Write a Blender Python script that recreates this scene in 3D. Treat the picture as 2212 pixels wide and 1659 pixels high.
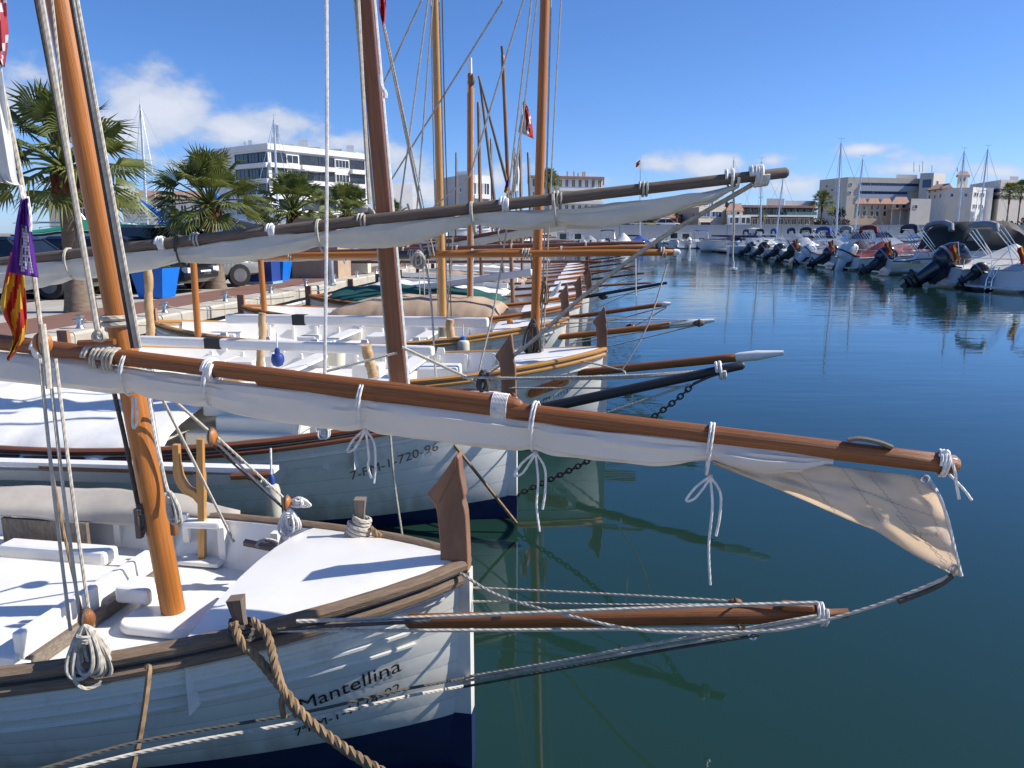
import bpy, math, random
from mathutils import Vector as V, Matrix, noise as NZ
for o in list(bpy.data.objects): bpy.data.objects.remove(o)
SC = bpy.context.scene
COL = SC.collection
R = math.radians
# ---------------------------------------------------------------- camera
EYE = 2.6; F = 1670.0; CX, CY = 1106.0, 829.5; PITCH = math.atan(323.5/F)
cam = bpy.data.cameras.new('camera'); co = bpy.data.objects.new('camera', cam); COL.objects.link(co)
co.location = (0, 0, EYE); co.rotation_euler = (math.pi/2-PITCH, 0, 0)
cam.sensor_width = 36; cam.lens = 36*F/2212; cam.clip_end = 4000; cam.clip_start = .05
SC.camera = co
# ---------------------------------------------------------------- light
SUN_EL, SUN_AZ = R(39), R(5)          # azimuth from +X towards +Y
sv = V((math.cos(SUN_EL)*math.cos(SUN_AZ), math.cos(SUN_EL)*math.sin(SUN_AZ), math.sin(SUN_EL)))
sl = bpy.data.lights.new('sun', 'SUN'); sl.energy = 4.9; sl.angle = R(.53); sl.color = (1, .945, .86)
so = bpy.data.objects.new('sun', sl); COL.objects.link(so); so.rotation_euler = sv.to_track_quat('Z', 'Y').to_euler()
SC.view_settings.view_transform = 'Standard'; SC.view_settings.look = 'None'
SC.view_settings.exposure = 0.42; SC.view_settings.gamma = 1
SC.render.engine = 'CYCLES'
SC.cycles.use_denoising = True
SC.cycles.max_bounces = 6; SC.cycles.diffuse_bounces = 3; SC.cycles.glossy_bounces = 3; SC.cycles.transparent_max_bounces = 6; SC.cycles.transmission_bounces = 3
SC.cycles.caustics_reflective = False; SC.cycles.caustics_refractive = False
SC.cycles.sample_clamp_indirect = 6

def ray(px, py):
    """direction of a pixel of the 2212-wide view; used to survey real positions at a chosen distance or height"""
    x = (px-CX)/F; y = (py-CY)/F
    return V((x, math.cos(PITCH)-y*math.sin(PITCH), -math.sin(PITCH)-y*math.cos(PITCH)))
def at(px, py, Y):
    d = ray(px, py); k = Y/d.y
    return V((d.x*k, Y, EYE+d.z*k))
def az(px, py, z):
    d = ray(px, py); k = (z-EYE)/d.z
    return V((d.x*k, d.y*k, z))

world = bpy.data.worlds.new('World'); SC.world = world; world.use_nodes = True
def build_world():
    nt = world.node_tree; N = nt.nodes; L = nt.links
    for n in list(N): N.remove(n)
    out = N.new('ShaderNodeOutputWorld')
    sky = N.new('ShaderNodeTexSky'); sky.sky_type = 'NISHITA'; sky.sun_disc = False
    sky.sun_elevation = SUN_EL; sky.sun_rotation = math.pi/2-SUN_AZ
    sky.air_density = .7; sky.dust_density = .4; sky.ozone_density = 6; sky.altitude = 0
    # the camera's rendering of the clear sky: softer contrast from zenith to horizon, cooler tint
    def cmul(src, k):
        n = N.new('ShaderNodeMixRGB'); n.blend_type = 'MULTIPLY'; n.inputs[0].default_value = 1; L.new(src, n.inputs[1]); n.inputs[2].default_value = (*k, 1); return n.outputs[0]
    gm = N.new('ShaderNodeGamma'); gm.inputs[1].default_value = .9
    hs = N.new('ShaderNodeHueSaturation'); hs.inputs['Saturation'].default_value = 1.1; L.new(sky.outputs[0], hs.inputs['Color'])
    L.new(cmul(hs.outputs[0], (.105,)*3), gm.inputs[0])
    bg = N.new('ShaderNodeBackground'); bg.inputs[1].default_value = .1
    L.new(cmul(gm.outputs[0], (8.5, 9.4, 11.4)), bg.inputs[0])
    tc = N.new('ShaderNodeTexCoord')
    def m(op, a, b=None, c=None):
        n = N.new('ShaderNodeMath'); n.operation = op
        for i, v in enumerate((a, b, c)):
            if v is None: continue
            if hasattr(v, 'links'): L.new(v, n.inputs[i])
            else: n.inputs[i].default_value = v
        return n.outputs[0]
    def vm(op, a, b):
        n = N.new('ShaderNodeVectorMath'); n.operation = op
        for i, v in enumerate((a, b)):
            if hasattr(v, 'links'): L.new(v, n.inputs[i])
            else: n.inputs[i].default_value = v
        return n.outputs['Value'] if op == 'DOT_PRODUCT' else n.outputs[0]
    p = tc.outputs['Generated']
    puffs = [(350,235,105,62,1),(235,275,150,48,.85),(60,240,120,50,.62),(95,175,60,70,.45),(540,285,170,45,.9),(740,305,80,26,.75),
             (870,360,70,46,.75),(880,410,80,30,.7),(1075,385,75,45,.7),(1175,380,60,28,.6),(1420,358,58,20,.72),(1540,354,62,26,.8),(1665,345,42,17,.72),
             (1870,322,42,13,.8),(1920,336,40,12,.5),(2170,372,60,20,.75),(1720,400,90,22,.6),(1590,405,120,18,.5),(1310,390,90,22,.5),(1960,365,90,22,.7),(700,430,160,60,.55),(330,350,220,60,.5)]
    rnd = random.Random(5)
    cs = [(ray(x, y).normalized(), a/F, b/F, w) for x, y, a, b, w in puffs]
    for k in range(9):                      # the same small cumulus all round the horizon
        a = R(52+k*29+rnd.uniform(-6, 6)); e = R(rnd.uniform(4, 11))
        cs.append((V((math.sin(a)*math.cos(e), math.cos(a)*math.cos(e), math.sin(e))), rnd.uniform(.05,.11), rnd.uniform(.02,.045), rnd.uniform(.6,1)))
    tot = None
    for c, a, b, w in cs:
        r = V((c.y, -c.x, 0)).normalized(); u = r.cross(c)
        mp = N.new('ShaderNodeMapping'); mp.vector_type = 'TEXTURE'; L.new(p, mp.inputs[0])
        mp.inputs['Location'].default_value = tuple(c); mp.inputs['Rotation'].default_value = Matrix((r, c, u)).transposed().to_euler(); mp.inputs['Scale'].default_value = (a*2, .6, b*2)
        gr = N.new('ShaderNodeTexGradient'); gr.gradient_type = 'SPHERICAL'; L.new(mp.outputs[0], gr.inputs[0])
        g = m('MULTIPLY', gr.outputs[1], w*1.3)
        tot = g if tot is None else m('MAXIMUM', tot, g)
    def nz(scale, det, rough):
        mp = N.new('ShaderNodeMapping'); L.new(p, mp.inputs[0]); mp.inputs['Scale'].default_value = (1, 1, 1.7)
        n = N.new('ShaderNodeTexNoise'); n.inputs['Scale'].default_value = scale; n.inputs['Detail'].default_value = det; n.inputs['Roughness'].default_value = rough
        L.new(mp.outputs[0], n.inputs[0]); return n.outputs[0]
    n1 = nz(16, 7, .55); n2 = nz(7, 4, .5)
    nn = m('ADD', m('MULTIPLY', m('SUBTRACT', n1, .5), 1.5), m('MULTIPLY', m('SUBTRACT', n2, .5), .8))
    den = m('ADD', tot, nn)
    mr = N.new('ShaderNodeMapRange'); mr.interpolation_type = 'SMOOTHSTEP'; L.new(den, mr.inputs[0])
    mr.inputs[1].default_value = .36; mr.inputs[2].default_value = .86; mr.inputs[3].default_value = 0; mr.inputs[4].default_value = .8
    gate = m('MULTIPLY', mr.outputs[0], m('MINIMUM', m('MULTIPLY', tot, 6), 1))
    cc = N.new('ShaderNodeMixRGB'); cc.inputs[1].default_value = (.50,.58,.74,1); cc.inputs[2].default_value = (.86,.87,.92,1)
    mr2 = N.new('ShaderNodeMapRange'); L.new(den, mr2.inputs[0]); mr2.inputs[1].default_value = .45; mr2.inputs[2].default_value = 1.1
    L.new(mr2.outputs[0], cc.inputs[0])
    bc = N.new('ShaderNodeBackground'); bc.inputs[1].default_value = .74; L.new(cc.outputs[0], bc.inputs[0])
    mx = N.new('ShaderNodeMixShader'); L.new(gate, mx.inputs[0]); L.new(bg.outputs[0], mx.inputs[1]); L.new(bc.outputs[0], mx.inputs[2])
    L.new(mx.outputs[0], out.inputs[0])
build_world()

# ---------------------------------------------------------------- materials
MATS = {}
def mat(name, col, rough=.5, metal=0, coat=0, var=.12, vscale=3., bump=0, bscale=30., spec=.5, col2=None, c2amt=.5, stretch=None, uvgrain=None, transl=0, alpha=None, dirt=None, trans=0, speck=None, scum=None):
    """procedural principled material: base colour broken up by noise, optional second colour, grain along UV, bump, dirt"""
    if name in MATS: return MATS[name]
    mt = bpy.data.materials.new(name); mt.use_nodes = True; MATS[name] = mt
    nt = mt.node_tree; N = nt.nodes; L = nt.links
    b = N['Principled BSDF']; b.inputs['Roughness'].default_value = rough; b.inputs['Metallic'].default_value = metal
    b.inputs['Coat Weight'].default_value = coat; b.inputs['Coat Roughness'].default_value = .12
    b.inputs['Specular IOR Level'].default_value = spec
    tc = N.new('ShaderNodeTexCoord')
    src = tc.outputs['UV'] if uvgrain else tc.outputs['Object']
    mp = N.new('ShaderNodeMapping'); L.new(src, mp.inputs[0])
    if uvgrain: mp.inputs['Scale'].default_value = uvgrain
    elif stretch: mp.inputs['Scale'].default_value = stretch
    n1 = N.new('ShaderNodeTexNoise'); n1.inputs['Scale'].default_value = vscale; n1.inputs['Detail'].default_value = 6; n1.inputs['Roughness'].default_value = .62
    L.new(mp.outputs[0], n1.inputs[0])
    c = V(col)
    def mix(fac, a, bb, blend='MIX'):
        n = N.new('ShaderNodeMixRGB'); n.blend_type = blend
        for i, v in enumerate((fac, a, bb)):
            if hasattr(v, 'links'): L.new(v, n.inputs[i])
            elif i == 0: n.inputs[0].default_value = v
            else: n.inputs[i].default_value = (*v, 1)
        return n.outputs[0]
    def ramp(src, lo, hi):
        n = N.new('ShaderNodeMapRange'); n.interpolation_type = 'SMOOTHSTEP'; L.new(src, n.inputs[0]); n.inputs[1].default_value = lo; n.inputs[2].default_value = hi; return n.outputs[0]
    cur = mix(ramp(n1.outputs[0], .25, .75), tuple(c*(1-var)), tuple(min(1, x) for x in c*(1+var)))
    if col2:
        n2 = N.new('ShaderNodeTexNoise'); n2.inputs['Scale'].default_value = vscale*.6; n2.inputs['Detail'].default_value = 8; n2.inputs['Roughness'].default_value = .7
        L.new(mp.outputs[0], n2.inputs[0])
        cur = mix(ramp(n2.outputs[0], .62-.3*c2amt, .9-.3*c2amt), cur, tuple(col2))
    if dirt:
        n3 = N.new('ShaderNodeTexNoise'); n3.inputs['Scale'].default_value = dirt[1]; n3.inputs['Detail'].default_value = 9; n3.inputs['Roughness'].default_value = .75
        mp3 = N.new('ShaderNodeMapping'); L.new(tc.outputs['Object'], mp3.inputs[0]); mp3.inputs['Scale'].default_value = dirt[3] if len(dirt) > 3 else (1,1,1)
        L.new(mp3.outputs[0], n3.inputs[0])
        cur = mix(ramp(n3.outputs[0], .56, .8), cur, tuple(dirt[0])) if dirt[2] >= 1 else mix(mulf(N, L, ramp(n3.outputs[0], .5, .78), dirt[2]), cur, tuple(dirt[0]))
    if scum:
        sp = N.new('ShaderNodeSeparateXYZ'); L.new(tc.outputs['Object'], sp.inputs[0])
        ns = N.new('ShaderNodeTexNoise'); ns.inputs['Scale'].default_value = 5; ns.inputs['Detail'].default_value = 6; mps = N.new('ShaderNodeMapping'); mps.inputs['Scale'].default_value = (1.5,1.5,.5); L.new(tc.outputs['Object'], mps.inputs[0]); L.new(mps.outputs[0], ns.inputs[0])
        ad = N.new('ShaderNodeMath'); ad.operation = 'MULTIPLY_ADD'; L.new(ns.outputs[0], ad.inputs[0]); ad.inputs[1].default_value = -.5; L.new(sp.outputs[2], ad.inputs[2])
        mr_ = N.new('ShaderNodeMapRange'); L.new(ad.outputs[0], mr_.inputs[0]); mr_.inputs[1].default_value = scum[1]; mr_.inputs[2].default_value = scum[1]-.22; mr_.inputs[3].default_value = 0; mr_.inputs[4].default_value = .6
        cur = mix(mr_.outputs[0], cur, tuple(scum[0]))
    if speck:
        mpv = N.new('ShaderNodeMapping'); L.new(tc.outputs['UV'], mpv.inputs[0]); mpv.inputs['Scale'].default_value = speck[1]
        vo = N.new('ShaderNodeTexVoronoi'); vo.inputs['Scale'].default_value = 1; L.new(mpv.outputs[0], vo.inputs[0])
        inv_ = N.new('ShaderNodeMapRange'); L.new(vo.outputs[0], inv_.inputs[0]); inv_.inputs[1].default_value = speck[2]; inv_.inputs[2].default_value = speck[2]*.35; inv_.inputs[3].default_value = 0; inv_.inputs[4].default_value = .85
        cur = mix(inv_.outputs[0], cur, tuple(speck[0]))
    L.new(cur, b.inputs['Base Color'])
    rr = N.new('ShaderNodeMapRange'); L.new(n1.outputs[0], rr.inputs[0]); rr.inputs[3].default_value = max(.02, rough*.8); rr.inputs[4].default_value = min(1, rough*1.25)
    L.new(rr.outputs[0], b.inputs['Roughness'])
    if bump:
        n4 = N.new('ShaderNodeTexNoise'); n4.inputs['Scale'].default_value = bscale; n4.inputs['Detail'].default_value = 4
        L.new(mp.outputs[0], n4.inputs[0])
        bp = N.new('ShaderNodeBump'); bp.inputs['Strength'].default_value = min(1, bump); bp.inputs['Distance'].default_value = .01
        L.new(n4.outputs[0], bp.inputs['Height']); L.new(bp.outputs[0], b.inputs['Normal'])
    if alpha is not None: b.inputs['Alpha'].default_value = alpha
    if trans: b.inputs['Transmission Weight'].default_value = trans
    if transl:
        t = N.new('ShaderNodeBsdfTranslucent'); L.new(cur, t.inputs[0])
        ms = N.new('ShaderNodeMixShader'); ms.inputs[0].default_value = transl
        L.new(b.outputs[0], ms.inputs[1]); L.new(t.outputs[0], ms.inputs[2]); L.new(ms.outputs[0], N['Material Output'].inputs[0])
    return mt
def mulf(N, L, s, k):
    n = N.new('ShaderNodeMath'); n.operation = 'MULTIPLY'; L.new(s, n.inputs[0]); n.inputs[1].default_value = k; return n.outputs[0]
def rope_mat(name, col, pitch=.03, strands=3, col2=None):
    mt = mat(name, col, .85, var=.22, vscale=25, col2=col2, spec=.15)
    nt = mt.node_tree; N = nt.nodes; L = nt.links; b = N['Principled BSDF']
    tc = N.new('ShaderNodeTexCoord'); s = N.new('ShaderNodeSeparateXYZ'); L.new(tc.outputs['UV'], s.inputs[0])
    def m(op, a, bb):
        n = N.new('ShaderNodeMath'); n.operation = op
        for i, v in enumerate((a, bb)):
            if hasattr(v, 'links'): L.new(v, n.inputs[i])
            else: n.inputs[i].default_value = v
        return n.outputs[0]
    ph = m('MULTIPLY', m('ADD', m('MULTIPLY', s.outputs[0], strands), m('MULTIPLY', s.outputs[1], 1/pitch)), 2*math.pi)
    h = m('ABSOLUTE', m('SINE', m('MULTIPLY', ph, .5), 0), 0)
    bp = N.new('ShaderNodeBump'); bp.inputs['Strength'].default_value = .6; bp.inputs['Distance'].default_value = .003
    L.new(h, bp.inputs['Height']); L.new(bp.outputs[0], b.inputs['Normal'])
    return mt
WHITE = mat('white_paint', (.82,.80,.75), .32, coat=.2, var=.04, vscale=2, dirt=((.60,.56,.47), 3.2, .45), bump=.06, bscale=9)
WHITE_OLD = mat('white_paint_worn', (.82,.80,.73), .42, var=.05, vscale=2.5, dirt=((.47,.42,.30), 2.4, .75, (1.6,1.6,.8)), scum=((.33,.31,.20), .12))
HULLW = mat('hull_white_paint', (.79,.765,.68), .3, coat=.3, var=.04, vscale=1.6, dirt=((.46,.42,.32), 2.6, .75, (2.2,2.2,.7)), bump=.1, bscale=14, scum=((.33,.31,.20), .12))
CREAM = mat('cream_paint', (.72,.68,.52), .4, var=.05, dirt=((.5,.45,.3), 3, .4))
NAVY = mat('navy_boot_paint', (.006,.016,.075), .4, var=.3, vscale=3, dirt=((.02,.05,.12), 4, .6))
WOOD = mat('varnished_wood', (.235,.078,.016), .48, coat=.08, var=.45, vscale=3, uvgrain=(14, .55, 1), bump=.4, bscale=9, col2=(.10,.036,.012), c2amt=.35, speck=((.05,.02,.008), (2.2,.9,1), .07))
WOODL = mat('varnished_light_wood', (.40,.135,.018), .45, coat=.12, var=.3, vscale=3, uvgrain=(12, .5, 1), bump=.25, bscale=9, col2=(.22,.07,.014), c2amt=.4, speck=((.08,.03,.01), (2.5,1.3,1), .09))
WOODY = mat('yellow_pine', (.50,.25,.065), .38, coat=.25, var=.25, vscale=3, uvgrain=(8, .6, 1), bump=.2, bscale=9, col2=(.34,.14,.035), c2amt=.3, speck=((.10,.04,.012), (2.5,1.6,1), .10))
WOODD = mat('dark_varnished_wood', (.16,.052,.020), .35, coat=.35, var=.3, vscale=3, uvgrain=(9, .8, 1), bump=.25, bscale=9)
WOODB = mat('brown_oiled_wood', (.25,.125,.072), .6, var=.45, vscale=4, stretch=(1,1,.25), bump=.25, bscale=18, coat=.05, dirt=((.15,.075,.045), 4, .7, (1,1,.3)), col2=(.36,.21,.14), c2amt=.3)
WOODG = mat('weathered_grey_wood', (.20,.165,.13), .8, var=.3, vscale=3, uvgrain=(10, 1.2, 1), bump=.6, bscale=9, spec=.2, dirt=((.10,.08,.065), 5, .6))
WOODGD = mat('dark_weathered_wood', (.165,.125,.095), .75, var=.35, vscale=3, uvgrain=(10, 1.2, 1), bump=.5, bscale=9, spec=.25)
RAILW = mat('weathered_rail_wood', (.21,.15,.10), .7, var=.3, vscale=3, uvgrain=(5, 2.5, 1), bump=.5, bscale=10, spec=.25, col2=(.30,.14,.06), c2amt=.35)
BLACKW = mat('black_painted_spar', (.02,.02,.024), .45, var=.3, vscale=4, uvgrain=(8, 1, 1), bump=.2, bscale=10)
LOG = mat('peeled_branch_wood', (.50,.33,.17), .75, var=.25, vscale=6, col2=(.25,.14,.07), c2amt=.3, bump=.5, bscale=25, spec=.2)
SAIL = mat('off_white_sailcloth', (.83,.79,.72), .7, var=.05, vscale=2.5, bump=.35, bscale=9, spec=.2, transl=.34, dirt=((.66,.62,.53), 2.5, .4))
SAILT = mat('thin_sailcloth', (.90,.78,.64), .7, var=.06, vscale=4, bump=.2, bscale=10, spec=.15, transl=.62, dirt=((.66,.55,.45), 3, .4))
SAILG = mat('greyed_sailcloth', (.80,.76,.66), .8, var=.08, vscale=3, bump=.4, bscale=8, spec=.15, transl=.34, dirt=((.45,.43,.36), 3, .45))
TARPW = mat('white_cover_canvas', (.74,.73,.70), .7, var=.06, vscale=3, bump=.5, bscale=7, spec=.25, dirt=((.55,.53,.46), 3, .5))
TARPB = mat('beige_cover_canvas', (.40,.295,.205), .8, var=.1, vscale=3, bump=.5, bscale=6, spec=.2)
TARPG = mat('green_cover_canvas', (.008,.075,.06), .7, var=.2, vscale=3, bump=.5, bscale=6)
ROPE = rope_mat('grey_rope', (.47,.43,.36), .032)
ROPEW = rope_mat('white_rope', (.72,.70,.66), .03)
ROPED = rope_mat('dark_tarred_rope', (.085,.08,.07), .03)
ROPET = rope_mat('tan_hemp_rope', (.27,.18,.10), .06, col2=(.15,.10,.06))
MASTB = mat('red_brown_mast', (.24,.085,.03), .5, coat=.1, var=.35, vscale=3, uvgrain=(10,.5,1), bump=.3, bscale=9, col2=(.14,.05,.02), c2amt=.4)
CHAIN = mat('rusty_chain', (.055,.04,.034), .7, metal=.4, var=.4, vscale=30)
STEEL = mat('galvanised_steel', (.55,.56,.57), .35, metal=.9, var=.15)
CHROME = mat('polished_stainless', (.75,.75,.76), .15, metal=1, var=.05)
ALU = mat('mast_aluminium', (.62,.63,.65), .4, metal=.6, var=.08)
STEELD = mat('dull_wheel_rim', (.16,.16,.17), .5, metal=.5, var=.2)
BLACK = mat('black_plastic', (.012,.012,.014), .45, var=.2)
RUBBER = mat('tyre_rubber', (.015,.015,.016), .8, var=.2)
LEADW = mat('lettering_black', (.012,.012,.014), .5, var=.1)
RED = mat('red_paint', (.38,.02,.015), .4, var=.1)
BLUEP = mat('bright_blue_plastic', (.0,.16,.62), .45, var=.06)
BLUED = mat('dark_blue_paint', (.015,.05,.24), .45, var=.1)

# ---------------------------------------------------------------- mesh building
PM = {}
def reg(o, m): PM[o.name] = m; return o
def thing(name, label, cat, loc=(0,0,0), rz=0, group=None, ry=0):
    o = bpy.data.objects.new(name, None); COL.objects.link(o); o.empty_display_size = .2
    o.location = loc; o.rotation_euler = (0, ry, rz); tag(o, label, cat, group)
    return reg(o, Matrix.Translation(loc) @ Matrix.Rotation(rz, 4, 'Z') @ Matrix.Rotation(ry, 4, 'Y'))
def tag(o, label=None, cat=None, group=None, kind=None):
    if label: o['label'] = label
    if cat: o['category'] = cat
    if group: o['group'] = group
    if kind: o['kind'] = kind
    return o
def mobj(name, me, parent=None):
    o = bpy.data.objects.new(name, me); COL.objects.link(o)
    if parent: o.parent = parent; reg(o, PM[parent.name])
    else: reg(o, Matrix.Identity(4))
    return o
def crm(pts, k=6):
    """Catmull-Rom through points"""
    if len(pts) < 3: return [V(p) for p in pts]
    P = [V(p) for p in pts]; P = [P[0]*2-P[1]]+P+[P[-1]*2-P[-2]]; out = []
    for i in range(1, len(P)-2):
        a, b, c, d = P[i-1], P[i], P[i+1], P[i+2]
        for j in range(k):
            t = j/k
            out.append(.5*((2*b)+(c-a)*t+(2*a-5*b+4*c-d)*t*t+(3*b-a-3*c+d)*t**3))
    out.append(P[-2]); return out
def sag(a, b, s, k=10):
    a, b = V(a), V(b)
    return [a.lerp(b, i/k)+V((0,0,-4*s*(i/k)*(1-i/k))) for i in range(k+1)]
class MB:
    def __init__(s): s.v = []; s.f = []; s.uv = []; s.m = []; s.mi = 0
    def face(s, idx, uv=None): s.f.append(tuple(idx)); s.uv.append(uv); s.m.append(s.mi)
    def box(s, c, d, rz=0, taper=1., M=None):
        x, y, z = d[0]/2, d[1]/2, d[2]/2; n = len(s.v); c = V(c)
        rot = M if M is not None else Matrix.Rotation(rz, 3, 'Z')
        for k, (sx, sy, sz) in enumerate(((-1,-1,-1),(1,-1,-1),(1,1,-1),(-1,1,-1),(-1,-1,1),(1,-1,1),(1,1,1),(-1,1,1))):
            t = taper if sz > 0 else 1
            s.v.append(c+rot @ V((sx*x*t, sy*y*t, sz*z)))
        for f in ((3,2,1,0),(4,5,6,7),(0,1,5,4),(1,2,6,5),(2,3,7,6),(3,0,4,7)): s.face([n+i for i in f], ((0,0),(1,0),(1,1),(0,1)))
        return s
    def bar(s, a, b, w, h, up=(0,0,1)):
        a, b = V(a), V(b); d = (b-a); l = d.length; d.normalize(); u = V(up); r = d.cross(u)
        if r.length < 1e-4: r = d.cross(V((1,0,0)))
        r.normalize(); u = r.cross(d)
        M = Matrix((d, r, u)).transposed()
        return s.box((a+b)/2, (l, w, h), M=M)
    def tube(s, pts, r, n=8, cap=True, sq=1., twist=0, closed=False, ref=None):
        P = [V(p) for p in pts]; N_ = len(P); base = len(s.v); ln = 0; prev = None
        if not hasattr(r, '__len__'): r = [r]*N_
        ls = []
        for i in range(N_):
            if closed: d = P[(i+1) % N_]-P[i-1]
            else: d = P[min(i+1, N_-1)]-P[max(i-1, 0)]
            if d.length < 1e-9: d = V((0,0,1))
            d.normalize()
            if prev is None:
                a = V(ref) if ref else (V((0,0,1)) if abs(d.z) < .9 else V((0,1,0)))
                u = (a-d*a.dot(d)).normalized()
            else: u = (prev-d*prev.dot(d)); u = u.normalized() if u.length > 1e-6 else V((1,0,0))
            prev = u; w = d.cross(u)
            if i: ln += (P[i]-P[i-1]).length
            ls.append(ln)
            for k in range(n):
                a = 2*math.pi*(k+.5)/n+twist*ln
                s.v.append(P[i]+u*math.sin(a)*r[i]*sq+w*math.cos(a)*r[i])
        for i in range(N_ if closed else N_-1):
            j = (i+1) % N_
            for k in range(n):
                k2 = (k+1) % n
                s.face((base+i*n+k, base+i*n+k2, base+j*n+k2, base+j*n+k), ((k/n, ls[i]), ((k+1)/n, ls[i]), ((k+1)/n, ls[j] if j else ln), (k/n, ls[j] if j else ln)))
        if cap and not closed:
            s.face([base+k for k in range(n)][::-1], [(.5,0)]*n); s.face([base+(N_-1)*n+k for k in range(n)], [(.5,ln)]*n)
        return s
    def loft(s, rings, closed=True, cap=True):
        base = len(s.v); n = len(rings[0])
        for rg in rings: s.v += [V(p) for p in rg]
        for i in range(len(rings)-1):
            for k in range(n if closed else n-1):
                k2 = (k+1) % n
                u0, u1, v0, v1 = k/n, (k+1)/n, i/(len(rings)-1), (i+1)/(len(rings)-1)
                s.face((base+i*n+k, base+i*n+k2, base+(i+1)*n+k2, base+(i+1)*n+k), ((u0,v0),(u1,v0),(u1,v1),(u0,v1)))
        if cap and closed:
            s.face([base+k for k in range(n)][::-1]); s.face([base+(len(rings)-1)*n+k for k in range(n)])
        return s
    def prism(s, poly, f0, f1):
        """poly: 2D points; f0, f1 map (a,b) to the two end faces"""
        n = len(poly); b = len(s.v)
        s.v += [V(f0(*p)) for p in poly]+[V(f1(*p)) for p in poly]
        s.face(list(range(b, b+n))[::-1]); s.face(range(b+n, b+2*n))
        for k in range(n): s.face((b+k, b+(k+1) % n, b+n+(k+1) % n, b+n+k), ((k/n,0),((k+1)/n,0),((k+1)/n,1),(k/n,1)))
        return s
    def ball(s, c, r, n=10, m=6, sc=(1,1,1)):
        c = V(c); rings = []
        for i in range(m+1):
            a = math.pi*i/m-math.pi/2; rr = max(math.cos(a), .001)*r
            rings.append([c+V((rr*math.cos(2*math.pi*k/n)*sc[0], rr*math.sin(2*math.pi*k/n)*sc[1], r*math.sin(a)*sc[2])) for k in range(n)])
        return s.loft(rings)
    def lathe(s, prof, c=(0,0,0), n=12, M=None):
        c = V(c); M = M or Matrix.Identity(3)
        return s.loft([[c+M @ V((r*math.cos(2*math.pi*k/n), r*math.sin(2*math.pi*k/n), z)) for k in range(n)] for r, z in prof])
    def tri_off(s): return s
    def mesh(s, name, mats, smooth=True, world_m=None):
        me = bpy.data.meshes.new(name)
        vs = [world_m @ v for v in s.v] if world_m else s.v
        me.from_pydata([tuple(v) for v in vs], [], s.f)
        ul = me.uv_layers.new(name='UVMap'); k = 0; flat = []
        for f, uv in zip(s.f, s.uv):
            for i in range(len(f)):
                flat += list(uv[i]) if uv else [0, 0]
        ul.data.foreach_set('uv', flat)
        for mt in (mats if isinstance(mats, (list, tuple)) else [mats]): me.materials.append(mt)
        if any(s.m): me.polygons.foreach_set('material_index', s.m)
        me.validate()
        if smooth:
            me.polygons.foreach_set('use_smooth', [True]*len(me.polygons))
            try: me.set_sharp_from_angle(angle=R(38))
            except Exception: pass
        me.update(); return me
    def build(s, name, mats, parent=None, world=False, smooth=True):
        wm = PM[parent.name].inverted() if (world and parent) else None
        return mobj(name, s.mesh(name, mats, smooth, wm), parent)
def tubeo(name, pts, r, mt, parent=None, n=8, world=False, **k): return MB().tube(pts, r, n, **k).build(name, mt, parent, world)
def rope(name, pts, r, mt=None, parent=None, world=True, n=6, smooth=6):
    P = crm(pts, smooth) if len(pts) > 2 else [V(pts[0]).lerp(V(pts[1]), i/8) for i in range(9)]
    return MB().tube(P, r, n).build(name, mt or ROPE, parent, world)
def copy_tree(o, parent=None, loc=None, rz=None, label=None):
    c = o.copy(); COL.objects.link(c); c.parent = parent
    if loc is not None: c.location = loc
    if rz is not None: c.rotation_euler = (c.rotation_euler[0], c.rotation_euler[1], rz)
    if label: c['label'] = label
    if parent: reg(c, PM[parent.name])
    else: reg(c, Matrix.Translation(c.location) @ Matrix.Rotation(c.rotation_euler[2], 4, 'Z'))
    for ch in list(KIDS.get(o.name, [])) or [x for x in o.children]: copy_tree(ch, c)
    return c
KIDS = {}
def text_mesh(txt, size, fmap, name, mt, parent, extrude=0, font_shear=0, sub=0):
    """lettering as geometry: every vertex of the set text goes through fmap(u,v)"""
    cu = bpy.data.curves.new('lettering', 'FONT'); cu.body = txt; cu.size = size; cu.shear = font_shear; cu.resolution_u = 3
    ob = bpy.data.objects.new('lettering', cu); COL.objects.link(ob)
    dg = bpy.context.evaluated_depsgraph_get(); me0 = ob.evaluated_get(dg).to_mesh()
    vs = [fmap(v.co.x, v.co.y) for v in me0.vertices]; fs = [tuple(p.vertices) for p in me0.polygons]
    ob.evaluated_get(dg).to_mesh_clear(); bpy.data.objects.remove(ob)
    m = MB(); m.v = [V(v) for v in vs]
    for f in fs: m.face(f)
    return m.build(name, mt, parent, smooth=False)
def wob(p, sc, amp, seed=0): return NZ.noise(V(p)*sc+V((seed*7.3, seed*3.1, seed)))*amp
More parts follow.
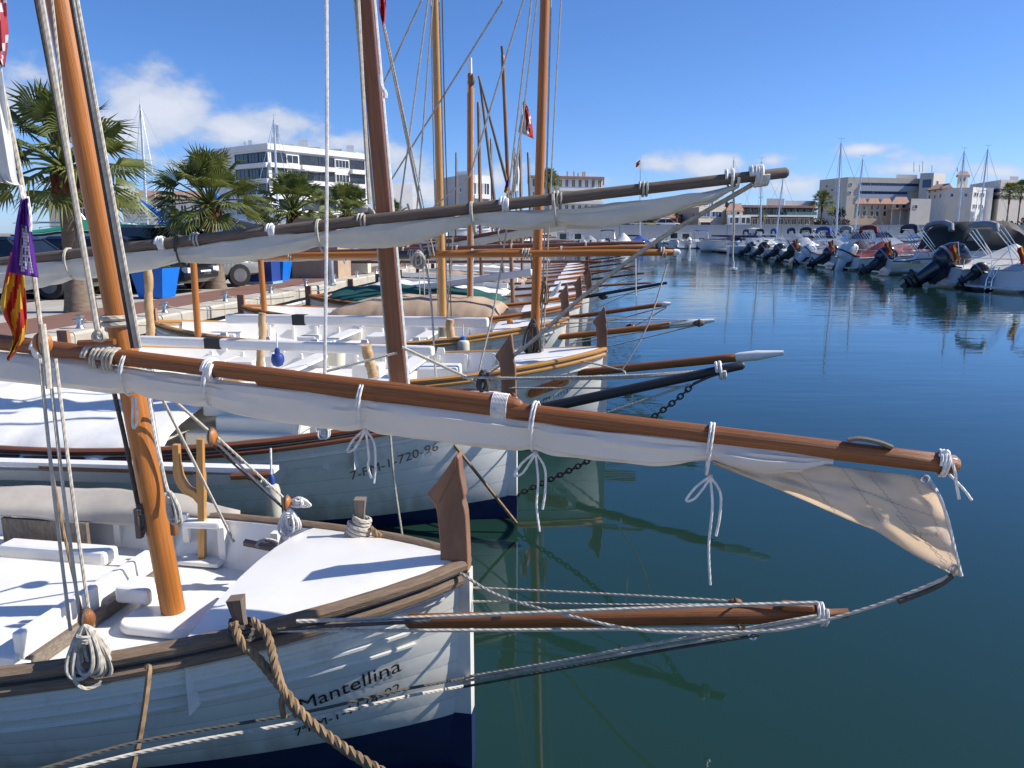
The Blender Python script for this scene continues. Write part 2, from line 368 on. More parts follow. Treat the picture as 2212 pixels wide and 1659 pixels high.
# ---------------------------------------------------------------- water, quay, shore
def water_mat():
    mt = bpy.data.materials.new('harbour_water'); mt.use_nodes = True; nt = mt.node_tree; N = nt.nodes; L = nt.links
    N.remove(N['Principled BSDF'])
    df = N.new('ShaderNodeBsdfDiffuse'); df.inputs[0].default_value = (.011,.033,.024,1)      # murky green body of the water
    gl = N.new('ShaderNodeBsdfGlossy'); gl.inputs[0].default_value = (.80,.91,1,1); gl.inputs[1].default_value = .03
    fr = N.new('ShaderNodeFresnel'); fr.inputs[0].default_value = 1.43
    ms = N.new('ShaderNodeMixShader'); L.new(fr.outputs[0], ms.inputs[0]); L.new(df.outputs[0], ms.inputs[1]); L.new(gl.outputs[0], ms.inputs[2]); L.new(ms.outputs[0], N['Material Output'].inputs[0])
    tc = N.new('ShaderNodeTexCoord')
    def nz(sc, scale, det, ro=.5):
        mp = N.new('ShaderNodeMapping'); mp.inputs['Scale'].default_value = sc; L.new(tc.outputs['Object'], mp.inputs[0])
        n = N.new('ShaderNodeTexNoise'); n.inputs['Scale'].default_value = scale; n.inputs['Detail'].default_value = det; n.inputs['Roughness'].default_value = ro
        L.new(mp.outputs[0], n.inputs[0]); return n.outputs[0]
    def m(op, a, bb):
        n = N.new('ShaderNodeMath'); n.operation = op
        for i, v in enumerate((a, bb)):
            if hasattr(v, 'links'): L.new(v, n.inputs[i])
            else: n.inputs[i].default_value = v
        return n.outputs[0]
    a = nz((.42, 1.5, 1), 1.7, 3); c = nz((.4, 1, 1), .5, 2); f = nz((.5,1.6,1), 6, 2); calm = nz((1,1,1), .09, 2)
    mr = N.new('ShaderNodeMapRange'); L.new(calm, mr.inputs[0]); mr.inputs[1].default_value = .35; mr.inputs[2].default_value = .65; mr.inputs[3].default_value = .25; mr.inputs[4].default_value = 1.15
    # calmer in the lee of the boats at the camera end of the basin
    sx = N.new('ShaderNodeSeparateXYZ'); L.new(tc.outputs['Object'], sx.inputs[0])
    mr2 = N.new('ShaderNodeMapRange'); mr2.interpolation_type = 'SMOOTHSTEP'; L.new(sx.outputs[1], mr2.inputs[0]); mr2.inputs[1].default_value = 5; mr2.inputs[2].default_value = 22; mr2.inputs[3].default_value = .25; mr2.inputs[4].default_value = 1
    h = m('ADD', m('ADD', m('MULTIPLY', a, .5), m('MULTIPLY', c, 1.1)), m('MULTIPLY', f, .06))
    h = m('MULTIPLY', m('MULTIPLY', h, mr.outputs[0]), mr2.outputs[0])
    bp = N.new('ShaderNodeBump'); bp.inputs['Strength'].default_value = 1; bp.inputs['Distance'].default_value = .019
    L.new(h, bp.inputs['Height'])
    for s_ in (gl, fr): L.new(bp.outputs[0], s_.inputs['Normal'])
    return mt
WATER = water_mat()
w = MB(); w.v = [V(p) for p in ((-400,-300,0),(700,-300,0),(700,1500,0),(-400,1500,0))]; w.face((0,1,2,3))
tag(w.build('water', WATER, smooth=False), 'calm dark green and blue harbour water between the boat rows', kind='structure')

QA = R(5.3)                                   # the quay runs away from the camera, 5 degrees to the right
QO = V((-9.25, 0, 0)); QD = V((math.sin(QA), math.cos(QA), 0)); QN = V((-math.cos(QA), math.sin(QA), 0))   # QN points inland
QZ = .86
def q(along, inland, z=0): return QO+QD*along+QN*inland+V((0,0,z))
def strip(name, i0, i1, z, m_, a0=-12, a1=330, thick=.0, label=None, n=1):
    b = MB(); k = len(b.v)
    for j in range(n+1):
        a = a0+(a1-a0)*j/n
        b.v += [q(a, i0, z), q(a, i1, z)]
    for j in range(n): b.face((2*j, 2*j+2, 2*j+3, 2*j+1))
    o = b.build(name, m_, smooth=False); tag(o, label, kind='structure'); return o
CONC = mat('pale_concrete', (.43,.40,.35), .85, var=.12, vscale=.8, bump=.3, bscale=20, dirt=((.28,.26,.22), 1.2, .6), spec=.2)
COPING = mat('coping_limestone', (.47,.43,.36), .8, var=.15, vscale=1.5, bump=.4, bscale=18, dirt=((.27,.24,.19), 2, .6), spec=.2)
QWALL = mat('quay_wall_stone', (.33,.30,.24), .85, var=.2, vscale=1.5, bump=.5, bscale=9, dirt=((.12,.11,.07), 1.6, .8), spec=.2)
REDP = mat('red_brown_path', (.215,.118,.088), .85, var=.1, vscale=1.2, bump=.2, bscale=60, dirt=((.15,.09,.07), .6, .5), spec=.2)
ASPH = mat('asphalt', (.06,.058,.055), .9, var=.15, vscale=2, bump=.3, bscale=80, dirt=((.1,.095,.09), .5, .5), spec=.2)
SAND = mat('shore_ground', (.26,.23,.19), .9, var=.2, vscale=.2, dirt=((.15,.14,.11), .1, .6), spec=.1)
WALLG = mat('quay_wall_green_band', (.09,.085,.04), .8, var=.4, vscale=2)
def quay():
    b = MB(); a0, a1 = -12, 170
    # body of the quay: wall face
    b.v = [q(a0,.12,-2), q(a1,.12,-2), q(a1,.12,QZ-.3), q(a0,.12,QZ-.3)]; b.face((0,1,2,3))
    tag(b.build('quay_wall', QWALL, smooth=False), 'stained stone quay wall below the coping', kind='structure')
    strip('quay_pavement', .0, 260, QZ-.02, CONC, a1=330, label='pale concrete quayside pavement')
    strip('path', .62, 2.35, QZ+.004, REDP, a1=150, label='red brown path along the quay')
    strip('road', 5.3, 14.5, QZ+.002, ASPH, a1=240, label='asphalt parking lane behind the palms')
    root = b = None
    wl = bpy.data.objects.new('coping', None); COL.objects.link(wl); tag(wl, 'pale stone coping blocks along the quay edge', kind='structure'); reg(wl, Matrix.Identity(4))
    rnd = random.Random(2); a = 8.; me = []
    for k in range(3):
        L_ = 1.46
        m = MB(); prof = [(-.08,-.30),(-.09,-.05),(-.06,0),(.60,.004+k*.002),(.60,-.30)]
        m.prism(prof, lambda x, z: q(0, x, z)-QO, lambda x, z: q(L_, x, z)-QO); me.append(m.mesh('coping_block', COPING, False))
    while a < 95:
        o = mobj('coping_block', me[rnd.randrange(3)], wl); o.location = q(a, rnd.uniform(-.012,.012), QZ+rnd.uniform(-.006,.006)); a += 1.48
    # steel rub rail on the wall and rings
    rr = MB(); rr.tube([q(6,-.14,QZ-.42), q(100,-.14,QZ-.42)], .045, 6)
    for k in range(60): rr.box(q(6+k*1.6,-.07,QZ-.42), (.14,.06,.06), rz=0)
    tag(rr.build('quay_rail', mat('white_steel_rail', (.62,.63,.64), .45, var=.1), smooth=True), 'white steel rail fixed along the quay wall', 'rail')
quay()
# platform added unseen below the viewpoint, pale to bounce sunlight onto the hulls
pr_ = MB(); pr_.box((-2,-11.8,.1), (60,26.8,1.2)); tag(pr_.build('bounce_pier', mat('pier_bounce_pale', (.60,.54,.45), .85, var=.1, vscale=.8, dirt=((.42,.37,.30), 1.2, .5), spec=.2), smooth=False), 'pale concrete platform added unseen at the near end of the basin to bounce sunlight', kind='structure')

# far breakwater wall and shore
def far_shore():
    b = MB(); b.v = [V(p) for p in ((-30,182,2.0),(420,182,2.0),(900,1200,4),(-600,1200,4),(-600,182,2.0))]; b.face((0,1,2,3,4))
    tag(b.build('ground', SAND, smooth=False), 'pale ground of the far shore behind the wall', kind='structure')
    WALLW = mat('breakwater_white_wall', (.56,.55,.54), .8, var=.06, vscale=.15, dirt=((.4,.38,.35), .3, .5), spec=.2)
    root = thing('harbour_wall', 'long low white harbour wall across the far end of the basin', 'wall', (0,176,0))
    x = -24.; k = 0
    while x < 118:
        m = MB(); m.box((x+5.96, .5*(k % 2)*.02, 2.25), (11.9, .7, 4.5)); m.box((x+5.96, 0, 4.58), (11.94, .95, .16))
        m.build('wall_panel', WALLW, root, smooth=False)
        x += 12; k += 1
    m = MB(); m.box((45,-2.2,.55), (142,3.6,1.5)); m.build('ledge', CONC, root, smooth=False)
far_shore()
# ---------------------------------------------------------------- llaut: double-ended wooden boat
class Hull:
    def __init__(s, L, B, zb, zm, zs, zk=-.4, deck=.6, fd=1.1):
        s.L, s.B, s.zb, s.zm, s.zs, s.zk, s.deck, s.fd = L, B, zb, zm, zs, zk, deck, fd
    def sheer(s, t):
        if t < .48: return s.zm+(s.zb-s.zm)*(1-t/.48)**1.9
        return s.zm+(s.zs-s.zm)*((t-.48)/.52)**1.9
    def hb(s, t): return max(.012, s.B/2*max(0, 1-abs(2*t-1)**2.2)**.8)
    def p(s, t): return .32+.70*abs(2*t-1)**2.6
    def y(s, x, z):
        t = min(1, max(0, -x/s.L)); v = min(1, max(0, (z-s.zk)/(s.sheer(t)-s.zk)))
        return s.hb(t)*v**s.p(t)
    def ts(s, n=26): return [(i/n)**1.25 for i in range(n+1)]
    def rail(s, off, dz, sd, t0=.004, t1=.996, n=30):
        out = []
        for i in range(n+1):
            t = t0+(t1-t0)*(i/n)**1.15; x = -t*s.L
            out.append(V((x, sd*(s.hb(t)+off), s.sheer(t)+dz)))
        return out
def hull_hit(root, H, px, py, sd=-1, off=.006):
    inv = PM[root.name].inverted(); Y = 1.2
    while Y < 40:
        l = inv @ at(px, py, Y)
        if -H.L < l.x < 0 and l.z < H.sheer(-l.x/H.L) and abs(l.y) <= H.y(l.x, l.z)+.002: return l
        Y += .004
    return None
def hull_text(root, H, txt, p0, p1, mt, size=None, name='lettering', k=.62):
    """letters set on the planking between two surveyed points of the near side"""
    a = hull_hit(root, H, *p0); b = hull_hit(root, H, *p1)
    if a is None or b is None: return None
    cu = bpy.data.curves.new('t', 'FONT'); cu.body = txt; ob = bpy.data.objects.new('t', cu); COL.objects.link(ob)
    bpy.context.view_layer.update(); w = max(.01, ob.dimensions.x); bpy.data.objects.remove(ob)
    s = (b.x-a.x)/w; sl = (b.z-a.z)/(b.x-a.x)
    def fm(u, v):
        x = a.x+u; z = a.z+sl*u+v*(size or 1)
        return V((x, -(H.y(x, z)+.007), z))
    return text_mesh(txt, s, fm, name, mt, root)
def stem_post(root, H, h, mt, wd=.14, th=.075, white_cap=False):
    z0 = H.zb-.03; k = h/.6
    poly = [(-wd*.95,0),(.02,0),(.02,.02),(.02,.1*k),(.012,.30*k),(-.002,.37*k),(.006,.40*k),(-.012,.5*k),(-.03,.60*k),(-.10,.505*k),(-.185,.41*k),(-.19,.385*k),(-.15,.33*k),(-.135,.2*k),(-.13,.1*k)]
    P_ = [(p.x, p.y) for p in crm([V((x, z, 0)) for x, z in poly[3:]]+[V((-wd*.95,0,0))], 3)]
    P_ = [(x*.88 if x < 0 else x, z) for x, z in [(.02,0)]+P_]
    b = MB(); b.prism(P_, lambda x, z: (x, -th/2, z0+z), lambda x, z: (x, th/2, z0+z))
    o = b.build('stem_post', mt, root, smooth=False)
    bv = o.modifiers.new('bevel', 'BEVEL'); bv.width = .014; bv.segments = 3; bv.limit_method = 'ANGLE'; bv.angle_limit = R(60)
    c = MB(); c.prism([(-.162,.402*k),(-.030,.595*k),(-.032,.53*k),(-.119,.352*k)], lambda x, z: (x, -th/2-.005, z0+z), lambda x, z: (x, th/2+.005, z0+z))
    c.build('post_head', mt, root, smooth=False)
    return o
def llaut(label, loc, head, L=6.6, B=2.1, zb=1.08, zm=.8, zs=.98, deck=.58, fd=1.1, rail=RAILW, hull=HULLW, strakes=0, boot=.13, post=.58, postm=WOODB,
          mast=None, sprit=None, name='llaut_sailing_boat', inner=True, ribs=True, bottom=NAVY, fdm=WHITE, white_line=True, group='traditional boats moored stern to the quay'):
    root = thing(name, label, 'boat', (*loc, 0), -R(head), group)
    H = Hull(L, B, zb, zm, zs, deck=deck, fd=fd); ts = H.ts()
    # bottom
    m = MB(); rings = []
    for t in ts:
        x = -t*L; zt = boot+.10*max(0, 1-t/.2)**2
        row = []
        for k in range(-6, 7):
            z = H.zk+(zt-H.zk)*abs(k)/6; row.append(V((x, (1 if k > 0 else -1)*H.y(x, z) if k else 0, z)))
        rings.append(row)
    m.loft(rings, closed=False); ho = m.build('hull', bottom, root)
    n = strakes or 5
    for sd in (-1, 1):
        if not strakes: mm = MB()
        for s_ in range(n):
            if strakes: mm = MB()
            rings = []
            for t in ts:
                x = -t*L; zt = boot+.10*max(0, 1-t/.2)**2; sh = H.sheer(t); row = []
                for j in range(4):
                    w = (s_+(.006+.988*j/3 if strakes else j/3))/n; z = zt+(sh-zt)*w
                    bul = (.0016 if j in (1, 2) else 0)
                    row.append(V((x, sd*(H.y(x, z)+bul), z)))
                rings.append(row if sd < 0 else row[::-1])
            mm.loft(rings, closed=False)
            if strakes: mm.build('plank', hull, ho)
        if not strakes: mm.build('topsides', hull, ho)
    # stem timber
    b = MB(); b.prism([(-.12,boot+.1),(.028,boot+.1),(.026,zb-.02),(-.12,zb-.02)], lambda x, z: (x,-.036,z), lambda x, z: (x,.036,z)); b.build('stem', hull, root, smooth=False)
    b = MB(); b.prism([(-.12,H.zk),(.03,H.zk),(.03,boot+.098),(-.12,boot+.098)], lambda x, z: (x,-.037,z), lambda x, z: (x,.037,z)); b.build('stem_foot', bottom, root, smooth=False)
    b = MB(); b.prism([(-L+.06,H.zk),(-L-.1,H.zk),(-L-.1,zs+.25),(-L+.05,zs+.25)], lambda x, z: (x,-.036,z), lambda x, z: (x,.036,z)); b.build('stern_post', postm, root, smooth=False)
    for sd in (-1, 1):
        tubeo('gunwale', H.rail(.006, .012, sd, .001), .040, rail, root, n=8, sq=.75)
        tubeo('rub_rail', H.rail(.020, -.054, sd, .002), .031, rail, root, n=8, sq=.8)
        if white_line:
            tubeo('moulding', [V((p.x, sd*(H.y(p.x, p.z-.17)+.004), p.z-.17)) for p in H.rail(0, 0, sd, .03)], .016, hull, root, n=6)
    if inner:
        # bulwark, covering board, deck
        for sd in (-1, 1):
            m = MB(); r1 = []
            for t in ts[1:-1]:
                x = -t*L; sh = H.sheer(t)
                r1.append([V((x, sd*max(.004, H.y(x, z)-.045), z)) for z in (deck-.02, (deck+sh)/2, sh+.015)]+[V((x, sd*H.hb(t), sh+.018))])
            m.loft(r1 if sd > 0 else [r[::-1] for r in r1], closed=False); m.build('bulwark', fdm, root)
            if ribs:
                x = -fd-.25
                while x > -L*.8:
                    t = -x/L; sh = H.sheer(t); yy = H.y(x, (deck+sh)/2)-.06
                    b = MB(); b.box((x, sd*yy, (deck+sh)/2), (.045,.05,sh-deck)); b.build('rib', fdm, root, smooth=False)
                    x -= .42
        m = MB(); r1 = []
        for t in [fd/L*.93+(1-fd/L*.93-.03)*i/16 for i in range(17)]:
            x = -t*L; yy = max(.01, H.y(x, deck)-.03); r1.append([V((x, yy*f, deck+.03*(1-f*f))) for f in (-1,-.6,-.2,.2,.6,1)])
        m.loft(r1, closed=False); m.build('deck', fdm, root)
    # raised foredeck
    if fd:
        m = MB(); r1 = []; fr = (-1,-.8,-.55,-.28,0,.28,.55,.8,1)
        for i in range(11):
            row = []
            for f in fr:
                x = -.03-(fd-.03)*(i/10)+(.10*(f*f) if i == 10 else .10*f*f*i/10)*0
                xe = x-(.0 if i < 10 else 0); t = -xe/L
                row.append(V((xe, f*(H.hb(t)-.01), H.sheer(t)+.016+.085*(1-f*f)*min(1, .35+t*5))))
            r1.append(row)
        last = [V((p.x+.002, p.y, deck)) for p in r1[-1]]
        lip = [V((p.x-.004, p.y, p.z-.03)) for p in r1[-1]]
        m.loft([r[::-1] for r in r1+[lip, last]], closed=False); m.build('foredeck', fdm, root)
    if post: stem_post(root, H, post, postm)
    return root, H
def spar(name, a, b, r0, r1, mt, root, n=10, world=True, rm=None, tip=None, seg=14):
    a, b = V(a), V(b); P = [a.lerp(b, i/seg) for i in range(seg+1)]
    rs = []
    for i in range(seg+1):
        s = i/seg; r = r0+(r1-r0)*s
        if rm: r = r+(rm-(r0+r1)/2)*4*s*(1-s)
        rs.append(r)
    d = (b-a).normalized()
    P = [a-d*r0*.5]+P+[b+d*r1*.5]; rs = [r0*.6]+rs+[r1*.6]
    return MB().tube(P, rs, n).build(name, mt, root, world)
def ring(c, d, rx, rz, r, mt, name, root, turns=1, pitch=0, k=14, up=V((0,0,1)), world=True, dz=0):
    """rope turned round a spar: c centre, d spar direction"""
    d = V(d).normalized(); side = d.cross(up).normalized(); u = side.cross(d)
    P = []
    for i in range(int(k*turns)+1):
        a = 2*math.pi*i/k; P.append(V(c)+side*rx*math.cos(a)+u*(rz*math.sin(a)+dz)+d*pitch*(i/k-turns/2))
    return MB().tube(P, r, 6).build(name, mt, root, world)
def block(c, r, root, mt=None, name='block', ax=V((1,0,0)), world=True, rope_m=None, sc=(.62,1,1.15)):
    b = MB(); c = V(c)
    b.ball(c, r, 12, 8, sc)
    o = b.build(name, mt or WOODL, root, world)
    g = MB(); pts = [c+V((r*.66*math.cos(a)*sc[0]*1.2, r*1.03*sc[1]*math.cos(a)*0, 0)) for a in (0,)]
    P = [c+V((0, -math.cos(a)*r*1.02*sc[1], math.sin(a)*r*1.02*sc[2])) for a in [2*math.pi*i/16 for i in range(16)]]
    g.tube(P, r*.16, 5, closed=True); g.build('strop', rope_m or ROPED, o, world)
    return o
def coil(name, top, drop, wid, n, r, mt, root=None, seed=0, label=None, world=True, tilt=0):
    rnd = random.Random(seed); b = MB(); top = V(top)
    for i in range(n):
        w = wid*rnd.uniform(.35, 1); d = drop*rnd.uniform(.7, 1); ox = rnd.uniform(-.25,.25)*wid; oy = rnd.uniform(-.5,.5)*wid*.5; a = rnd.uniform(-.5,.5)
        P = []
        for k in range(15):
            t = k/14*2*math.pi; s = math.sin(t); h = (1-math.cos(t))/2
            xx = s*w*.5*(.45+.8*h)+ox*h+tilt*h*d; P.append(top+V((xx*math.cos(a), xx*math.sin(a)+oy*h, -d*h)))
        b.tube(crm(P, 2), r, 6)
    # binding turns
    P = [top+V((math.cos(a)*wid*.16, math.sin(a)*wid*.16, -.10*drop-a*.0018)) for a in [i*.6 for i in range(40)]]
    b.tube(P, r, 6)
    o = b.build(name, mt, root, world)
    if label: tag(o, label, 'rope')
    return o
def furled(name, a, b, r0, prof, mt, root, dep=.13, ties=(), seed=0, n=18, seg=90, world=True, wr=.010, both=None):
    """sail rolled and hanging under a spar; prof: (s, height, drop of its top below the spar axis)"""
    a, b = V(a), V(b); d = (b-a).normalized(); side = d.cross(V((0,0,1))).normalized(); rings = []
    def lin(s, k):
        for i in range(len(prof)-1):
            if prof[i][0] <= s <= prof[i+1][0]:
                f = (s-prof[i][0])/(prof[i+1][0]-prof[i][0]); f = f*f*(3-2*f); return prof[i][k]*(1-f)+prof[i+1][k]*f
        return prof[-1][k] if s > prof[-1][0] else prof[0][k]
    s0, s1 = prof[0][0], prof[-1][0]
    for i in range(seg+1):
        s = s0+(s1-s0)*i/seg; h = lin(s, 1); dr = lin(s, 2); c = a.lerp(b, s)
        pin = 1-.22*max([math.exp(-((s-t)/.010)**2) for t in ties] or [0]); L_ = (b-a).length
        w = dep*min(1, h/.10+.15)*pin; h2 = h*(1-.5*(1-pin)); ringp = []
        for k in range(n):
            t = 2*math.pi*k/n; cx, sz = math.cos(t), math.sin(t)
            cx = math.copysign(abs(cx)**.8, cx); sz = math.copysign(abs(sz)**.8, sz)
            p = c+side*(cx*w/2)+V((0,0,-dr-h2/2+sz*h2/2))
            q_ = V((s*L_, cx*.5, sz*.5)); g = NZ.noise(V((q_.x*2.2+seed*9, q_.y*2.2, q_.z*2.4)))*1.0+NZ.noise(V((q_.x*1.1+q_.z*3+seed*5, q_.y*5, q_.z*6)))*.9+NZ.noise(V((q_.x*9+seed, q_.y*8, q_.z*10)))*.22
            near = max([math.exp(-((s-t)/.035)**2) for t in ties] or [0])
            ridge = (1-abs(NZ.noise(V((q_.x*.9+seed*3, q_.y*3.5+q_.x*.5, q_.z*5)))))**5+near*1.2*(1-abs(NZ.noise(V((q_.x*3+seed, q_.y*7, q_.z*9)))))**4
            p += (side*cx+V((0,0,sz)))*(g-.9*ridge)*wr*2.0*min(1, h/.08)
            ringp.append(p)
        rings.append(ringp)
    return MB().loft(rings).build(name, mt, root, world)
def tie(root, c, d, rx, rz, dz, r=.006, mt=None, ends=0, turns=1.6, seed=0, name='sail_tie'):
    mt = mt or ROPEW; o = ring(c, d, rx, rz, r, mt, name, root, turns=turns, pitch=.012, dz=dz)
    if ends:
        rnd = random.Random(seed); bot = V(c)+V((0,0,dz-rz-.004)); b = MB(); d = V(d).normalized(); yy = V((0,-.012,0))
        lp = [bot+yy, bot+d*-.055+V((0,-.02,-.05)), bot+d*-.09+V((0,-.02,-.11)), bot+d*-.055+V((0,-.02,-.095)), bot+d*-.01+V((0,-.02,-.02)), bot+yy]
        b.tube(crm(lp, 4), r, 6)
        b.tube(crm([bot+yy, bot+d*.012+V((0,-.02,-.12)), bot+d*.006+V((0,-.02,-.12-ends*.5)), bot+d*.02+V((0,-.02,-.12-ends))], 4), r, 6)
        b.tube(crm([bot+yy, bot+d*.04+V((0,-.02,-.06)), bot+d*.042+V((0,-.02,-.16)), bot+d*.032+V((0,-.02,-.24))], 4), r, 6)
        b.ball(bot+yy, r*2.2, 8, 5)
        b.build('tie_bow', mt, o, True)
    return o
def hemp(name, pts, r, label=None, root=None, mt=None, pitch=.13, cat='rope'):
    """three-strand rope as geometry"""
    P = crm(pts, 14); b = MB(); ln = [0]
    for i in range(1, len(P)): ln.append(ln[-1]+(P[i]-P[i-1]).length)
    for s in range(3):
        Q = []
        for i, p in enumerate(P):
            d = (P[min(i+1, len(P)-1)]-P[max(i-1, 0)]).normalized(); u = d.cross(V((0,1,0))).normalized(); w = d.cross(u)
            a = 2*math.pi*(ln[i]/pitch+s/3); Q.append(p+(u*math.cos(a)+w*math.sin(a))*r*.48)
        b.tube(Q, r*.56, 6)
    o = b.build(name, mt or ROPET, root, True)
    if label: tag(o, label, cat)
    return o
# ================================================================ nearest boat
b1, H1 = llaut('nearest white wooden sailing boat with name on its bow and tall brown stem post', (-.22, 3.44), 10, L=6.8, B=2.14, zb=1.06, zm=.76, zs=.95, deck=.58, fd=1.06, strakes=8, boot=.20, post=.58)
lp = PM[b1.name]; li = lp.inverted()
hull_text(b1, H1, 'Mantellina', (648,1537), (864,1449), LEADW, name='boat_name')
hull_text(b1, H1, '7ªPM-1-1174-92', (640,1590), (864,1492), LEADW, name='registration')
# extra raised mouldings on the bow planking
for k, (dz, r_, t0, t1) in enumerate(((-.115,.010,.012,.5),(-.23,.013,.02,.6),(-.30,.010,.03,.7))):
    for sd in (-1, 1):
        tubeo('moulding', [V((p.x, sd*(H1.y(p.x, p.z+dz)+.006), p.z+dz)) for p in H1.rail(0, 0, sd, t0, t1)], r_, HULLW, b1, n=6)
# mast with its plinth
mb = az(375,1322,.655); mt_ = at(128,0,3.83); md = (mt_-mb).normalized()
spar('mast', mb-md*.02, mb+md*6.4, .060, .056, WOODL, b1, n=16, seg=20)
pl = MB(); c0 = li @ mb
def rr(x0, x1, y0, y1, r, k=5):
    P = []
    for cx, cy, a0 in ((x1-r,y1-r,0),(x0+r,y1-r,90),(x0+r,y0+r,180),(x1-r,y0+r,270)):
        for i in range(k+1):
            a = R(a0+90*i/k); P.append((cx+r*math.cos(a), cy+r*math.sin(a)))
    return P
pl.prism(rr(c0.x-.22, c0.x+.20, c0.y-.20, c0.y+.20, .10), lambda x, y: (x, y, .615), lambda x, y: (x, y, .662)); o = pl.build('mast_step', WHITE, b1)
bv = o.modifiers.new('bevel', 'BEVEL'); bv.width = .012; bv.segments = 2; bv.limit_method = 'ANGLE'
# hatch aft of the mast: sloping coaming, sliding cover, trunk
xh = c0.x-.22
def lb(name, c, d, mt, rz=0, par=None, bev=.01):
    o = MB().box(c, d, rz).build(name, mt, par or b1, smooth=False)
    if bev: m_ = o.modifiers.new('bevel', 'BEVEL'); m_.width = bev; m_.segments = 2
    return o
lb('coachroof', (xh-1.35, -.05, .645), (2.3, 1.0, .08), WHITE, bev=.02)
lb('hatch_coaming', (xh-.21, -.02, .70), (.05, .98, .18), WHITE)
lb('hatch_board', (xh-.145, -.02, .65), (.03, 1.02, .07), WOODG, bev=.004)
lb('hatch_cover', (xh-.02, .12, .72), (.20, .17, .09), WHITE, bev=.02)
lb('side_box', (xh-.95, .62, .66), (.75, .14, .09), WHITE, bev=.025)
# wooden mooring bitts
def bitt(p, lean, mt, r, label_=None):
    b = MB(); b.box((0,0,0), (.1,.1,.1)); b = MB(); P = [V(p)+V((0,0,-.05)), V(p), V(p)+lean*.05, V(p)+lean*.135]
    b.tube(P, [r, r*.95, r*.95, r*1.35], 4, twist=0); return b.build('bitt', mt, b1, True, smooth=False)
bp = at(522,1356,2.97); bitt(bp, V((-.12,0,1)), WOODGD, .032)
bf = at(779,1128,3.98); bitt(bf, V((.02,0,1)), WOODG, .032)
for c, dd, m_, k in ((bp+V((0,0,-.01)), V((.1,0,1)), ROPED, 4), (bf+V((.0,0,-.02)), V((.25,0,1)), ROPE, 5)):
    ring(c, dd, .045, .045, .011, m_, 'bitt_lashing', b1, turns=k, pitch=.020, up=V((0,1,0)), k=12)
ring(bf+V((-.015,0,-.06)), V((.3,.1,1)), .062, .058, .012, ROPE, 'bitt_lashing', b1, turns=4, pitch=.022, up=V((0,1,0)))
hemp('mooring_rope', [at(800,1140,3.95), at(822,1158,3.95), at(880,1185,4.05), at(960,1240,4.3), at(1010,1320,4.6)][:3]+[at(845,1180,4.1)], .016, 'short tan rope end wrapped at the far bitt of the nearest boat', mt=ROPET, pitch=.08)
hemp('mooring_rope', [at(505,1345,2.93), at(520,1385,2.90), at(560,1425,2.87), at(612,1490,2.78), at(660,1550,2.70), at(735,1610,2.60), at(810,1659,2.50), at(900,1712,2.4), at(1010,1770,2.35)], .020, 'thick twisted tan mooring rope running from bitt down the nearest hull', pitch=.12)
hemp('mooring_rope', [at(545,1340,2.95), at(575,1368,2.90), at(588,1410,2.86), at(606,1480,2.79), at(645,1545,2.72)], .018, 'second tan strand spliced onto the thick mooring rope at the bitt', pitch=.10)
rope('rope_tail', [at(598,1440,2.84), at(612,1495,2.77), at(608,1520,2.76), at(614,1550,2.75)], .014, ROPET, b1)
rope('mooring_warp', [at(318,1440,2.83), at(322,1450,2.76), at(312,1530,2.70), at(300,1600,2.66), at(286,1662,2.62)], .012, ROPET, b1)
# forked wooden crutch on the far rail
cr = MB()
for P, r_ in (([at(437,1208,4.52), at(437,1130,4.5), at(436,1072,4.5), at(434,1010,4.5), at(433,948,4.5)], [.028,.028,.032,.026,.026]),
              ([at(437,1085,4.5), at(420,1066,4.5), at(402,1055,4.5), at(388,1030,4.5), at(383,1000,4.5), at(381,960,4.5)], [.028,.032,.034,.032,.026,.026])):
    cr.tube(crm(P, 4), [r_[min(int(i/4), len(r_)-1)] for i in range(len(crm(P, 4)))], 4)
cr.build('crutch', WOODY, b1, True)
lb('crutch_bracket', li @ at(440,1131,4.5), (.24,.09,.045), WHITE, rz=.1, bev=.015)
lb('crutch_foot', li @ at(437,1212,4.5), (.28,.12,.03), WHITE, bev=.012)
# weathered pin rail with tackle on the far side
pr = MB().tube([at(530,1172,4.22), at(655,1197,4.1)], .024, 6).build('pin_rail', WOODG, b1, True)
MB().tube([at(640,1190,4.12), at(612,1245,4.15)], .014, 6).build('pin_rail_bracket', WOODG, b1, True)
block(at(605,1222,4.1), .042, b1, WOODB); block(at(620,1087,4.2), .04, b1, WOODL); block(at(458,944,4.1), .043, b1, WOODL)
coil('rope_coil', at(622,1098,4.18), .17, .11, 9, .007, ROPEW, b1, 3); coil('rope_coil', at(645,1075,4.2), .06, .13, 6, .007, ROPEW, b1, 4); coil('rope_coil', at(575,1165,4.2), .05, .12, 5, .008, ROPE, b1, 5)
rope('tackle_line', [at(345,850,3.7), at(505,1170,4.2)], .008, ROPE, b1); rope('tackle_line', [at(366,856,3.75), at(452,932,4.1)], .009, ROPE, b1)
rope('tackle_line', [at(462,950,4.1), at(605,1090,4.2)], .007, ROPE, b1); rope('tackle_line', [at(470,945,4.1), at(618,1080,4.2)], .007, ROPE, b1); rope('tackle_line', [at(452,955,4.1), at(612,1098,4.2)], .006, ROPED, b1)
rope('tackle_line', [at(625,1100,4.2), at(624,1180,4.15), at(632,1215,4.12)], .006, ROPEW, b1)
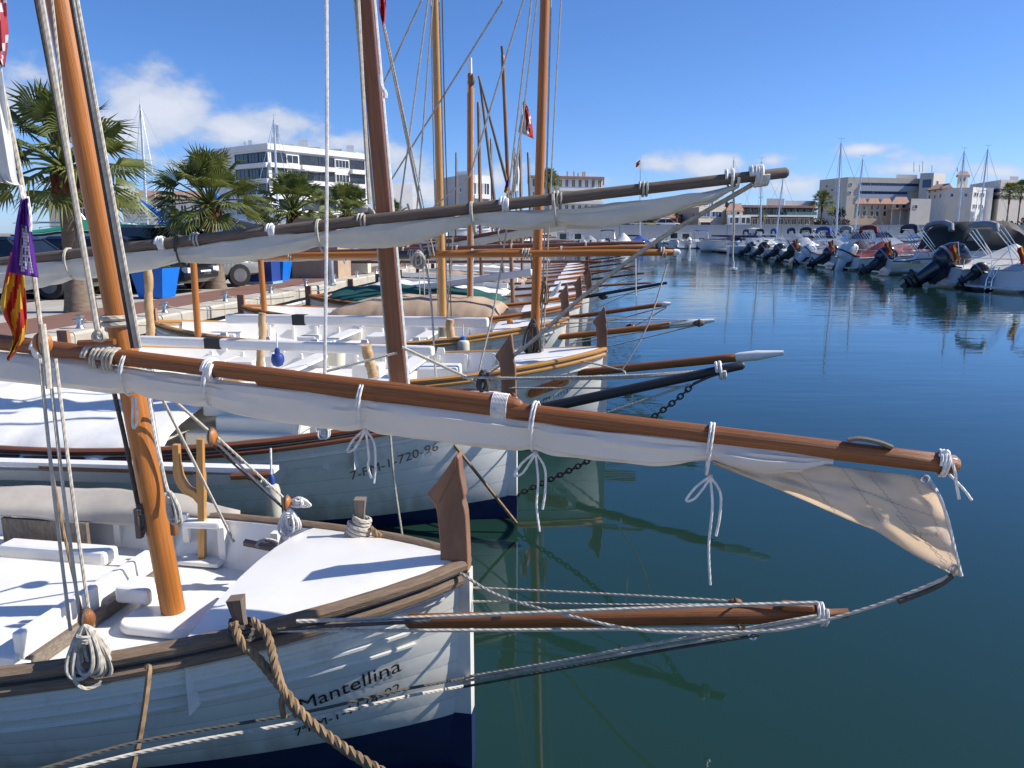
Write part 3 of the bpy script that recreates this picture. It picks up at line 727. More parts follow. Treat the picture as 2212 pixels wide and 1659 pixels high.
# mast gear: shroud, halyards, cleats with hanging coils
rope('shroud', [at(68,-60,3.3), at(214,712,3.45)], .0105, ROPED, b1); rope('shroud', [at(79,-60,3.28), at(210,712,3.42)], .012, ROPE, b1); rope('halyard', [at(110,-20,3.4), at(150,330,3.42), at(214,715,3.46)], .006, ROPE, b1)
for k, (x0, x1, r_) in enumerate(((147,287,.010),(154,296,.012),(160,303,.008))):
    rope('halyard', [at(x0,-40,3.72), at(x1,752,3.62-.01*k)], r_, (ROPED, ROPE, ROPE)[k], b1)
rope('halyard', [at(303,760,3.66), at(322,850,3.7), at(352,1020,3.75), at(372,1090,3.72)], .009, ROPE, b1)
rope('halyard', [at(320,850,3.62), at(338,960,3.66), at(348,1000,3.70)], .008, ROPEW, b1)
rope('halyard', [at(246,845,3.75), at(272,960,3.78), at(300,1100,3.8)], .011, ROPED, b1)
lb('cleat', li @ at(374,1115,3.66), (.03,.035,.20), WOOD, bev=.008); lb('cleat', li @ at(300,1130,3.72), (.03,.035,.16), WOODGD, bev=.006)
coil('rope_coil', at(366,1062,3.62), .19, .08, 7, .009, ROPE, b1, 7, tilt=.12); coil('rope_coil', at(302,1090,3.72), .17, .06, 6, .009, ROPED, b1, 8)
rope('sail_tie', [at(288,858,3.52), at(286,910,3.5), at(290,925,3.5), at(296,905,3.5), at(294,858,3.52)], .006, ROPEW, b1)
# tackle at the near rail
for (x0,y0,x1,y1,r_,m_) in ((86,775,152,1362,.007,ROPE),(104,775,172,1330,.007,ROPE),(120,775,192,1322,.007,ROPE),(108,1000,178,1330,.006,ROPET)):
    rope('tackle_line', [at(x0,y0,3.12), at((x0+x1)/2-2,(y0+y1)/2,3.02), at(x1,y1,2.95)], r_, m_, b1)
block(at(92,741,3.15), .046, b1, WOODL, sc=(.9,.6,1)); block(at(187,1337,2.93), .042, b1, WOOD, sc=(.8,.8,1.05))
rope('halyard', [at(-10,120,3.2), at(48,400,3.16), at(77,620,3.13), at(92,740,3.1)], .009, ROPE, b1)
rope('halyard', [at(92,700,3.1), at(101,780,3.08), at(106,840,3.06)], .012, ROPE, b1)
coil('rope_coil', at(184,1352,2.88), .27, .20, 20, .0085, ROPE, None, 11, 'bundle of grey rope hanging in loops at the near rail')
rope('rope_coil_tail', [at(190,1380,2.9), at(225,1400,2.9), at(240,1425,2.9), at(232,1440,2.9)], .0085, ROPE, b1)
# ---- yard with furled sail
ya = at(270,779,3.585); yb = at(2060,1003.5,2.72); yd = (yb-ya).normalized(); yl = (yb-ya).length; y0 = ya-yd*1.5
up = V((0,0,1)); YL = (yb-y0).length
def yp(s, dz=0): return y0+yd*(s*YL)+up*dz
def ys(px):      # parameter of the yard at a picture column
    lo, hi = 0, 1
    for _ in range(40):
        mid = (lo+hi)/2; p = yp(mid)-V((0,0,EYE)); dpt = p.y*math.cos(PITCH)-p.z*math.sin(PITCH)
        if CX+F*p.x/dpt < px: lo = mid
        else: hi = mid
    return lo
spar('yard', yp(ys(560), -.012), yp(1), .026, .036, WOOD, b1, n=14, rm=.038)
s_l = ys(1128)
MB().tube([yp(0,.014), yp(.2,.014), yp(ys(700),.016), yp(ys(1080),.022), yp(ys(1112),.022), yp(ys(1124),.020), yp(ys(1130),.016)], [.038,.039,.037,.033,.030,.022,.008], 14).build('yard_upper_spar', WOOD, b1, True)
for k in range(11): ring(yp(ys(1066+k*3.1), .004), yd, .041, .057, .0032, ROPEW, 'spar_lashing', b1, turns=1.05)
# sail
prof = [(0,.19,.035),(ys(0),.15,.03),(ys(280),.145,.03),(ys(460),.148,.03),(ys(800),.165,.03),(ys(1150),.155,.027),(ys(1400),.135,.026),(ys(1540),.095,.026),(ys(1640),.10,.030),(ys(1720),.075,.03),(ys(1800),.03,.03)]
T1 = [ys(x) for x in (-150,280,458,788,1157,1537)]
furled('sail', y0, yb, .04, prof, SAIL, b1, dep=.13, ties=T1, seed=1, seg=190, n=24, wr=.0062)
for x, e in ((280,0),(458,0),(788,.10),(1157,.22),(1537,.33)):
    s_ = ys(x); tie(b1, yp(s_), yd, .064, .104, -.060, .0054, ROPEW, ends=e, seed=x)
for x in (458, -40, 92): ring(yp(ys(x), .006), yd, .045, .045, .014, TARPW, 'chafe_band', b1, turns=2.2, pitch=.016)
for x in (205, 212, 232, 240, 248): ring(yp(ys(x)), yd, .05, .055, .008, ROPE, 'mast_lashing', b1, turns=1.3, pitch=.05)
ring(mb+md*1.53, md, .07, .075, .014, ROPE, 'parrel', b1, turns=2, pitch=.03, up=V((0,1,0)))
MB().tube([at(170,742,3.5), at(248,738,3.5)], .016, 8).build('toggle', WOOD, b1, True)
coil('knot', at(215,712,3.45), .05, .05, 5, .010, ROPE, b1, 21)
# hanging corner of the sail beyond the last tie
def flap():
    top = [(1540,975),(1640,985),(1760,1000),(1880,1015),(1960,1026),(2004,1032)]
    bot = [(1540,1003),(1650,1045),(1740,1082),(1830,1122),(1895,1148),(1975,1200),(2058,1246)]
    rt = [(2004,1032),(2030,1075),(2048,1130),(2062,1190),(2076,1245)]
    Yt = lambda x: (yp(ys(x))).y
    nu, nv = 44, 22; rows = []
    def poly(P, t):
        L_ = [0]
        for i in range(1, len(P)): L_.append(L_[-1]+math.hypot(P[i][0]-P[i-1][0], P[i][1]-P[i-1][1]))
        d = t*L_[-1]
        for i in range(1, len(P)):
            if d <= L_[i]+1e-6:
                f = (d-L_[i-1])/(L_[i]-L_[i-1]); return (P[i-1][0]+(P[i][0]-P[i-1][0])*f, P[i-1][1]+(P[i][1]-P[i-1][1])*f)
        return P[-1]
    for i in range(nu+1):
        u = i/nu; a = poly(top, u); b_ = poly(bot, u); row = []
        for j in range(nv+1):
            v = j/nv; x = a[0]*(1-v)+b_[0]*v; y = a[1]*(1-v)+b_[1]*v
            if u > .8:                       # ease towards the curved leech
                e = poly(rt, v); k = ((u-.8)/.2)**2; x = x*(1-k)+e[0]*k; y = y*(1-k)+e[1]*k
            Y = Yt(min(a[0], 2000))-.02
            bulge = .05*math.sin(v*math.pi)*(1-u*.6)+.030*math.sin(v*7+u*6)*v*(1-v)*2+.022*math.sin(u*13-v*6)*v+wob((u*4, v*3, 1), 1.6, .045)
            row.append(at(x, y, Y-bulge*(.4+u*.6)-.05*v*u))
        rows.append(row)
    m = MB(); m.loft(rows, closed=False)
    o = m.build('sail_corner', SAILT, b1, True); so_ = o.modifiers.new('thick', 'SOLIDIFY'); so_.thickness = .0015
    # bolt rope and seams
    MB().tube(crm([rows[-1][j]+V((.003,0,0)) for j in range(0, nv+1, 2)], 2), .006, 6).build('bolt_rope', ROPEW, o, True)
    for (u0, v0, u1, v1, nn) in ((.36,.18,.50,.95,13),(.60,.05,.70,.80,15),(.72,.1,.93,.95,18),(.90,.05,.965,.92,20),(.62,.35,.93,.42,12),(.80,.55,.94,.90,10),(.84,.7,.95,.60,6)):
        P = []
        for k in range(nn*2+1):
            f = k/(nn*2); uu = u0+(u1-u0)*f+(.006 if k % 2 else -.006); vv = v0+(v1-v0)*f+(.012 if k % 2 else -.012)*(1 if abs(u1-u0) > abs(v1-v0) else 0)
            i0 = min(nu-1, max(0, int(uu*nu))); j0 = min(nv-1, max(0, int(vv*nv))); fi, fj = uu*nu-i0, vv*nv-j0
            p = rows[i0][j0].lerp(rows[i0+1][j0], fi).lerp(rows[i0][j0+1].lerp(rows[i0+1][j0+1], fi), fj); P.append(p+V((0,-.004,0)))
        MB().tube(P, .0008, 4).build('seam', mat('sail_seam_thread', (.33,.27,.23), .8), o, True)
    for (x, y) in ((1996,1034),(2058,1226)):
        c = at(x, y, Yt(1990)-.06); P = [c+V((math.cos(a)*.014, -.008, math.sin(a)*.014)) for a in [2*math.pi*i/14 for i in range(14)]]
        MB().tube(P, .005, 6, closed=True).build('eyelet', STEEL, o, True)
flap()
# cleat and end lashing of the yard
cl = MB(); P = [yp(ys(1826), .045), yp(ys(1850), .056), yp(ys(1890), .052), yp(ys(1922), .038)]
cl.tube(crm([p+V((0,-.01,0)) for p in P], 3), .017, 6, sq=.55); cl.build('yard_cleat', WOODG, b1, True)
ring(yp(ys(2035)), yd, .045, .047, .006, ROPEW, 'end_lashing', b1, turns=2.4, pitch=.012)
coil('knot', yp(ys(2035), .05)+V((0,-.02,0)), .03, .03, 4, .006, ROPEW, b1, 31)
rope('rope_tail', [yp(ys(2036), .045)+V((0,-.02,0)), at(2062,1015,2.68), at(2066,1045,2.68), at(2072,1078,2.68)], .006, ROPEW, b1); rope('rope_tail', [yp(ys(2050), -.03)+V((0,.02,0)), at(2080,1055,2.72), at(2099,1080,2.72)], .005, ROPEW, b1)
# ---- bowsprit and its lines
sa = at(884,1342,3.22); sb = at(1775,1326,2.95)
spar('bowsprit', sa, sb, .033, .036, WOOD, b1, n=14, rm=.036)
MB().tube([sb, at(1790,1326,2.945), at(1833,1324,2.93)], [.034,.02,.019], 10).build('bowsprit_tip', WOOD, b1, True)
lb('sheave_box', li @ at(1722,1310,2.955), (.13,.05,.032), WOOD, rz=0, bev=.01)
ring(sb, (sb-sa).normalized(), .042, .044, .008, ROPEW, 'bowsprit_strop', b1, turns=2.2, pitch=.015)
R_ = [([at(640,1342,2.93), at(900,1334,3.02), at(1450,1312,2.95), at(1765,1302,2.90)], .009, ROPE), ([at(600,1362,2.93), at(1000,1362,2.98), at(1450,1358,2.93), at(1600,1356,2.9)], .008, ROPE),
      ([at(995,1268,3.5), at(1250,1280,3.3), at(1560,1297,3.05), at(1595,1302,2.98)], .006, ROPE), ([at(996,1298,3.5), at(1300,1306,3.2), at(1610,1306,3.0), at(1710,1306,2.95)], .006, ROPE),
      ([at(600,1360,2.93), at(720,1352,2.95), at(930,1342,3.0)], .009, ROPED),
      ([at(985,1232,3.40), at(1080,1288,3.2), at(1250,1335,2.95), at(1390,1362,2.85), at(1560,1366,2.8), at(1700,1358,2.75), at(1860,1318,2.72), at(1980,1275,2.70), at(2062,1240,2.68)], .0075, ROPE),
      ([at(1000,1464,3.40), at(1200,1430,3.2), at(1440,1385,3.0), at(1590,1362,2.92), at(1765,1330,2.90)], .008, ROPE), ([at(1000,1472,3.40), at(1250,1428,3.15), at(1450,1395,3.0), at(1620,1366,2.92), at(1770,1336,2.90)], .007, ROPE),
      ([at(1000,1484,3.38), at(1250,1438,3.15), at(1450,1402,3.0), at(1640,1372,2.92)], .0065, ROPED),
      ([at(80,1664,2.42), at(300,1602,2.62), at(560,1556,2.78), at(700,1530,2.88), at(860,1492,3.05), at(1000,1466,3.36)], .0075, ROPED), ([at(80,1680,2.40), at(360,1612,2.62), at(640,1560,2.82), at(860,1508,3.05), at(1000,1482,3.36)], .0075, ROPE)]
for P, r_, m_ in R_: rope('bowsprit_guy', P, r_, m_, b1)
rope('sail_sheet', [at(2058,1243,2.68), at(2020,1268,2.69), at(1940,1300,2.70)], .012, ROPED, b1)
block(at(1594,1356,2.91), .025, b1, WOOD, sc=(1.2,.6,.8)); block(at(1588,1302,2.97), .024, b1, WOOD, sc=(1.3,.6,.8))
rr_ = MB(); rr_.tube([at(1626,1374,2.93)+V((math.cos(a)*.016, 0, math.sin(a)*.016)) for a in [2*math.pi*i/12 for i in range(12)]], .006, 6, closed=True); rr_.build('shackle', STEEL, b1, True)
# line over the foredeck to the far bitt
rope('foredeck_line', [at(742,1165,3.95)+V((0,0,.01)), at(820,1180,3.85), at(930,1226,3.6)], .007, ROPE, b1)
# folded canvas and inner board along the far side
def sheet(name, rows, mt, root, amp=.012, sc=6, k=6, seed=0, thick=.004):
    g = [crm(r, k) for r in rows]; cols = [crm([r[i] for r in g], k) for i in range(len(g[0]))]
    cols = [[p+V((wob(p, sc, amp, seed), wob(p, sc, amp, seed+1), wob(p, sc, amp, seed+2))) for p in c] for c in cols]
    o = MB().loft(cols, closed=False).build(name, mt, root, True); s_ = o.modifiers.new('thick', 'SOLIDIFY'); s_.thickness = thick; return o
sheet('folded_canvas', [[at(-60,1050,4.95), at(120,1052,4.95), at(330,1062,4.9), at(520,1100,4.75)], [at(-60,1085,4.75), at(120,1095,4.75), at(330,1100,4.7), at(520,1118,4.65)], [at(-60,1105,4.72), at(120,1125,4.70), at(330,1140,4.68), at(500,1128,4.65)]], mat('grey_beige_canvas', (.42,.38,.33), .85, var=.12, bump=.5, bscale=8, spec=.15), b1, .03, 3)
lb('inner_board', li @ at(100,1158,4.72), (.62,.03,.22), WOODG, bev=.004)
lb('mooring_cleat', li @ at(402,1140,4.6), (.05,.03,.2), STEEL, bev=.01)
# ================================================================ the row of boats behind it
def bmast(root, base, top, Y, r, mt, up=8.5, r1=None, n=12, Yt=None):
    a = at(*base, Y); b = at(*top, Yt or Y); d = (b-a).normalized()
    if up: b = a+d*(up-a.z)/d.z
    return spar('mast', a-d*.25, b, r, r1 or r*.8, mt, root, n=n, seg=16), a, d
def byard(root, p0, p1, Y0, Y1, r, mt, r1=None, rm=None, sail=None, ties=(), dep=.16, seed=0, n=10, wr=.012, tiem=None, rt=.009):
    a = at(*p0, Y0); b = at(*p1, Y1); spar('yard', a, b, r, r1 or r*.9, mt, root, n=n, rm=rm or r*1.08); d = (b-a).normalized()
    if sail: furled('sail', a, b, r, sail, SAILG if seed != 99 else SAIL, root, dep=dep, ties=ties, seed=seed, seg=80, n=14, wr=wr)
    for t in ties:
        h = .12
        if sail:
            for i in range(len(sail)-1):
                if sail[i][0] <= t <= sail[i+1][0]: h = sail[i][1]+sail[i][2]
        ring(a.lerp(b, t), d, max(r, dep/2)+.008, (r+h)/2+.01, rt, tiem or ROPE, 'sail_tie', root, turns=1.6, pitch=.02, dz=(r-h)/2)
    return a, b, d
def bsprit(root, p0, p1, Y0, Y1, r, mt, tip=None, lines=3, seed=0):
    a = at(*p0, Y0); b = at(*p1, Y1)
    if tip:
        c = a.lerp(b, 1-tip); spar('bowsprit', a, c, r*.95, r, mt, root, n=10)
        d = (b-a).normalized(); L_ = (b-c).length
        MB().tube([c, c+d*L_*.1, c+d*L_*.45, c+d*L_*.8, b], [r*.9, r*1.08, r*1.15, r*.75, r*.5], 10).build('bowsprit_tip', WHITE, root, True)
    else: spar('bowsprit', a, b, r, r*.75, mt, root, n=10)
    return a, b
def white_beam(root, p0, p1, Y0, Y1, h, w, name='gangplank', mt=None, own=None, wrap=None):
    a = at(*p0, Y0); b = at(*p1, Y1); m = MB(); m.bar(a, b, w, h)
    o = m.build(name, mt or WHITE, root, world=bool(root), smooth=False)
    bv = o.modifiers.new('bevel', 'BEVEL'); bv.width = min(h, w)*.3; bv.segments = 3
    if own: tag(o, *own)
    if wrap:
        c = a.lerp(b, wrap); d = (b-a).normalized(); m = MB(); m.bar(c-d*.12, c+d*.12, w+.012, h+.012); m.build('grip_wrap', BLACK, o if not root else root, bool(root), smooth=False)
    return o
def crutch(root, p0, p1, Y, r, mt=None, name='boom_post', knob=0):
    a = at(*p0, Y); b = at(*p1, Y); P = [a.lerp(b, i/7) for i in range(8)]
    if knob: P = crm([p+V((wob(p, 5, knob), wob(p, 5, knob, 2), 0)) for p in P], 3)
    return MB().tube(P, [r*(1+.07*math.sin(i*.9)+.05*math.sin(i*2.3+1)) if knob else r for i in range(len(P))], 10).build(name, mt or LOG, root, True)
def fittings(root, H, seed, boxes=3, thwarts=2):
    """engine box, lockers, thwarts and coaming inside an open boat"""
    rnd = random.Random(seed); x = -H.fd-.55
    for k in range(thwarts):
        xx = x-.8-k*1.5; hb = H.y(xx, H.deck+.15)-.06; MB().box((xx, 0, H.deck+.2), (.24, hb*2, .035)).build('thwart', WHITE, root, smooth=False)
    for k in range(boxes):
        xx = x-.3-k*rnd.uniform(1.0,1.4); w = rnd.uniform(.3,.6)
        o = MB().box((xx, rnd.uniform(-.25,.25), H.deck+.13), (rnd.uniform(.3,.7), w, rnd.uniform(.22,.34)), taper=.94).build('locker', WHITE, root, smooth=False)
        bv = o.modifiers.new('bevel', 'BEVEL'); bv.width = .025; bv.segments = 2
    for sd in (-1, 1):
        for k in range(5):
            t = .32+k*.11; p = V((-t*H.L, sd*(H.hb(t)-.03), H.sheer(t)+.05)); MB().box(p, (.13,.07,.09), taper=.7).build('rowlock', WHITE, root, smooth=False)
def cover(root, H, t0, t1, hh, mt, name='boat_cover', seed=0, sidedrop=.1, ridge=.0, pw=1.25, crease=0):
    """canvas drawn over the open part of a boat, sagging between ridge and rails"""
    rows = []; n = 34
    for i in range(n+1):
        t = t0+(t1-t0)*i/n; x = -t*H.L; hb = H.hb(t)+.025; sh = H.sheer(t); row = []
        e = max(0, math.sin(math.pi*i/n))**.4 if ridge else 1
        for k in range(15):
            f = -1+2*k/14; z = sh+.03+hh*e*(1-abs(f)**pw)
            if abs(f) > .999: z = sh-sidedrop+.03*math.sin(i*1.7)
            p = V((x, f*hb*(1.012 if not crease else 1.06) if abs(f) > .99 else f*hb, z)); p.z += wob((x, p.y*2, seed), 2.1, .035)+.02*math.sin(i*1.3+f*2)*(1-abs(f)); p.y += wob((x, z, seed), 3, .01)+crease*math.sin(i*2.4+seed)*abs(f)**3; p.z -= crease*.8*max(0, math.sin(i*.9+seed))*(1-abs(f))
            row.append(p)
        rows.append(row[::-1])
    o = MB().loft(rows, closed=False).build(name, mt, root); s_ = o.modifiers.new('thick', 'SOLIDIFY'); s_.thickness = .006; return o

# ---- second boat: brown rail, white canvas cover, black bowsprit
b2, H2 = llaut('white wooden boat with dark brown rail, white cover and raised registration letters', (0.02, 6.88), 7, L=7.6, B=2.55, zb=1.16, zm=.86, zs=1.05, deck=.66, fd=1.25, rail=WOODD, hull=WHITE_OLD, strakes=6, boot=.12, post=.60)
hull_text(b2, H2, '7-PM-1-720-96', (758,1037), (946,972), WOODG, name='registration')
cover(b2, H2, .36, .93, .27, TARPW, 'boat_cover', 2, .1, pw=1.5, crease=.03)
def steps2():
    for k, (x, w, h, z) in enumerate(((-2.35,1.25,.20,.80),(-2.2,1.1,.16,.95),(-2.45,.95,.14,1.08))):
        o = MB().box((x, -.05, z), (.95-.2*k, w, h)).build('cabin_step', mat('cream_white_paint', (.74,.72,.62), .45, var=.04), b2, smooth=False)
        bv = o.modifiers.new('bevel', 'BEVEL'); bv.width = .02; bv.segments = 2
steps2()
m2, a2, d2 = bmast(b2, (868,880), (788,0), 7.08, .092, MASTB, 8.2, n=4)
MB().tube([a2+V((.085,-.03,0)), a2+V((.085,-.03,0))+d2*8], .016, 6).build('mast_track', ROPEW, b2, True)
MB().tube([a2+V((-.08,-.03,0)), a2+V((-.08,-.03,0))+d2*8], .012, 6).build('halyard', ROPE, b2, True)
rope('rope_tail', [at(822,160,6.95), at(824,185,6.95), at(832,200,6.95), at(832,212,6.95)], .02, ROPEW, b2)
ya2, yb2, yd2 = byard(b2, (-120,580), (1697,373), 7.25, 6.5, .042, WOODGD, r1=.044, rm=.050, n=12)
def s2(px):
    lo, hi = 0, 1
    for _ in range(30):
        mid = (lo+hi)/2; p = ya2.lerp(yb2, mid)-V((0,0,EYE)); dp = p.y*math.cos(PITCH)-p.z*math.sin(PITCH)
        if CX+F*p.x/dp < px: lo = mid
        else: hi = mid
    return lo
T2 = [s2(x) for x in (-60,150,388,690,1020,1196)]
furled('sail', ya2, yb2, .06, [(0,.25,.035),(s2(150),.235,.035),(s2(388),.18,.035),(s2(540),.21,.035),(s2(690),.155,.035),(s2(860),.22,.035),(s2(1020),.125,.04),(s2(1150),.19,.06),(s2(1300),.20,.09),(s2(1420),.18,.085),(s2(1520),.11,.08),(s2(1590),.03,.06)], SAILG, b2, dep=.16, ties=T2, seed=4, seg=150, n=20, wr=.011)
for x in (150,388,690,1020,1196):
    tie(b2, ya2.lerp(yb2, s2(x)), yd2, .095, .14, -.085, .009, ROPE if x != 388 else ROPED, turns=1.5)
for x in (350, 588, 1090): ring(ya2.lerp(yb2, s2(x)), yd2, .055, .055, .018, TARPW, 'chafe_band', b2, turns=2.2, pitch=.026)
for x in (425, 784, 1205, 1390): ring(ya2.lerp(yb2, s2(x)), yd2, .058, .060, .010, ROPE, 'yard_lashing', b2, turns=2.2, pitch=.03)
for x, r_ in ((1634,.02),(1642,.02),(1580,.013)): ring(ya2.lerp(yb2, s2(x)), yd2, .07, .075, r_, ROPEW, 'end_lashing', b2, turns=2, pitch=.05)
coil('knot', at(790,445,6.98), .10, .16, 7, .014, ROPE, b2, 41)
rope('tack_line', [at(1640,390,6.55), at(1420,520,6.9), at(1260,640,7.3), at(1140,745,7.5), at(1040,815,7.4)], .020, ROPE, b2)
rope('tack_line', [at(1583,400,6.55), at(1586,470,6.56), at(1583,540,6.56), at(1584,575,6.56)], .008, ROPE, b2)
MB().lathe([(.01,-.02),(.035,-.008),(.035,.008),(.01,.015),(.008,.06)], at(1584,580,6.56), 10).build('tackle_hook', STEEL, b2, True)
ba, bb = bsprit(b2, (1130,891), (1603,789), 6.70, 6.35, .050, BLACKW)
for P, r_, m_ in (([at(1070,818,6.85), at(1350,812,6.6), at(1560,798,6.38)], .012, ROPE), ([at(1000,815,6.9), at(1300,818,6.65), at(1560,800,6.36)], .012, ROPE), ([at(1100,838,6.85), at(1400,838,6.5), at(1500,832,6.4)], .008, ROPE),
                  ([at(1106,952,6.88), at(1300,895,6.6), at(1490,830,6.4)], .010, ROPE), ([at(1560,805,6.36), at(1530,815,6.38), at(1497,830,6.4)], .012, ROPED)): rope('bowsprit_guy', P, r_, m_, b2)
ring(at(1556,800,6.37), (bb-ba).normalized(), .07, .07, .014, ROPEW, 'bowsprit_strop', b2, turns=2, pitch=.03)
def chain(root, pts, link, r, n, name='bobstay_chain'):
    P = crm(pts, 20); ln = [0]
    for i in range(1, len(P)): ln.append(ln[-1]+(P[i]-P[i-1]).length)
    g = bpy.data.objects.new(name, None); COL.objects.link(g); g.parent = root; reg(g, PM[root.name])
    N_ = int(ln[-1]/(link*.72)); me = []
    inv = PM[root.name].inverted()
    for v in (0, 1):
        m = MB(); Q = [V((math.cos(a)*link*.5, math.sin(a)*link*.32, 0)) for a in [2*math.pi*i/10 for i in range(10)]]; m.tube(Q, r, 5, closed=True); me.append(m.mesh('chain_link', CHAIN))
    j = 0
    for k in range(N_):
        d = (k+.5)*ln[-1]/N_
        while ln[j+1] < d: j += 1
        p = P[j].lerp(P[j+1], (d-ln[j])/(ln[j+1]-ln[j])); t = (P[j+1]-P[j]).normalized()
        o = bpy.data.objects.new('chain_link', me[0]); COL.objects.link(o); o.parent = g
        M = inv @ Matrix.Translation(p) @ t.to_track_quat('X', 'Z').to_matrix().to_4x4() @ Matrix.Rotation(R(90 if k % 2 else 0), 4, 'X')
        o.matrix_local = M
chain(b2, [at(1500,828,6.4), at(1440,880,6.5), at(1280,990,6.75), at(1110,1072,6.95)], .066, .008, 0)
rope('mooring_line', [at(968,945,6.6), at(1060,1060,6.55), at(1118,1133,6.5)], .015, ROPET, b2)
rope('mooring_line', [at(1118,1133,6.5), at(1300,1260,6.1), at(1420,1340,5.9)], .014, mat('wet_rope', (.05,.075,.06), .5), b2) if False else None
rope('hanging_line', [at(842,925,6.2), at(852,1040,6.18), at(870,1165,6.15)], .010, ROPE, b2)
rope('backstay', [at(705,-30,5.6), at(706,400,5.7), at(700,930,5.85)], .013, ROPEW, b2)
coil('rope_coil', at(700,905,5.85), .16, .10, 7, .009, ROPEW, b2, 45)
rope('shroud', [at(772,-30,6.8), at(784,200,6.75), at(798,440,6.7)], .018, ROPE, b2)
rope('stay', [at(868,750,7.0), at(1040,830,7.1)], .015, ROPE, b2); rope('stay', [at(858,762,7.0), at(705,802,6.9)], .012, ROPE, b2)
block(at(1048,815,7.1), .055, b2, BLACK, sc=(.9,.6,1.2)); coil('rope_coil', at(1042,800,7.0), .25, .12, 6, .012, ROPED, b2, 46)
crutch(b2, (806,815), (790,745), 8.0, .055, LOG, knob=.02)
# gangplank laid between first and second boat, with its fender
gp = thing('gangplank', 'white gangplank with brown edge lying between the two nearest boats', 'gangplank', tuple(at(300,1015,5.35)))
MB().bar(at(-300,990,5.5), at(597,1014,5.25), .10, .035).build('top_rail', WHITE, gp, True, smooth=False); MB().bar(at(-300,1015,5.52), at(560,1034,5.27), .09, .075).build('beam', WHITE_OLD, gp, True, smooth=False)
MB().bar(at(88,1008,5.36), at(420,1020,5.26), .05, .022).build('wooden_edge', WOOD, gp, True, smooth=False); MB().tube([at(500,1030,5.18), at(585,1026,5.15)], .022, 8).build('pivot', WOOD, gp, True)
for x in (540, 562): MB().lathe([(.001,-.01),(.014,-.01),(.014,.01),(.001,.01)], at(x,1033,5.21), 10, Matrix.Rotation(R(90), 3, 'X')).build('bolt_hole', BLACK, gp, True)
def fender(p, r, h, label, mt=None, cap=BLUEP, grp=None):
    o = thing('fender', label, 'fender', tuple(p), group=grp)
    MB().lathe([(.01,-h/2),(r*.7,-h/2+.02),(r,-h/2+.07),(r,h/2-.05),(r*.8,h/2-.01),(r*.4,h/2)], (0,0,0), 14).build('body', mt or WHITE_OLD, o); MB().lathe([(r*.42,h/2),(r*.4,h/2+.05),(.01,h/2+.07)], (0,0,0), 10).build('cap', cap, o); MB().tube([V((0,0,h/2+.05)), V((0,.02,h/2+.25))], .008, 5).build('lanyard', ROPEW, o)
fender(at(590,1090,5.12), .055, .30, 'white fender with blue cap hanging between the two nearest boats', cap=BLUED)
# white ladder stand aft
ls = thing('boarding_ladder', 'small white boarding ladder standing on the covered boat', 'ladder', tuple(at(205,895,7.6)))
for dx in (0, 60):
    MB().bar(at(190+dx,905,7.6), at(186+dx,830,7.7), .05, .10).build('side_rail', WHITE, ls, True, smooth=False)
for k in range(3): MB().bar(at(192,890-k*25,7.62), at(250,890-k*25,7.62), .08, .02).build('rung', WHITE, ls, True, smooth=False)

# ---- third boat: light wood rail, name board, white-tipped bowsprit
b3, H3 = llaut('white boat with pale wood rail, carved wooden name board and white tipped bowsprit', (1.20, 9.82), 6, L=7.4, B=2.5, zb=1.15, zm=.84, zs=1.05, deck=.64, fd=1.3, rail=WOODY, strakes=5, boot=.1, post=.58)
fittings(b3, H3, 3, 4, 2)
na = hull_hit(b3, H3, 1150, 848); nb = hull_hit(b3, H3, 1222, 822)
if na and nb:
    def fb(x, z):
        return V((x, -(H3.y(x, z)+.012), z))
    m = MB(); sl = (nb.z-na.z)/(nb.x-na.x); L_ = nb.x-na.x; poly = []
    for cx, a0 in ((nb.x, -90), (na.x, 90)):
        for i in range(7): a = R(a0+180*i/6); poly.append((cx+.055*math.cos(a), .062*math.sin(a)))
    m.prism(poly, lambda x, z: fb(x, na.z+sl*(x-na.x)+z)+V((0,.01,0)), lambda x, z: fb(x, na.z+sl*(x-na.x)+z)+V((0,-.018,0)))
    m.build('name_board', WOOD, b3, smooth=False)
    text_mesh('EL UNICO', .105, lambda u, v: fb(na.x-.015+u, na.z+sl*u-.038+v*.95)+V((0,-.024,0)), 'name_lettering', mat('carved_gilt', (.32,.16,.06), .5), b3)
hull_text(b3, H3, '7a PM-1-1113', (1158,874), (1226,848), mat('navy_lettering', (.03,.04,.12), .5), name='registration')
m3, a3, d3 = bmast(b3, (1153,812), (1177,0), 10.0, .064, WOODL, 8.4, r1=.054)
rope('halyard', [at(1166,800,9.85), at(1180,400,9.85), at(1190,0,9.85)], .012, ROPE, b3); rope('halyard', [at(1172,780,9.85), at(1195,300,9.85), at(1212,0,9.85)], .010, ROPE, b3)
coil('rope_coil', at(1152,690,9.82), .52, .20, 11, .014, ROPED, b3, 51); coil('rope_coil', at(1176,600,9.85), .42, .12, 5, .009, ROPET, b3, 52)
a, b, d = byard(b3, (255,556), (1452,545), 10.4, 9.5, .040, WOODL, r1=.040, rm=.046, n=12)
MB().tube([a.lerp(b, .50), a.lerp(b, .585)], .053, 12).build('yard_sleeve', mat('dark_grey_sleeve', (.055,.06,.06), .6), b3, True)
MB().lathe([(.02,0),(.038,.01),(.042,.04),(.035,.08),(.001,.10)], at(1453,545,9.5), 10, Matrix.Rotation(R(90), 3, 'Y')).build('yard_cap', WHITE, b3, True)
for t in (.33, .552, .556, .565, .57, .575, .752, .758, .985): ring(a.lerp(b, t), d, .056, .06, .010, ROPE, 'yard_lashing', b3, turns=2, pitch=.03)
coil('rope_coil', a.lerp(b, .566)+V((0,-.08,.05)), .22, .22, 8, .013, ROPE, b3, 53)
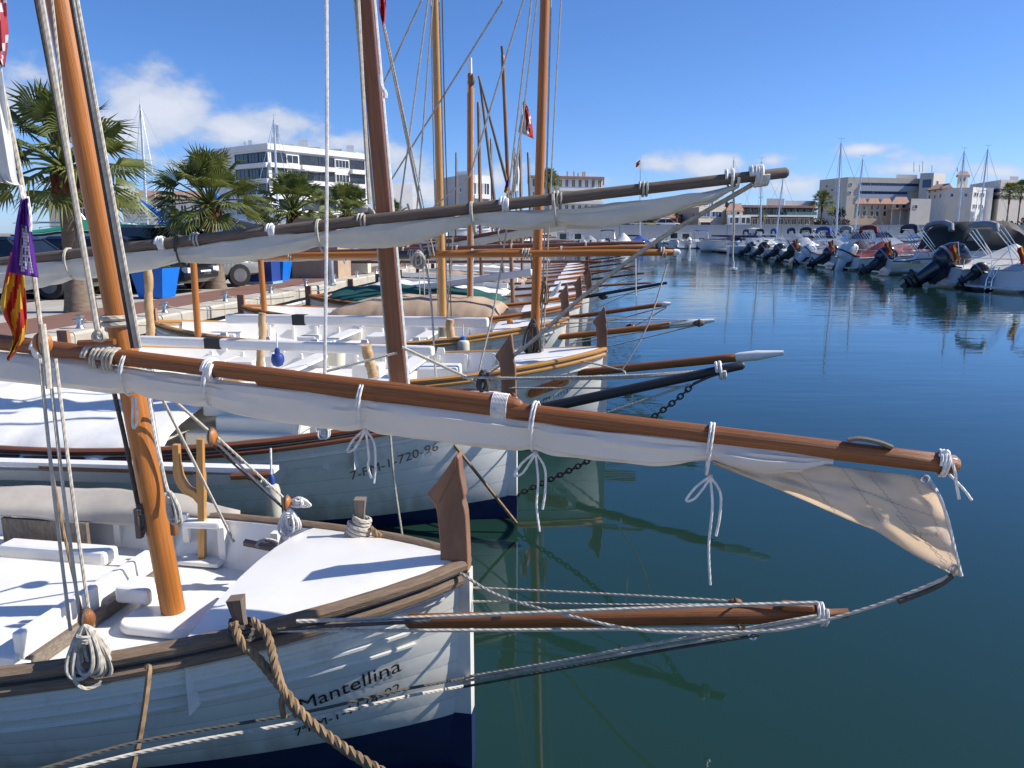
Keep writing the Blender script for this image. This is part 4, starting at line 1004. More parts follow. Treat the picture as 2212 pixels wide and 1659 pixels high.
rope('sheet', [at(1446,555,9.5), at(1400,700,9.3), at(1343,800,9.2)], .010, ROPE, b3); rope('sheet', [at(1373,548,9.6), at(1374,640,9.6)], .008, ROPEW, b3)
rope('sheet', [at(1343,800,9.2), at(1280,785,9.4), at(1190,770,9.8)], .010, ROPE, b3)
bsprit(b3, (1250,806), (1693,762), 9.6, 8.8, .052, WOOD, tip=.22)
for P in ([at(1302,790,9.8), at(1345,800,9.3), at(1350,815,9.2)], ): rope('strop', P, .014, ROPE, b3)
white_beam(b3, (300,735), (937,759), 10.6, 9.4, .13, .12, name='tiller_beam', wrap=.28)
crutch(b3, (563,800), (566,676), 10.2, .05, LOG, knob=.02); crutch(b3, (325,732), (318,560), 11.0, .058, LOG, knob=.022); crutch(b3, (428,727), (416,540), 10.8, .045, WOODL)
fender(at(600,778,9.3), .08, .17, 'small dark blue bottle shaped fender hung from white beam', mt=BLUED, cap=BLUED)
o = thing('bucket', 'small cream bucket standing on third boat', 'bucket', tuple(at(727,772,10.2))); MB().lathe([(.001,-.10),(.11,-.10),(.125,.10),(.11,.10),(.10,-.08),(.001,-.08)], (0,0,0), 14).build('body', CREAM, o); MB().tube([V((-.12,0,.09)), V((0,-.02,.02)), V((.12,0,.09))], .008, 5).build('handle', STEEL, o)

# ---- fourth boat
b4, H4 = llaut('white boat with orange varnished rail, large black lettering and yellow pine mast', (.95, 13.05), 6, L=7.4, B=2.5, zb=1.2, zm=.86, zs=1.05, deck=.62, fd=1.2, rail=WOODY, strakes=0, boot=.1, post=.62)
fittings(b4, H4, 4, 4, 2)
hull_text(b4, H4, 'O VE    UA', (1102,770), (1182,740), LEADW, name='boat_name'); hull_text(b4, H4, 'ARME    60', (1104,790), (1178,764), LEADW, name='registration')
m4, a4, d4 = bmast(b4, (958,748), (940,0), 13.3, .070, WOODY, 9.2, r1=.058)
MB().lathe([(.085,0),(.095,.05),(.08,.3),(.075,.32)], at(957,748,13.3), 12).build('mast_boot', mat('grey_canvas_boot', (.17,.17,.15), .8, bump=.5), b4, True)
rope('halyard', [at(968,740,13.1), at(956,300,13.1), at(948,0,13.1)], .012, ROPE, b4); rope('halyard', [at(975,690,13.1), at(962,300,13.1), at(955,0,13.1)], .010, ROPED, b4); rope('halyard', [at(948,740,13.1), at(936,300,13.1), at(931,0,13.1)], .010, ROPE, b4)
byard(b4, (480,560), (1411,532), 13.6, 12.6, .034, WOODL, r1=.032, n=10, ties=(.3,.6,.8), dep=.12)
bsprit(b4, (1183,731), (1543,692), 13.0, 12.4, .052, WOODL, tip=.26)
for P in ([at(1105,690,13.0), at(1300,688,12.7), at(1500,692,12.45)], [at(1120,700,13.0), at(1330,696,12.7), at(1500,694,12.45)], [at(1217,745,13.05), at(1380,718,12.7), at(1510,700,12.4)], [at(1217,772,13.05), at(1400,728,12.7), at(1525,698,12.4)], [at(1205,724,13.0), at(1360,712,12.7), at(1490,698,12.4)]): rope('bowsprit_guy', P, .010, ROPE, b4)
block(at(1510,698,12.4), .07, b4, WOODGD, sc=(1.4,.6,.8))
white_beam(b4, (490,688), (1056,697), 13.9, 12.6, .17, .14, name='tiller_beam', wrap=.30)
crutch(b4, (975,795), (972,690), 12.5, .07, LOG, knob=.03); crutch(b4, (571,672), (562,548), 13.9, .05, WOODL); crutch(b4, (1103,702), (1100,690), 12.9, .05, WOODL, name='bitt')
fender(at(1001,768,12.2), .10, .50, 'tall white fender with round blue top by yellow mast', cap=BLUEP)
# crescent-shaped white guard on the fourth boat's post
cg = MB(); P = [at(1180,640,12.95), at(1192,636,12.95), at(1204,624,12.95), at(1212,608,12.95)]; cg.tube(crm(P, 4), [.02+.05*math.sin(math.pi*i/12) for i in range(13)], 8, sq=.6); cg.build('post_guard', WHITE, b4, True)

# ---- fifth boat with the beige cover
b5, H5 = llaut('wooden boat wrapped in a beige canvas cover amidships with white tipped bowsprit', (1.45, 16.2), 6, L=7.4, B=2.5, zb=1.2, zm=.86, zs=1.05, fd=1.2, rail=WOODL, boot=.1, post=.6)
cover(b5, H5, .22, .70, .42, TARPB, 'boat_cover', 5, .18, ridge=1, pw=4.0, crease=.025)
bmast(b5, (1015,700), (1016,160), 16.4, .064, WOODL, None, r1=.055); tubeo('mast_cap', [at(1016,162,16.4), at(1016,125,16.4)], [.045,.035], WHITE, b5, world=True)
block(at(1021,172,16.3), .09, b5, WOODG); rope('halyard', [at(1010,690,16.2), at(1010,170,16.2)], .012, ROPE, b5); rope('halyard', [at(1021,650,16.2), at(1023,190,16.2)], .012, ROPEW, b5)
byard(b5, (430,552), (1389,524), 16.8, 15.6, .040, WOODD, r1=.036, sail=[(0,.14,.03),(.3,.16,.03),(.6,.15,.03),(.9,.12,.03),(1,.05,.03)], ties=(.12,.3,.48,.6,.72,.88), dep=.16, seed=7)
bsprit(b5, (1200,690), (1449,655), 16.0, 15.6, .045, WOOD, tip=.08)
for P in ([at(1217,710,16), at(1330,690,15.8), at(1440,662,15.6)], [at(1210,700,16), at(1320,692,15.8), at(1400,672,15.6)], [at(1217,740,16.2), at(1350,712,15.9), at(1440,664,15.6)]): rope('bowsprit_guy', P, .010, ROPE, b5)
block(at(1362,707,15.8), .08, b5, BLACK, sc=(1.3,.6,.9))
for x in (905, 915, 925): rope('tackle_line', [at(x,-0+560,15.2), at(x+2,640,15.0)], .010, ROPE, b5)
block(at(866,668,15.0), .10, b5, WOODB)
# ---- sixth boat and on: the far end of the row
b6, H6 = llaut('white boat with green canvas cover and dark upward curving bowsprit', (1.95, 19.2), 6, L=7.2, B=2.4, zb=1.2, zm=.88, zs=1.05, fd=1.2, rail=WOODL, boot=.1, post=.6)
cover(b6, H6, .30, .92, .42, TARPG, 'boat_cover', 6, .05, ridge=1)
bmast(b6, (1108,650), (1086,120), 19.6, .055, WOODB, None, r1=.045); tubeo('mast_cap', [at(1086,122,19.6), at(1084,100,19.6)], .035, WOODGD, b6, world=True)
byard(b6, (790,552), (1287,465), 20, 18.6, .042, WOODD, r1=.036, sail=[(0,.10,.03),(.3,.22,.03),(.6,.2,.03),(.9,.16,.05),(1,.05,.03)], ties=(.2,.4,.6,.8), dep=.2, seed=8)
bsprit(b6, (1225,648), (1440,611), 19.0, 18.3, .045, BLACKW)
for P in ([at(1217,665,19.2), at(1330,640,18.8), at(1425,618,18.4)], [at(1217,650,19.2), at(1330,628,18.8), at(1420,614,18.4)]): rope('bowsprit_guy', P, .011, ROPE, b6)
block(at(1303,640,18.8), .09, b6, BLACK, sc=(1.3,.7,.9))
white_beam(b6, (900,622), (1150,588), 19.5, 18.6, .17, .15, name='tiller_beam')
FAR = [ # label, x, y, mast x/top, tilt, rail, cover, yard
 ('white boat with white sailcover boom, seventh in the row of wooden boats', 2.2, 22.3, (1040,1033,222), WOODB, WOODD, TARPW, ((760,566),(1300,565)), WOODD),
 ('dark rimmed white wooden boat, eighth in the row along the quay', 2.5, 25.3, (1090,1036,170), WOODG, WOODD, None, ((840,556),(1230,545)), WOODD),
 ('low white wooden boat with tan mast, ninth in the row along the quay', 2.8, 28.4, (1128,1122,300), WOODB, WOODL, TARPB, ((900,545),(1240,520)), WOODB),
 ('white wooden boat with grey mast, tenth in the row along the quay', 3.1, 31.5, (1150,1140,330), WOODG, WOODL, None, ((880,530),(1220,520)), WOODD),
 ('small white wooden boat, eleventh in the row along the quay', 3.4, 34.6, (1020,1022,300), WOODG, WOODD, TARPW, ((900,520),(1200,512)), WOODB),
 ('white wooden boat beyond the others, twelfth in the row along the quay', 3.7, 37.8, (1065,1060,300), WOODB, WOODL, None, ((930,512),(1190,508)), WOODD),
 ('small far wooden boat, thirteenth in the row along the quay', 4.0, 41.0, (985,985,330), WOODG, WOODD, TARPB, None, None),
 ('farthest small wooden boat with a thin mast at the end of the row', 4.4, 44.5, (1118,1112,320), WOODG, WOODL, None, None, None)]
for k, (lab, x, y, (mb_, mx_, my_), mm, rl, cv, yd_, ym) in enumerate(FAR):
    bo, Hh = llaut(lab, (x, y), 6, L=7, B=2.35, zb=1.15, zm=.86, zs=1.05, fd=1.1, rail=rl, boot=.1, post=.58, ribs=False, white_line=False, postm=WOODB if k % 2 else WOODD)
    by = 506+F*1.7/y
    bmast(bo, (mb_, by), (mx_, my_), y+.2, .052, mm, None, r1=.04, n=8)
    if cv: cover(bo, Hh, .33, .93, .35, cv, 'boat_cover', k+9, .05, ridge=1)
    else: fittings(bo, Hh, k, 3, 1)
    if yd_: byard(bo, yd_[0], yd_[1], y+.4, y-.8, .042, ym, r1=.036, n=8, sail=[(0,.1,.03),(.5,.16,.03),(1,.05,.03)] if k % 2 else None, ties=(.2,.5,.8), dep=.15, seed=20+k)
    l = PM[bo.name]; spar('bowsprit', l @ V((-.3,-.1,1.12)), l @ V((1.75,-.05,1.25+.12*(k % 3))), .042, .028, (WOOD, BLACKW, WOODD)[k % 3], bo, n=8)
    for dz in (.35, .8): rope('bowsprit_guy', [l @ V((0,0,1.2-dz)), l @ V((1.7,-.05,1.2))], .011, ROPE, bo)
    rope('halyard', [at(mb_+4, by, y), at(mx_+4, my_+10, y)], .013, ROPE, bo)
    white_beam(bo, (0,0), (1,1), 1, 1, .01, .01) if False else None
    o = MB().bar((-2.3,-.3,1.15), (-6.2,.2,1.28), .12, .14).build('boom', WHITE, bo, smooth=False)
# leaning lateen yards at the far masts
for root, p0, p1, Y in ((b6, (1102,420), (1034,165), 19.4),):
    spar('lateen_yard', at(*p0, Y), at(*p1, Y), .045, .025, WOODG, root, n=8)
# stays across the sky
for P, r_, root in (([at(1087,0,12.6), at(832,410,13.8)], .016, b4), ([at(1131,0,12.6), at(1015,380,12.9), at(870,560,13.2)][:2], .016, b4), ([at(911,0,9.6), at(812,215,10)], .011, b3), ([at(925,0,9.6), at(862,458,9.9)], .011, b3), ([at(935,0,9.4), at(900,458,9.9)], .010, b3),
                    ([at(828,52,7.2), at(930,552,7.5)], .012, b2), ([at(830,52,7.2), at(938,552,7.5)], .008, b2), ([at(1160,0,9.6), at(1130,250,9.8), at(1107,445,9.9)], .010, b3), ([at(1148,0,9.5), at(1094,455,9.7), at(1062,720,9.8)][:2], .012, b3), ([at(1015,380,12.9), at(870,505,13.4)], .014, b4),
                    ([at(880,440,9.9), at(925,600,9.8), at(942,820,9.4)], .014, b3), ([at(1130,250,9.8), at(1075,620,9.8), at(1035,800,9.6)], .013, b3), ([at(984,455,9.9), at(968,650,12), at(965,690,13)], .012, b4)):
    rope('stay', P, r_, ROPE, root)
# ================================================================ flags
def cloth_flag(name, label, left, right, Y, colf, mats, nu=10, nv=22, fold=.03, parent=None, seed=0, cat='flag', extra=None, group=None):
    Lc = crm([V((x, y, 0)) for x, y in left], 8); Rc = crm([V((x, y, 0)) for x, y in right], 8)
    def pick(C, t):
        k = t*(len(C)-1); i = min(int(k), len(C)-2); return C[i].lerp(C[i+1], k-i)
    rows = []
    for j in range(nv+1):
        v = j/nv; a, b = pick(Lc, v), pick(Rc, v); row = []
        for i in range(nu+1):
            u = i/nu; p = a.lerp(b, u); row.append(at(p.x, p.y, Y-fold*math.sin(u*9+v*2+seed)*(.4+v*.6)-fold*.4*math.sin(u*21+seed-v*5)))
        rows.append(row)
    m = MB(); base = 0
    for r in rows: m.v += r
    for j in range(nv):
        for i in range(nu):
            m.mi = colf((i+.5)/nu, (j+.5)/nv); k = j*(nu+1)+i; m.face((k, k+1, k+nu+2, k+nu+1))
    root = thing(name, label, cat, tuple(rows[0][0]), group=group); o = m.build('cloth', mats, root, True)
    s_ = o.modifiers.new('thick', 'SOLIDIFY'); s_.thickness = .002
    return root, rows
FP = mat('flag_purple', (.12,.022,.29), .7, transl=.35, var=.1); FR = mat('flag_red', (.52,.03,.02), .7, transl=.35, var=.1); FY = mat('flag_yellow', (.75,.42,.03), .7, transl=.35, var=.1)
FW = mat('flag_white', (.78,.78,.76), .7, transl=.35, var=.06); FPK = mat('flag_faded_red', (.55,.07,.09), .7, transl=.35, var=.15)
ro, rows = cloth_flag('striped_flag', 'lower folds of flag with red and yellow stripes hanging over the yard', [(24,545),(6,630),(4,670),(26,720),(24,750),(14,775)], [(52,590),(57,650),(58,700),(50,735),(38,755),(18,780)], 3.06, lambda u, v: int(u*3.6+v*4.2) % 2, [FR, FY], fold=.025, nu=16, nv=28)
ro, rows = cloth_flag('castle_flag', 'purple flag with white castle hanging beside the near mast', [(46,430),(36,480),(27,540),(17,588)], [(60,428),(68,490),(74,545),(83,600)], 3.0, lambda u, v: 0, [FP], fold=.018, nu=20, nv=40)
def castle():
    pat = ['..........','.##..##...','.###.##.#.','..######..','.########.','.##.####.#','..#.###.##','.########.','..##.####.','.###.#.##.','..#######.','..##.##.#.','.########.','..##.####.','...######.','...##.###.']
    m = MB(); nv_, nu_ = len(rows)-1, len(rows[0])-1
    def bil(u, v):
        i0 = min(nu_-1, int(u*nu_)); j0 = min(nv_-1, int(v*nv_)); fi, fj = u*nu_-i0, v*nv_-j0
        return rows[j0][i0].lerp(rows[j0][i0+1], fi).lerp(rows[j0+1][i0].lerp(rows[j0+1][i0+1], fi), fj)+V((0,-.004,0))
    for j, row in enumerate(pat):
        for i, ch in enumerate(row):
            if ch != '#': continue
            u0, v0 = .22+.074*i, .30+.041*j; k = len(m.v); m.v += [bil(u0, v0), bil(u0+.062, v0), bil(u0+.062, v0+.036), bil(u0, v0+.036)]; m.face((k, k+1, k+2, k+3))
    o = m.build('castle_emblem', FW, ro, True, smooth=False); o['kind'] = 'stuff'
castle()
rope('flag_halyard', [at(44,400,3.0), at(47,418,3.0), at(52,432,3.0)], .008, ROPEW, ro); rope('flag_halyard', [at(60,425,3.0), at(66,470,2.98), at(66,500,2.98)], .005, ROPEW, ro)
cloth_flag('white_flag', 'long white flag furled down the near left edge beside the mast', [(-60,140),(-60,250),(-50,330),(-25,385),(5,395)], [(4,140),(14,230),(26,310),(36,385),(44,402)], 3.1, lambda u, v: 0, [FW], fold=.03)
cloth_flag('red_banner', 'faded red banner with white marks at the upper left edge', [(-60,-60),(-60,20),(-50,90),(0,140)], [(10,-60),(15,20),(17,80),(9,145)], 3.1, lambda u, v: 1 if (int(u*9)+int(v*11)) % 5 == 0 else 0, [FPK, FW], fold=.03)
cloth_flag('pennant', 'folded faded red pennant hanging high beside the second mast', [(819,-20),(819,15),(823,40),(826,54)], [(833,-20),(834,15),(832,40),(829,55)], 7.2, lambda u, v: 0, [FPK], fold=.05)
cloth_flag('red_white_flag', 'white and red flag hanging among the middle masts', [(1128,222),(1124,260),(1119,285)], [(1135,215),(1148,260),(1153,300)], 17.0, lambda u, v: 1 if (u > .5 and v > .15 and int(u*7+v*5) % 4) else 0, [FW, FR], fold=.1)
cloth_flag('blue_flag', 'small dark blue and orange flag low among the middle masts', [(1093,395),(1088,415)], [(1100,380),(1098,420)], 19, lambda u, v: 1 if v > .6 else 0, [FP, FY], fold=.06)
cloth_flag('grey_flag', 'greyish furled flag hanging among the far masts', [(1106,330),(1108,380),(1104,415)], [(1113,325),(1122,370),(1120,415)], 22, lambda u, v: 0, [FW], fold=.1)

# ================================================================ palms
FROND = mat('palm_leaf', (.145,.172,.04), .45, var=.4, vscale=5, spec=.5, transl=.38, col2=(.22,.20,.05), c2amt=.35); FROND2 = mat('palm_leaf_dry', (.22,.17,.06), .7, var=.3, vscale=5, transl=.2)
TRUNK = mat('palm_trunk_bark', (.20,.155,.115), .9, var=.25, vscale=4, stretch=(1,1,3), bump=.8, bscale=9, spec=.1); TRUNKR = mat('palm_trunk_fibre', (.17,.075,.035), .9, var=.4, vscale=8, bump=1, bscale=14, spec=.1)
def crown_mesh(seed, Rr, n=40):
    rnd = random.Random(seed); m = MB()
    for k in range(n):
        a = k*2.399+rnd.uniform(-.3,.3); e = R(-28+112*(k/n)**.85+rnd.uniform(-8,8)); L_ = Rr*rnd.uniform(.52,.68); dry = e < R(-20) and rnd.random() < .2
        m.mi = 1 if dry else 0
        d = V((math.cos(a)*math.cos(e), math.sin(a)*math.cos(e), math.sin(e))); tip = d*L_+V((0,0,-.10*Rr*math.cos(e)))
        m.tube([V((0,0,0)), d*L_*.5, tip], [.022,.017,.012], 4, cap=False)
        f = (tip-d*L_*.5).normalized(); side = f.cross(V((0,0,1))); side = side.normalized() if side.length > .05 else V((1,0,0)); nrm = side.cross(f); nb = 24; bl = Rr*rnd.uniform(.42,.55)
        roll = rnd.uniform(-.6,.6); side, nrm = side*math.cos(roll)+nrm*math.sin(roll), nrm*math.cos(roll)-side*math.sin(roll)
        for j in range(nb):
            t = (j/(nb-1)-.5)*R(190); dd = (f*math.cos(t)+side*math.sin(t)+nrm*(.18*abs(math.sin(t)))).normalized()
            l = bl*(.72+.28*math.cos(t))*rnd.uniform(.9,1.05); w = .034*Rr*.5; pw = dd.cross(nrm).normalized()
            k0 = len(m.v); mid = tip+dd*l*.55; end = tip+dd*l+V((0,0,-.26*l*rnd.uniform(.4,1.5)))
            m.v += [tip, mid+pw*w, mid-pw*w, end, mid+nrm*w*.6]
            m.face((k0, k0+1, k0+4)); m.face((k0, k0+4, k0+2)); m.face((k0+1, k0+3, k0+4)); m.face((k0+4, k0+3, k0+2))
    return m.mesh('crown', [FROND, FROND2], smooth=False)
CROWNS = [crown_mesh(s, 1.0) for s in (1, 2, 3)]
def palm(label, base, h, Rr, seed, r=.22, grp='palms along the quay'):
    o = thing('palm_tree', label, 'palm tree', tuple(base), random.Random(seed).uniform(0, 6), grp); rnd = random.Random(seed)
    prof = [(r*1.25,-.05),(r*1.12,.15),(r*.98,.5),(r*.86,1.1)]+[(r*(.80-.1*i/5)*(1+.03*(-1)**i), 1.1+(h*.72-1.1)*i/5) for i in range(1, 6)]
    MB().lathe(prof, n=14).build('trunk', TRUNK, o)
    m = MB(); m.lathe([(r*.70,h*.715),(r*.95,h*.76),(r*1.0,h*.86),(r*.7,h*.97),(r*.2,h*1.02)], n=12)
    for k in range(40):
        a = k*2.4; z = h*(.74+.25*k/40); m.box((math.cos(a)*r*.95, math.sin(a)*r*.95, z), (.09,.05,.16), rz=a)
    m.build('leaf_bases', TRUNKR, o, smooth=False)
    c = mobj('crown', CROWNS[seed % 3], o); c.location = (0,0,h); c.scale = (Rr,)*3; c.rotation_euler = (0,0,seed*1.3)
    return o
def pb(px, py): return az(px, py, QZ)
palm('tall palm with thick grey trunk behind the near mast', pb(172,672), 3.2, 1.9, 3, .27)
palm('second palm from left, next to the bright blue pole', pb(466,622), 2.65, 1.95, 1, .30)
palm('third palm from left, in front of the white apartment block', pb(641,597), 2.6, 1.9, 2, .28)
palm('fourth palm, small behind the second mast', at(752,560,41), 2.3, 1.8, 4, .28)
palm('low palm partly hidden by the second mast and grey yard', at(846,540,55), 2.0, 1.7, 5, .28)

# ================================================================ quayside furniture
def planter(label, p, w, h, mt, bush=True):
    o = thing('planter', label, 'planter', tuple(p), -QA, 'planters on the quay'); m = MB()
    t = .03; a, b = w*.36, w*.5
    for s, (x0, y0, x1, y1) in enumerate(((-1,-1,1,-1),(1,-1,1,1),(1,1,-1,1),(-1,1,-1,-1))):
        q4 = [V((x0*a,y0*a,0)), V((x1*a,y1*a,0)), V((x1*b,y1*b,h)), V((x0*b,y0*b,h)), V((x0*a,y0*a,0))*(1-t*2), V((x1*a,y1*a,0))*(1-t*2), V((x1*b*.9,y1*b*.9,h)), V((x0*b*.9,y0*b*.9,h))]
        n = len(m.v); m.v += q4
        for f in ((0,1,2,3),(3,2,6,7),(7,6,5,4)): m.face([n+i for i in f])
    n = len(m.v); m.v += [V((x*b*.92, y*b*.92, h*.92)) for x, y in ((-1,-1),(1,-1),(1,1),(-1,1))]; m.build('tub', mt, o, smooth=False)
    MB().box((0,0,h*.9), (w*.88,w*.88,.02)).build('soil', mat('soil', (.06,.045,.03), .95), o, smooth=False)
    if bush:
        rnd = random.Random(int(w*100)); m = MB()
        for k in range(420):
            a, e, rr_ = rnd.uniform(0,6.3), rnd.uniform(-.2,1.5), w*.5*rnd.uniform(.5,1.05); c = V((math.cos(a)*math.cos(e)*rr_, math.sin(a)*math.cos(e)*rr_, h+.05+math.sin(e)*rr_*.8)); u = V((rnd.uniform(-1,1), rnd.uniform(-1,1), rnd.uniform(-1,1))).normalized()*.045; v = V((rnd.uniform(-1,1), rnd.uniform(-1,1), rnd.uniform(-1,1))).normalized()*.025
            n = len(m.v); m.v += [c-u, c+v, c+u, c-v]; m.face((n, n+1, n+2, n+3))
        m.build('foliage', FROND, o, smooth=False)['kind'] = 'stuff'
planter('bright blue tapered planter beside the wooden post', pb(340,642), .95, .82, BLUEP)
planter('bright blue planter in front of the dark blue kiosk box', pb(599,606), .95, .85, BLUEP)
def totem():
    o = thing('recycling_bin', 'dark blue upright recycling bin next to the blue planter', 'bin', tuple(pb(570,612)), -QA)
    MB().box((0,0,.85), (.95,.8,1.7)).build('body', BLUED, o, smooth=False); MB().box((0,0,1.74), (1.02,.86,.1)).build('lid', BLUEP, o, smooth=False); MB().box((0,0,.04), (1.05,.9,.08)).build('base', mat('pale_blue', (.25,.45,.7), .5), o, smooth=False)
    MB().box((.1,-.41,1.25), (.4,.02,.12)).build('slot', BLACK, o, smooth=False)
totem()
o = thing('blue_pole_cover', 'bright blue fabric wrapped pole beside the second palm', 'pole', tuple(pb(478,615)))
MB().lathe([(.10,1.4),(.16,1.6),(.17,2.3),(.13,2.75),(.10,2.9),(.14,3.05),(.05,3.2)], n=8).build('cover', BLUEP, o); MB().lathe([(.05,0),(.05,1.4)], n=8).build('pole', STEEL, o)
o = thing('crane', 'bright blue jib crane rising behind the parked cars', 'crane', tuple(at(365,520,44)))
for d_ in (0, .35):
    MB().bar(at(285,425,44)+V((0,d_,0)), at(372,485,44)+V((0,d_,0)), .12, .14).build('jib', BLUEP, o, True, smooth=False)
for k in range(5): MB().bar(at(290+k*18,430+k*12,44), at(300+k*18,437+k*12,44)+V((0,.35,0)), .06, .06).build('brace', BLUEP, o, True, smooth=False)
MB().box((0,0,.4), (.7,.7,2.4)).build('column', BLUEP, o, smooth=False); MB().box((.4,0,1.2), (1.2,.6,.5)).build('counterweight', BLUEP, o, smooth=False)
# electricity pillar, stone planter, crates on the pavement
o = thing('service_pillar', 'slim grey service pillar standing at the quay edge', 'pillar', tuple(pb(716,617)), -QA); MB().lathe([(.16,0),(.16,.05),(.11,.08),(.11,.95),(.14,.97),(.14,1.1),(.02,1.14)], n=12).build('column', STEEL, o)
o = thing('kiosk', 'closed beige canvas covered kiosk stall beyond the third palm', 'kiosk', tuple(az(700,600,QZ)+V((0,0,0))), -QA)
MB().box((-.2,.4,1.0), (1.9,1.7,2.0)).build('canvas_side', TARPB, o, smooth=False); MB().prism([(-1.2,2.0),(.8,2.0),(.5,2.35),(-.9,2.35)], lambda x, z: (x,-.5,z), lambda x, z: (x,1.3,z)).build('canvas_roof', TARPB, o, smooth=False)
o = thing('stone_planter', 'low pale stone trough planter on the red path', 'planter', tuple(az(760,592,QZ)), -QA); MB().box((0,0,.32), (1.6,.6,.5)).build('trough', CREAM, o, smooth=False); MB().box((-.6,0,.03), (.15,.5,.06)).build('foot', CREAM, o, smooth=False); MB().box((.6,0,.03), (.15,.5,.06)).build('foot', CREAM, o, smooth=False)
ORD = ('first','second','third','fourth','fifth','sixth','seventh','eighth','ninth','tenth','eleventh','twelfth')
def bollard(k, a):
    o = thing('mooring_bollard', 'small steel mooring post on the coping, %s from the near end' % ORD[k-1], 'bollard', tuple(q(a,.2,QZ)), -QA, 'mooring posts along the coping')
    MB().lathe([(.09,0),(.07,.03),(.055,.05),(.055,.2),(.09,.22),(.09,.25),(.02,.27)], n=10).build('post', STEEL, o); MB().tube([V((-.14,0,.16)), V((.14,0,.16))], .02, 6).build('cross_bar', STEEL, o); return o
for k in range(12): bollard(k+1, 11.5+k*3.0)
for k, (P, w) in enumerate((([q(14.5,.2,QZ+.15), q(15.5,-1.6,.9)], 1), ([q(17.5,.2,QZ+.15), q(18.2,-1.4,.95)], 1), ([q(20.5,.2,QZ+.15), q(21.2,-1.4,.95)], 1), ([q(23.5,.2,QZ+.15), q(24.2,-1.4,.95)], 1))):
    o = rope('stern_line', sag(P[0], P[1], .08), .014, ROPE); tag(o, 'grey stern line from a quay post to the %s wooden boat in the row' % ('third','fourth','fifth','sixth')[k], 'rope', 'stern lines to the quay')

# ================================================================ cars
GLASS = mat('dark_car_glass', (.012,.015,.018), .08, var=.1, spec=.8); LAMPW = mat('headlamp_glass', (.6,.62,.65), .15, var=.1); LAMPR = mat('tail_lamp_red', (.35,.01,.01), .25); PLATE = mat('number_plate', (.75,.75,.73), .5, var=.03)
def car(label, p, rz, col, kind='saloon', rough=.25):
    cm = mat('car_paint_%d_%d_%d' % tuple(int(c*1000) for c in col), col, rough, coat=.8, var=.05); o = thing('parked_car', label, 'car', tuple(p), rz, 'cars parked behind the palms')
    suv = kind == 'suv'; H_ = 1.75 if suv else 1.45; L_ = 4.4; bz = .95 if suv else .86; gz = .32 if suv else .24
    sec = [(-2.2,gz+.22,bz-.22,.70),(-2.12,gz,bz-.06,.80),(-1.6,gz-.04,bz+.02,.88),(0,gz-.05,bz,.90),(1.0,gz-.04,bz-.02,.89),(1.6,gz-.02,bz-.10,.86),(2.05,gz+.02,bz-.22,.78),(2.18,gz+.14,bz-.34,.66)]
    m = MB(); rings = []
    for x, z0, z1, hw in sec:
        zc = (z0+z1)/2; rings.append([V((x, hw*c, zc+(z1-z0)/2*s_)) for c, s_ in ((-.97,-.75),(-.85,-1),(.85,-1),(.97,-.75),(1,0),(.98,.55),(.86,.95),(.7,1),(-.7,1),(-.86,.95),(-.98,.55),(-1,0))])
    m.loft(rings); m.build('body', cm, o)
    b0, b1_, t0, t1 = (-2.05 if suv else -1.75), 1.05, (-1.8 if suv else -1.05), .35
    m = MB(); m.loft([[V((b0,-.80,bz-.02)), V((b1_,-.80,bz-.06)), V((b1_,.80,bz-.06)), V((b0,.80,bz-.02))], [V((t0,-.62,H_-.06)), V((t1,-.62,H_-.06)), V((t1,.62,H_-.06)), V((t0,.62,H_-.06))]]); m.build('windows', GLASS, o, smooth=False)
    m = MB(); m.loft([[V((t0-.06,-.65,H_-.08)), V((t1+.06,-.65,H_-.08)), V((t1+.06,.65,H_-.08)), V((t0-.06,.65,H_-.08))], [V((t0+.1,-.54,H_)), V((t1-.12,-.54,H_)), V((t1-.12,.54,H_)), V((t0+.1,.54,H_))]]); m.build('roof', cm, o, smooth=False)
    for sd in (-1, 1):
        for P_, Q_ in (((b0,sd*.80,bz-.02), (t0,sd*.63,H_-.06)), ((b1_,sd*.80,bz-.05), (t1,sd*.63,H_-.06)), ((-.35,sd*.805,bz-.02), (-.3,sd*.63,H_-.06))): MB().bar(P_, Q_, .055, .045).build('pillar', cm, o, smooth=False)
        for x in (-1.35, 1.35):
            w = MB().lathe([(.18,-.11),(.31,-.10),(.33,-.06),(.33,.06),(.31,.10),(.18,.11)], (x, sd*.80, .33), 18, Matrix.Rotation(R(90), 3, 'X')).build('wheel', RUBBER, o); MB().lathe([(.02,-.12),(.19,-.115),(.2,.115),(.02,.12)], (x, sd*.80, .33), 12, Matrix.Rotation(R(90), 3, 'X')).build('rim', STEELD, w)
        MB().box((2.06,sd*.62,bz-.27), (.16,.3,.13)).build('headlight', LAMPW, o, smooth=False); MB().box((-2.13,sd*.66,bz-.18), (.14,.22,.18 if not suv else .3)).build('tail_light', LAMPR, o, smooth=False); MB().box((.75,sd*.97,bz+.04), (.12,.14,.1)).build('mirror', cm, o, smooth=False)
    for x, s_ in ((2.19,1), (-2.215,-1)): MB().box((x,0,.52), (.02,.5,.11)).build('number_plate', PLATE, o, smooth=False)
    MB().box((2.13,0,.45), (.14,1.1,.16)).build('grille', BLACK, o, smooth=False)
    o.scale = (1.16,)*3
    return o
def onroad(px, py): return az(px, py, QZ)
car('black saloon parked at the far left behind the thick palm trunk', onroad(40,640), math.pi/2-QA-1.50, (.006,.008,.014))
car('very dark navy car parked between palm trunk and near mast', onroad(215,622), math.pi/2-QA-1.45, (.008,.012,.03))
car('dark hatchback with bright headlamps beside the blue planter', onroad(285,628), -.15, (.012,.013,.016))
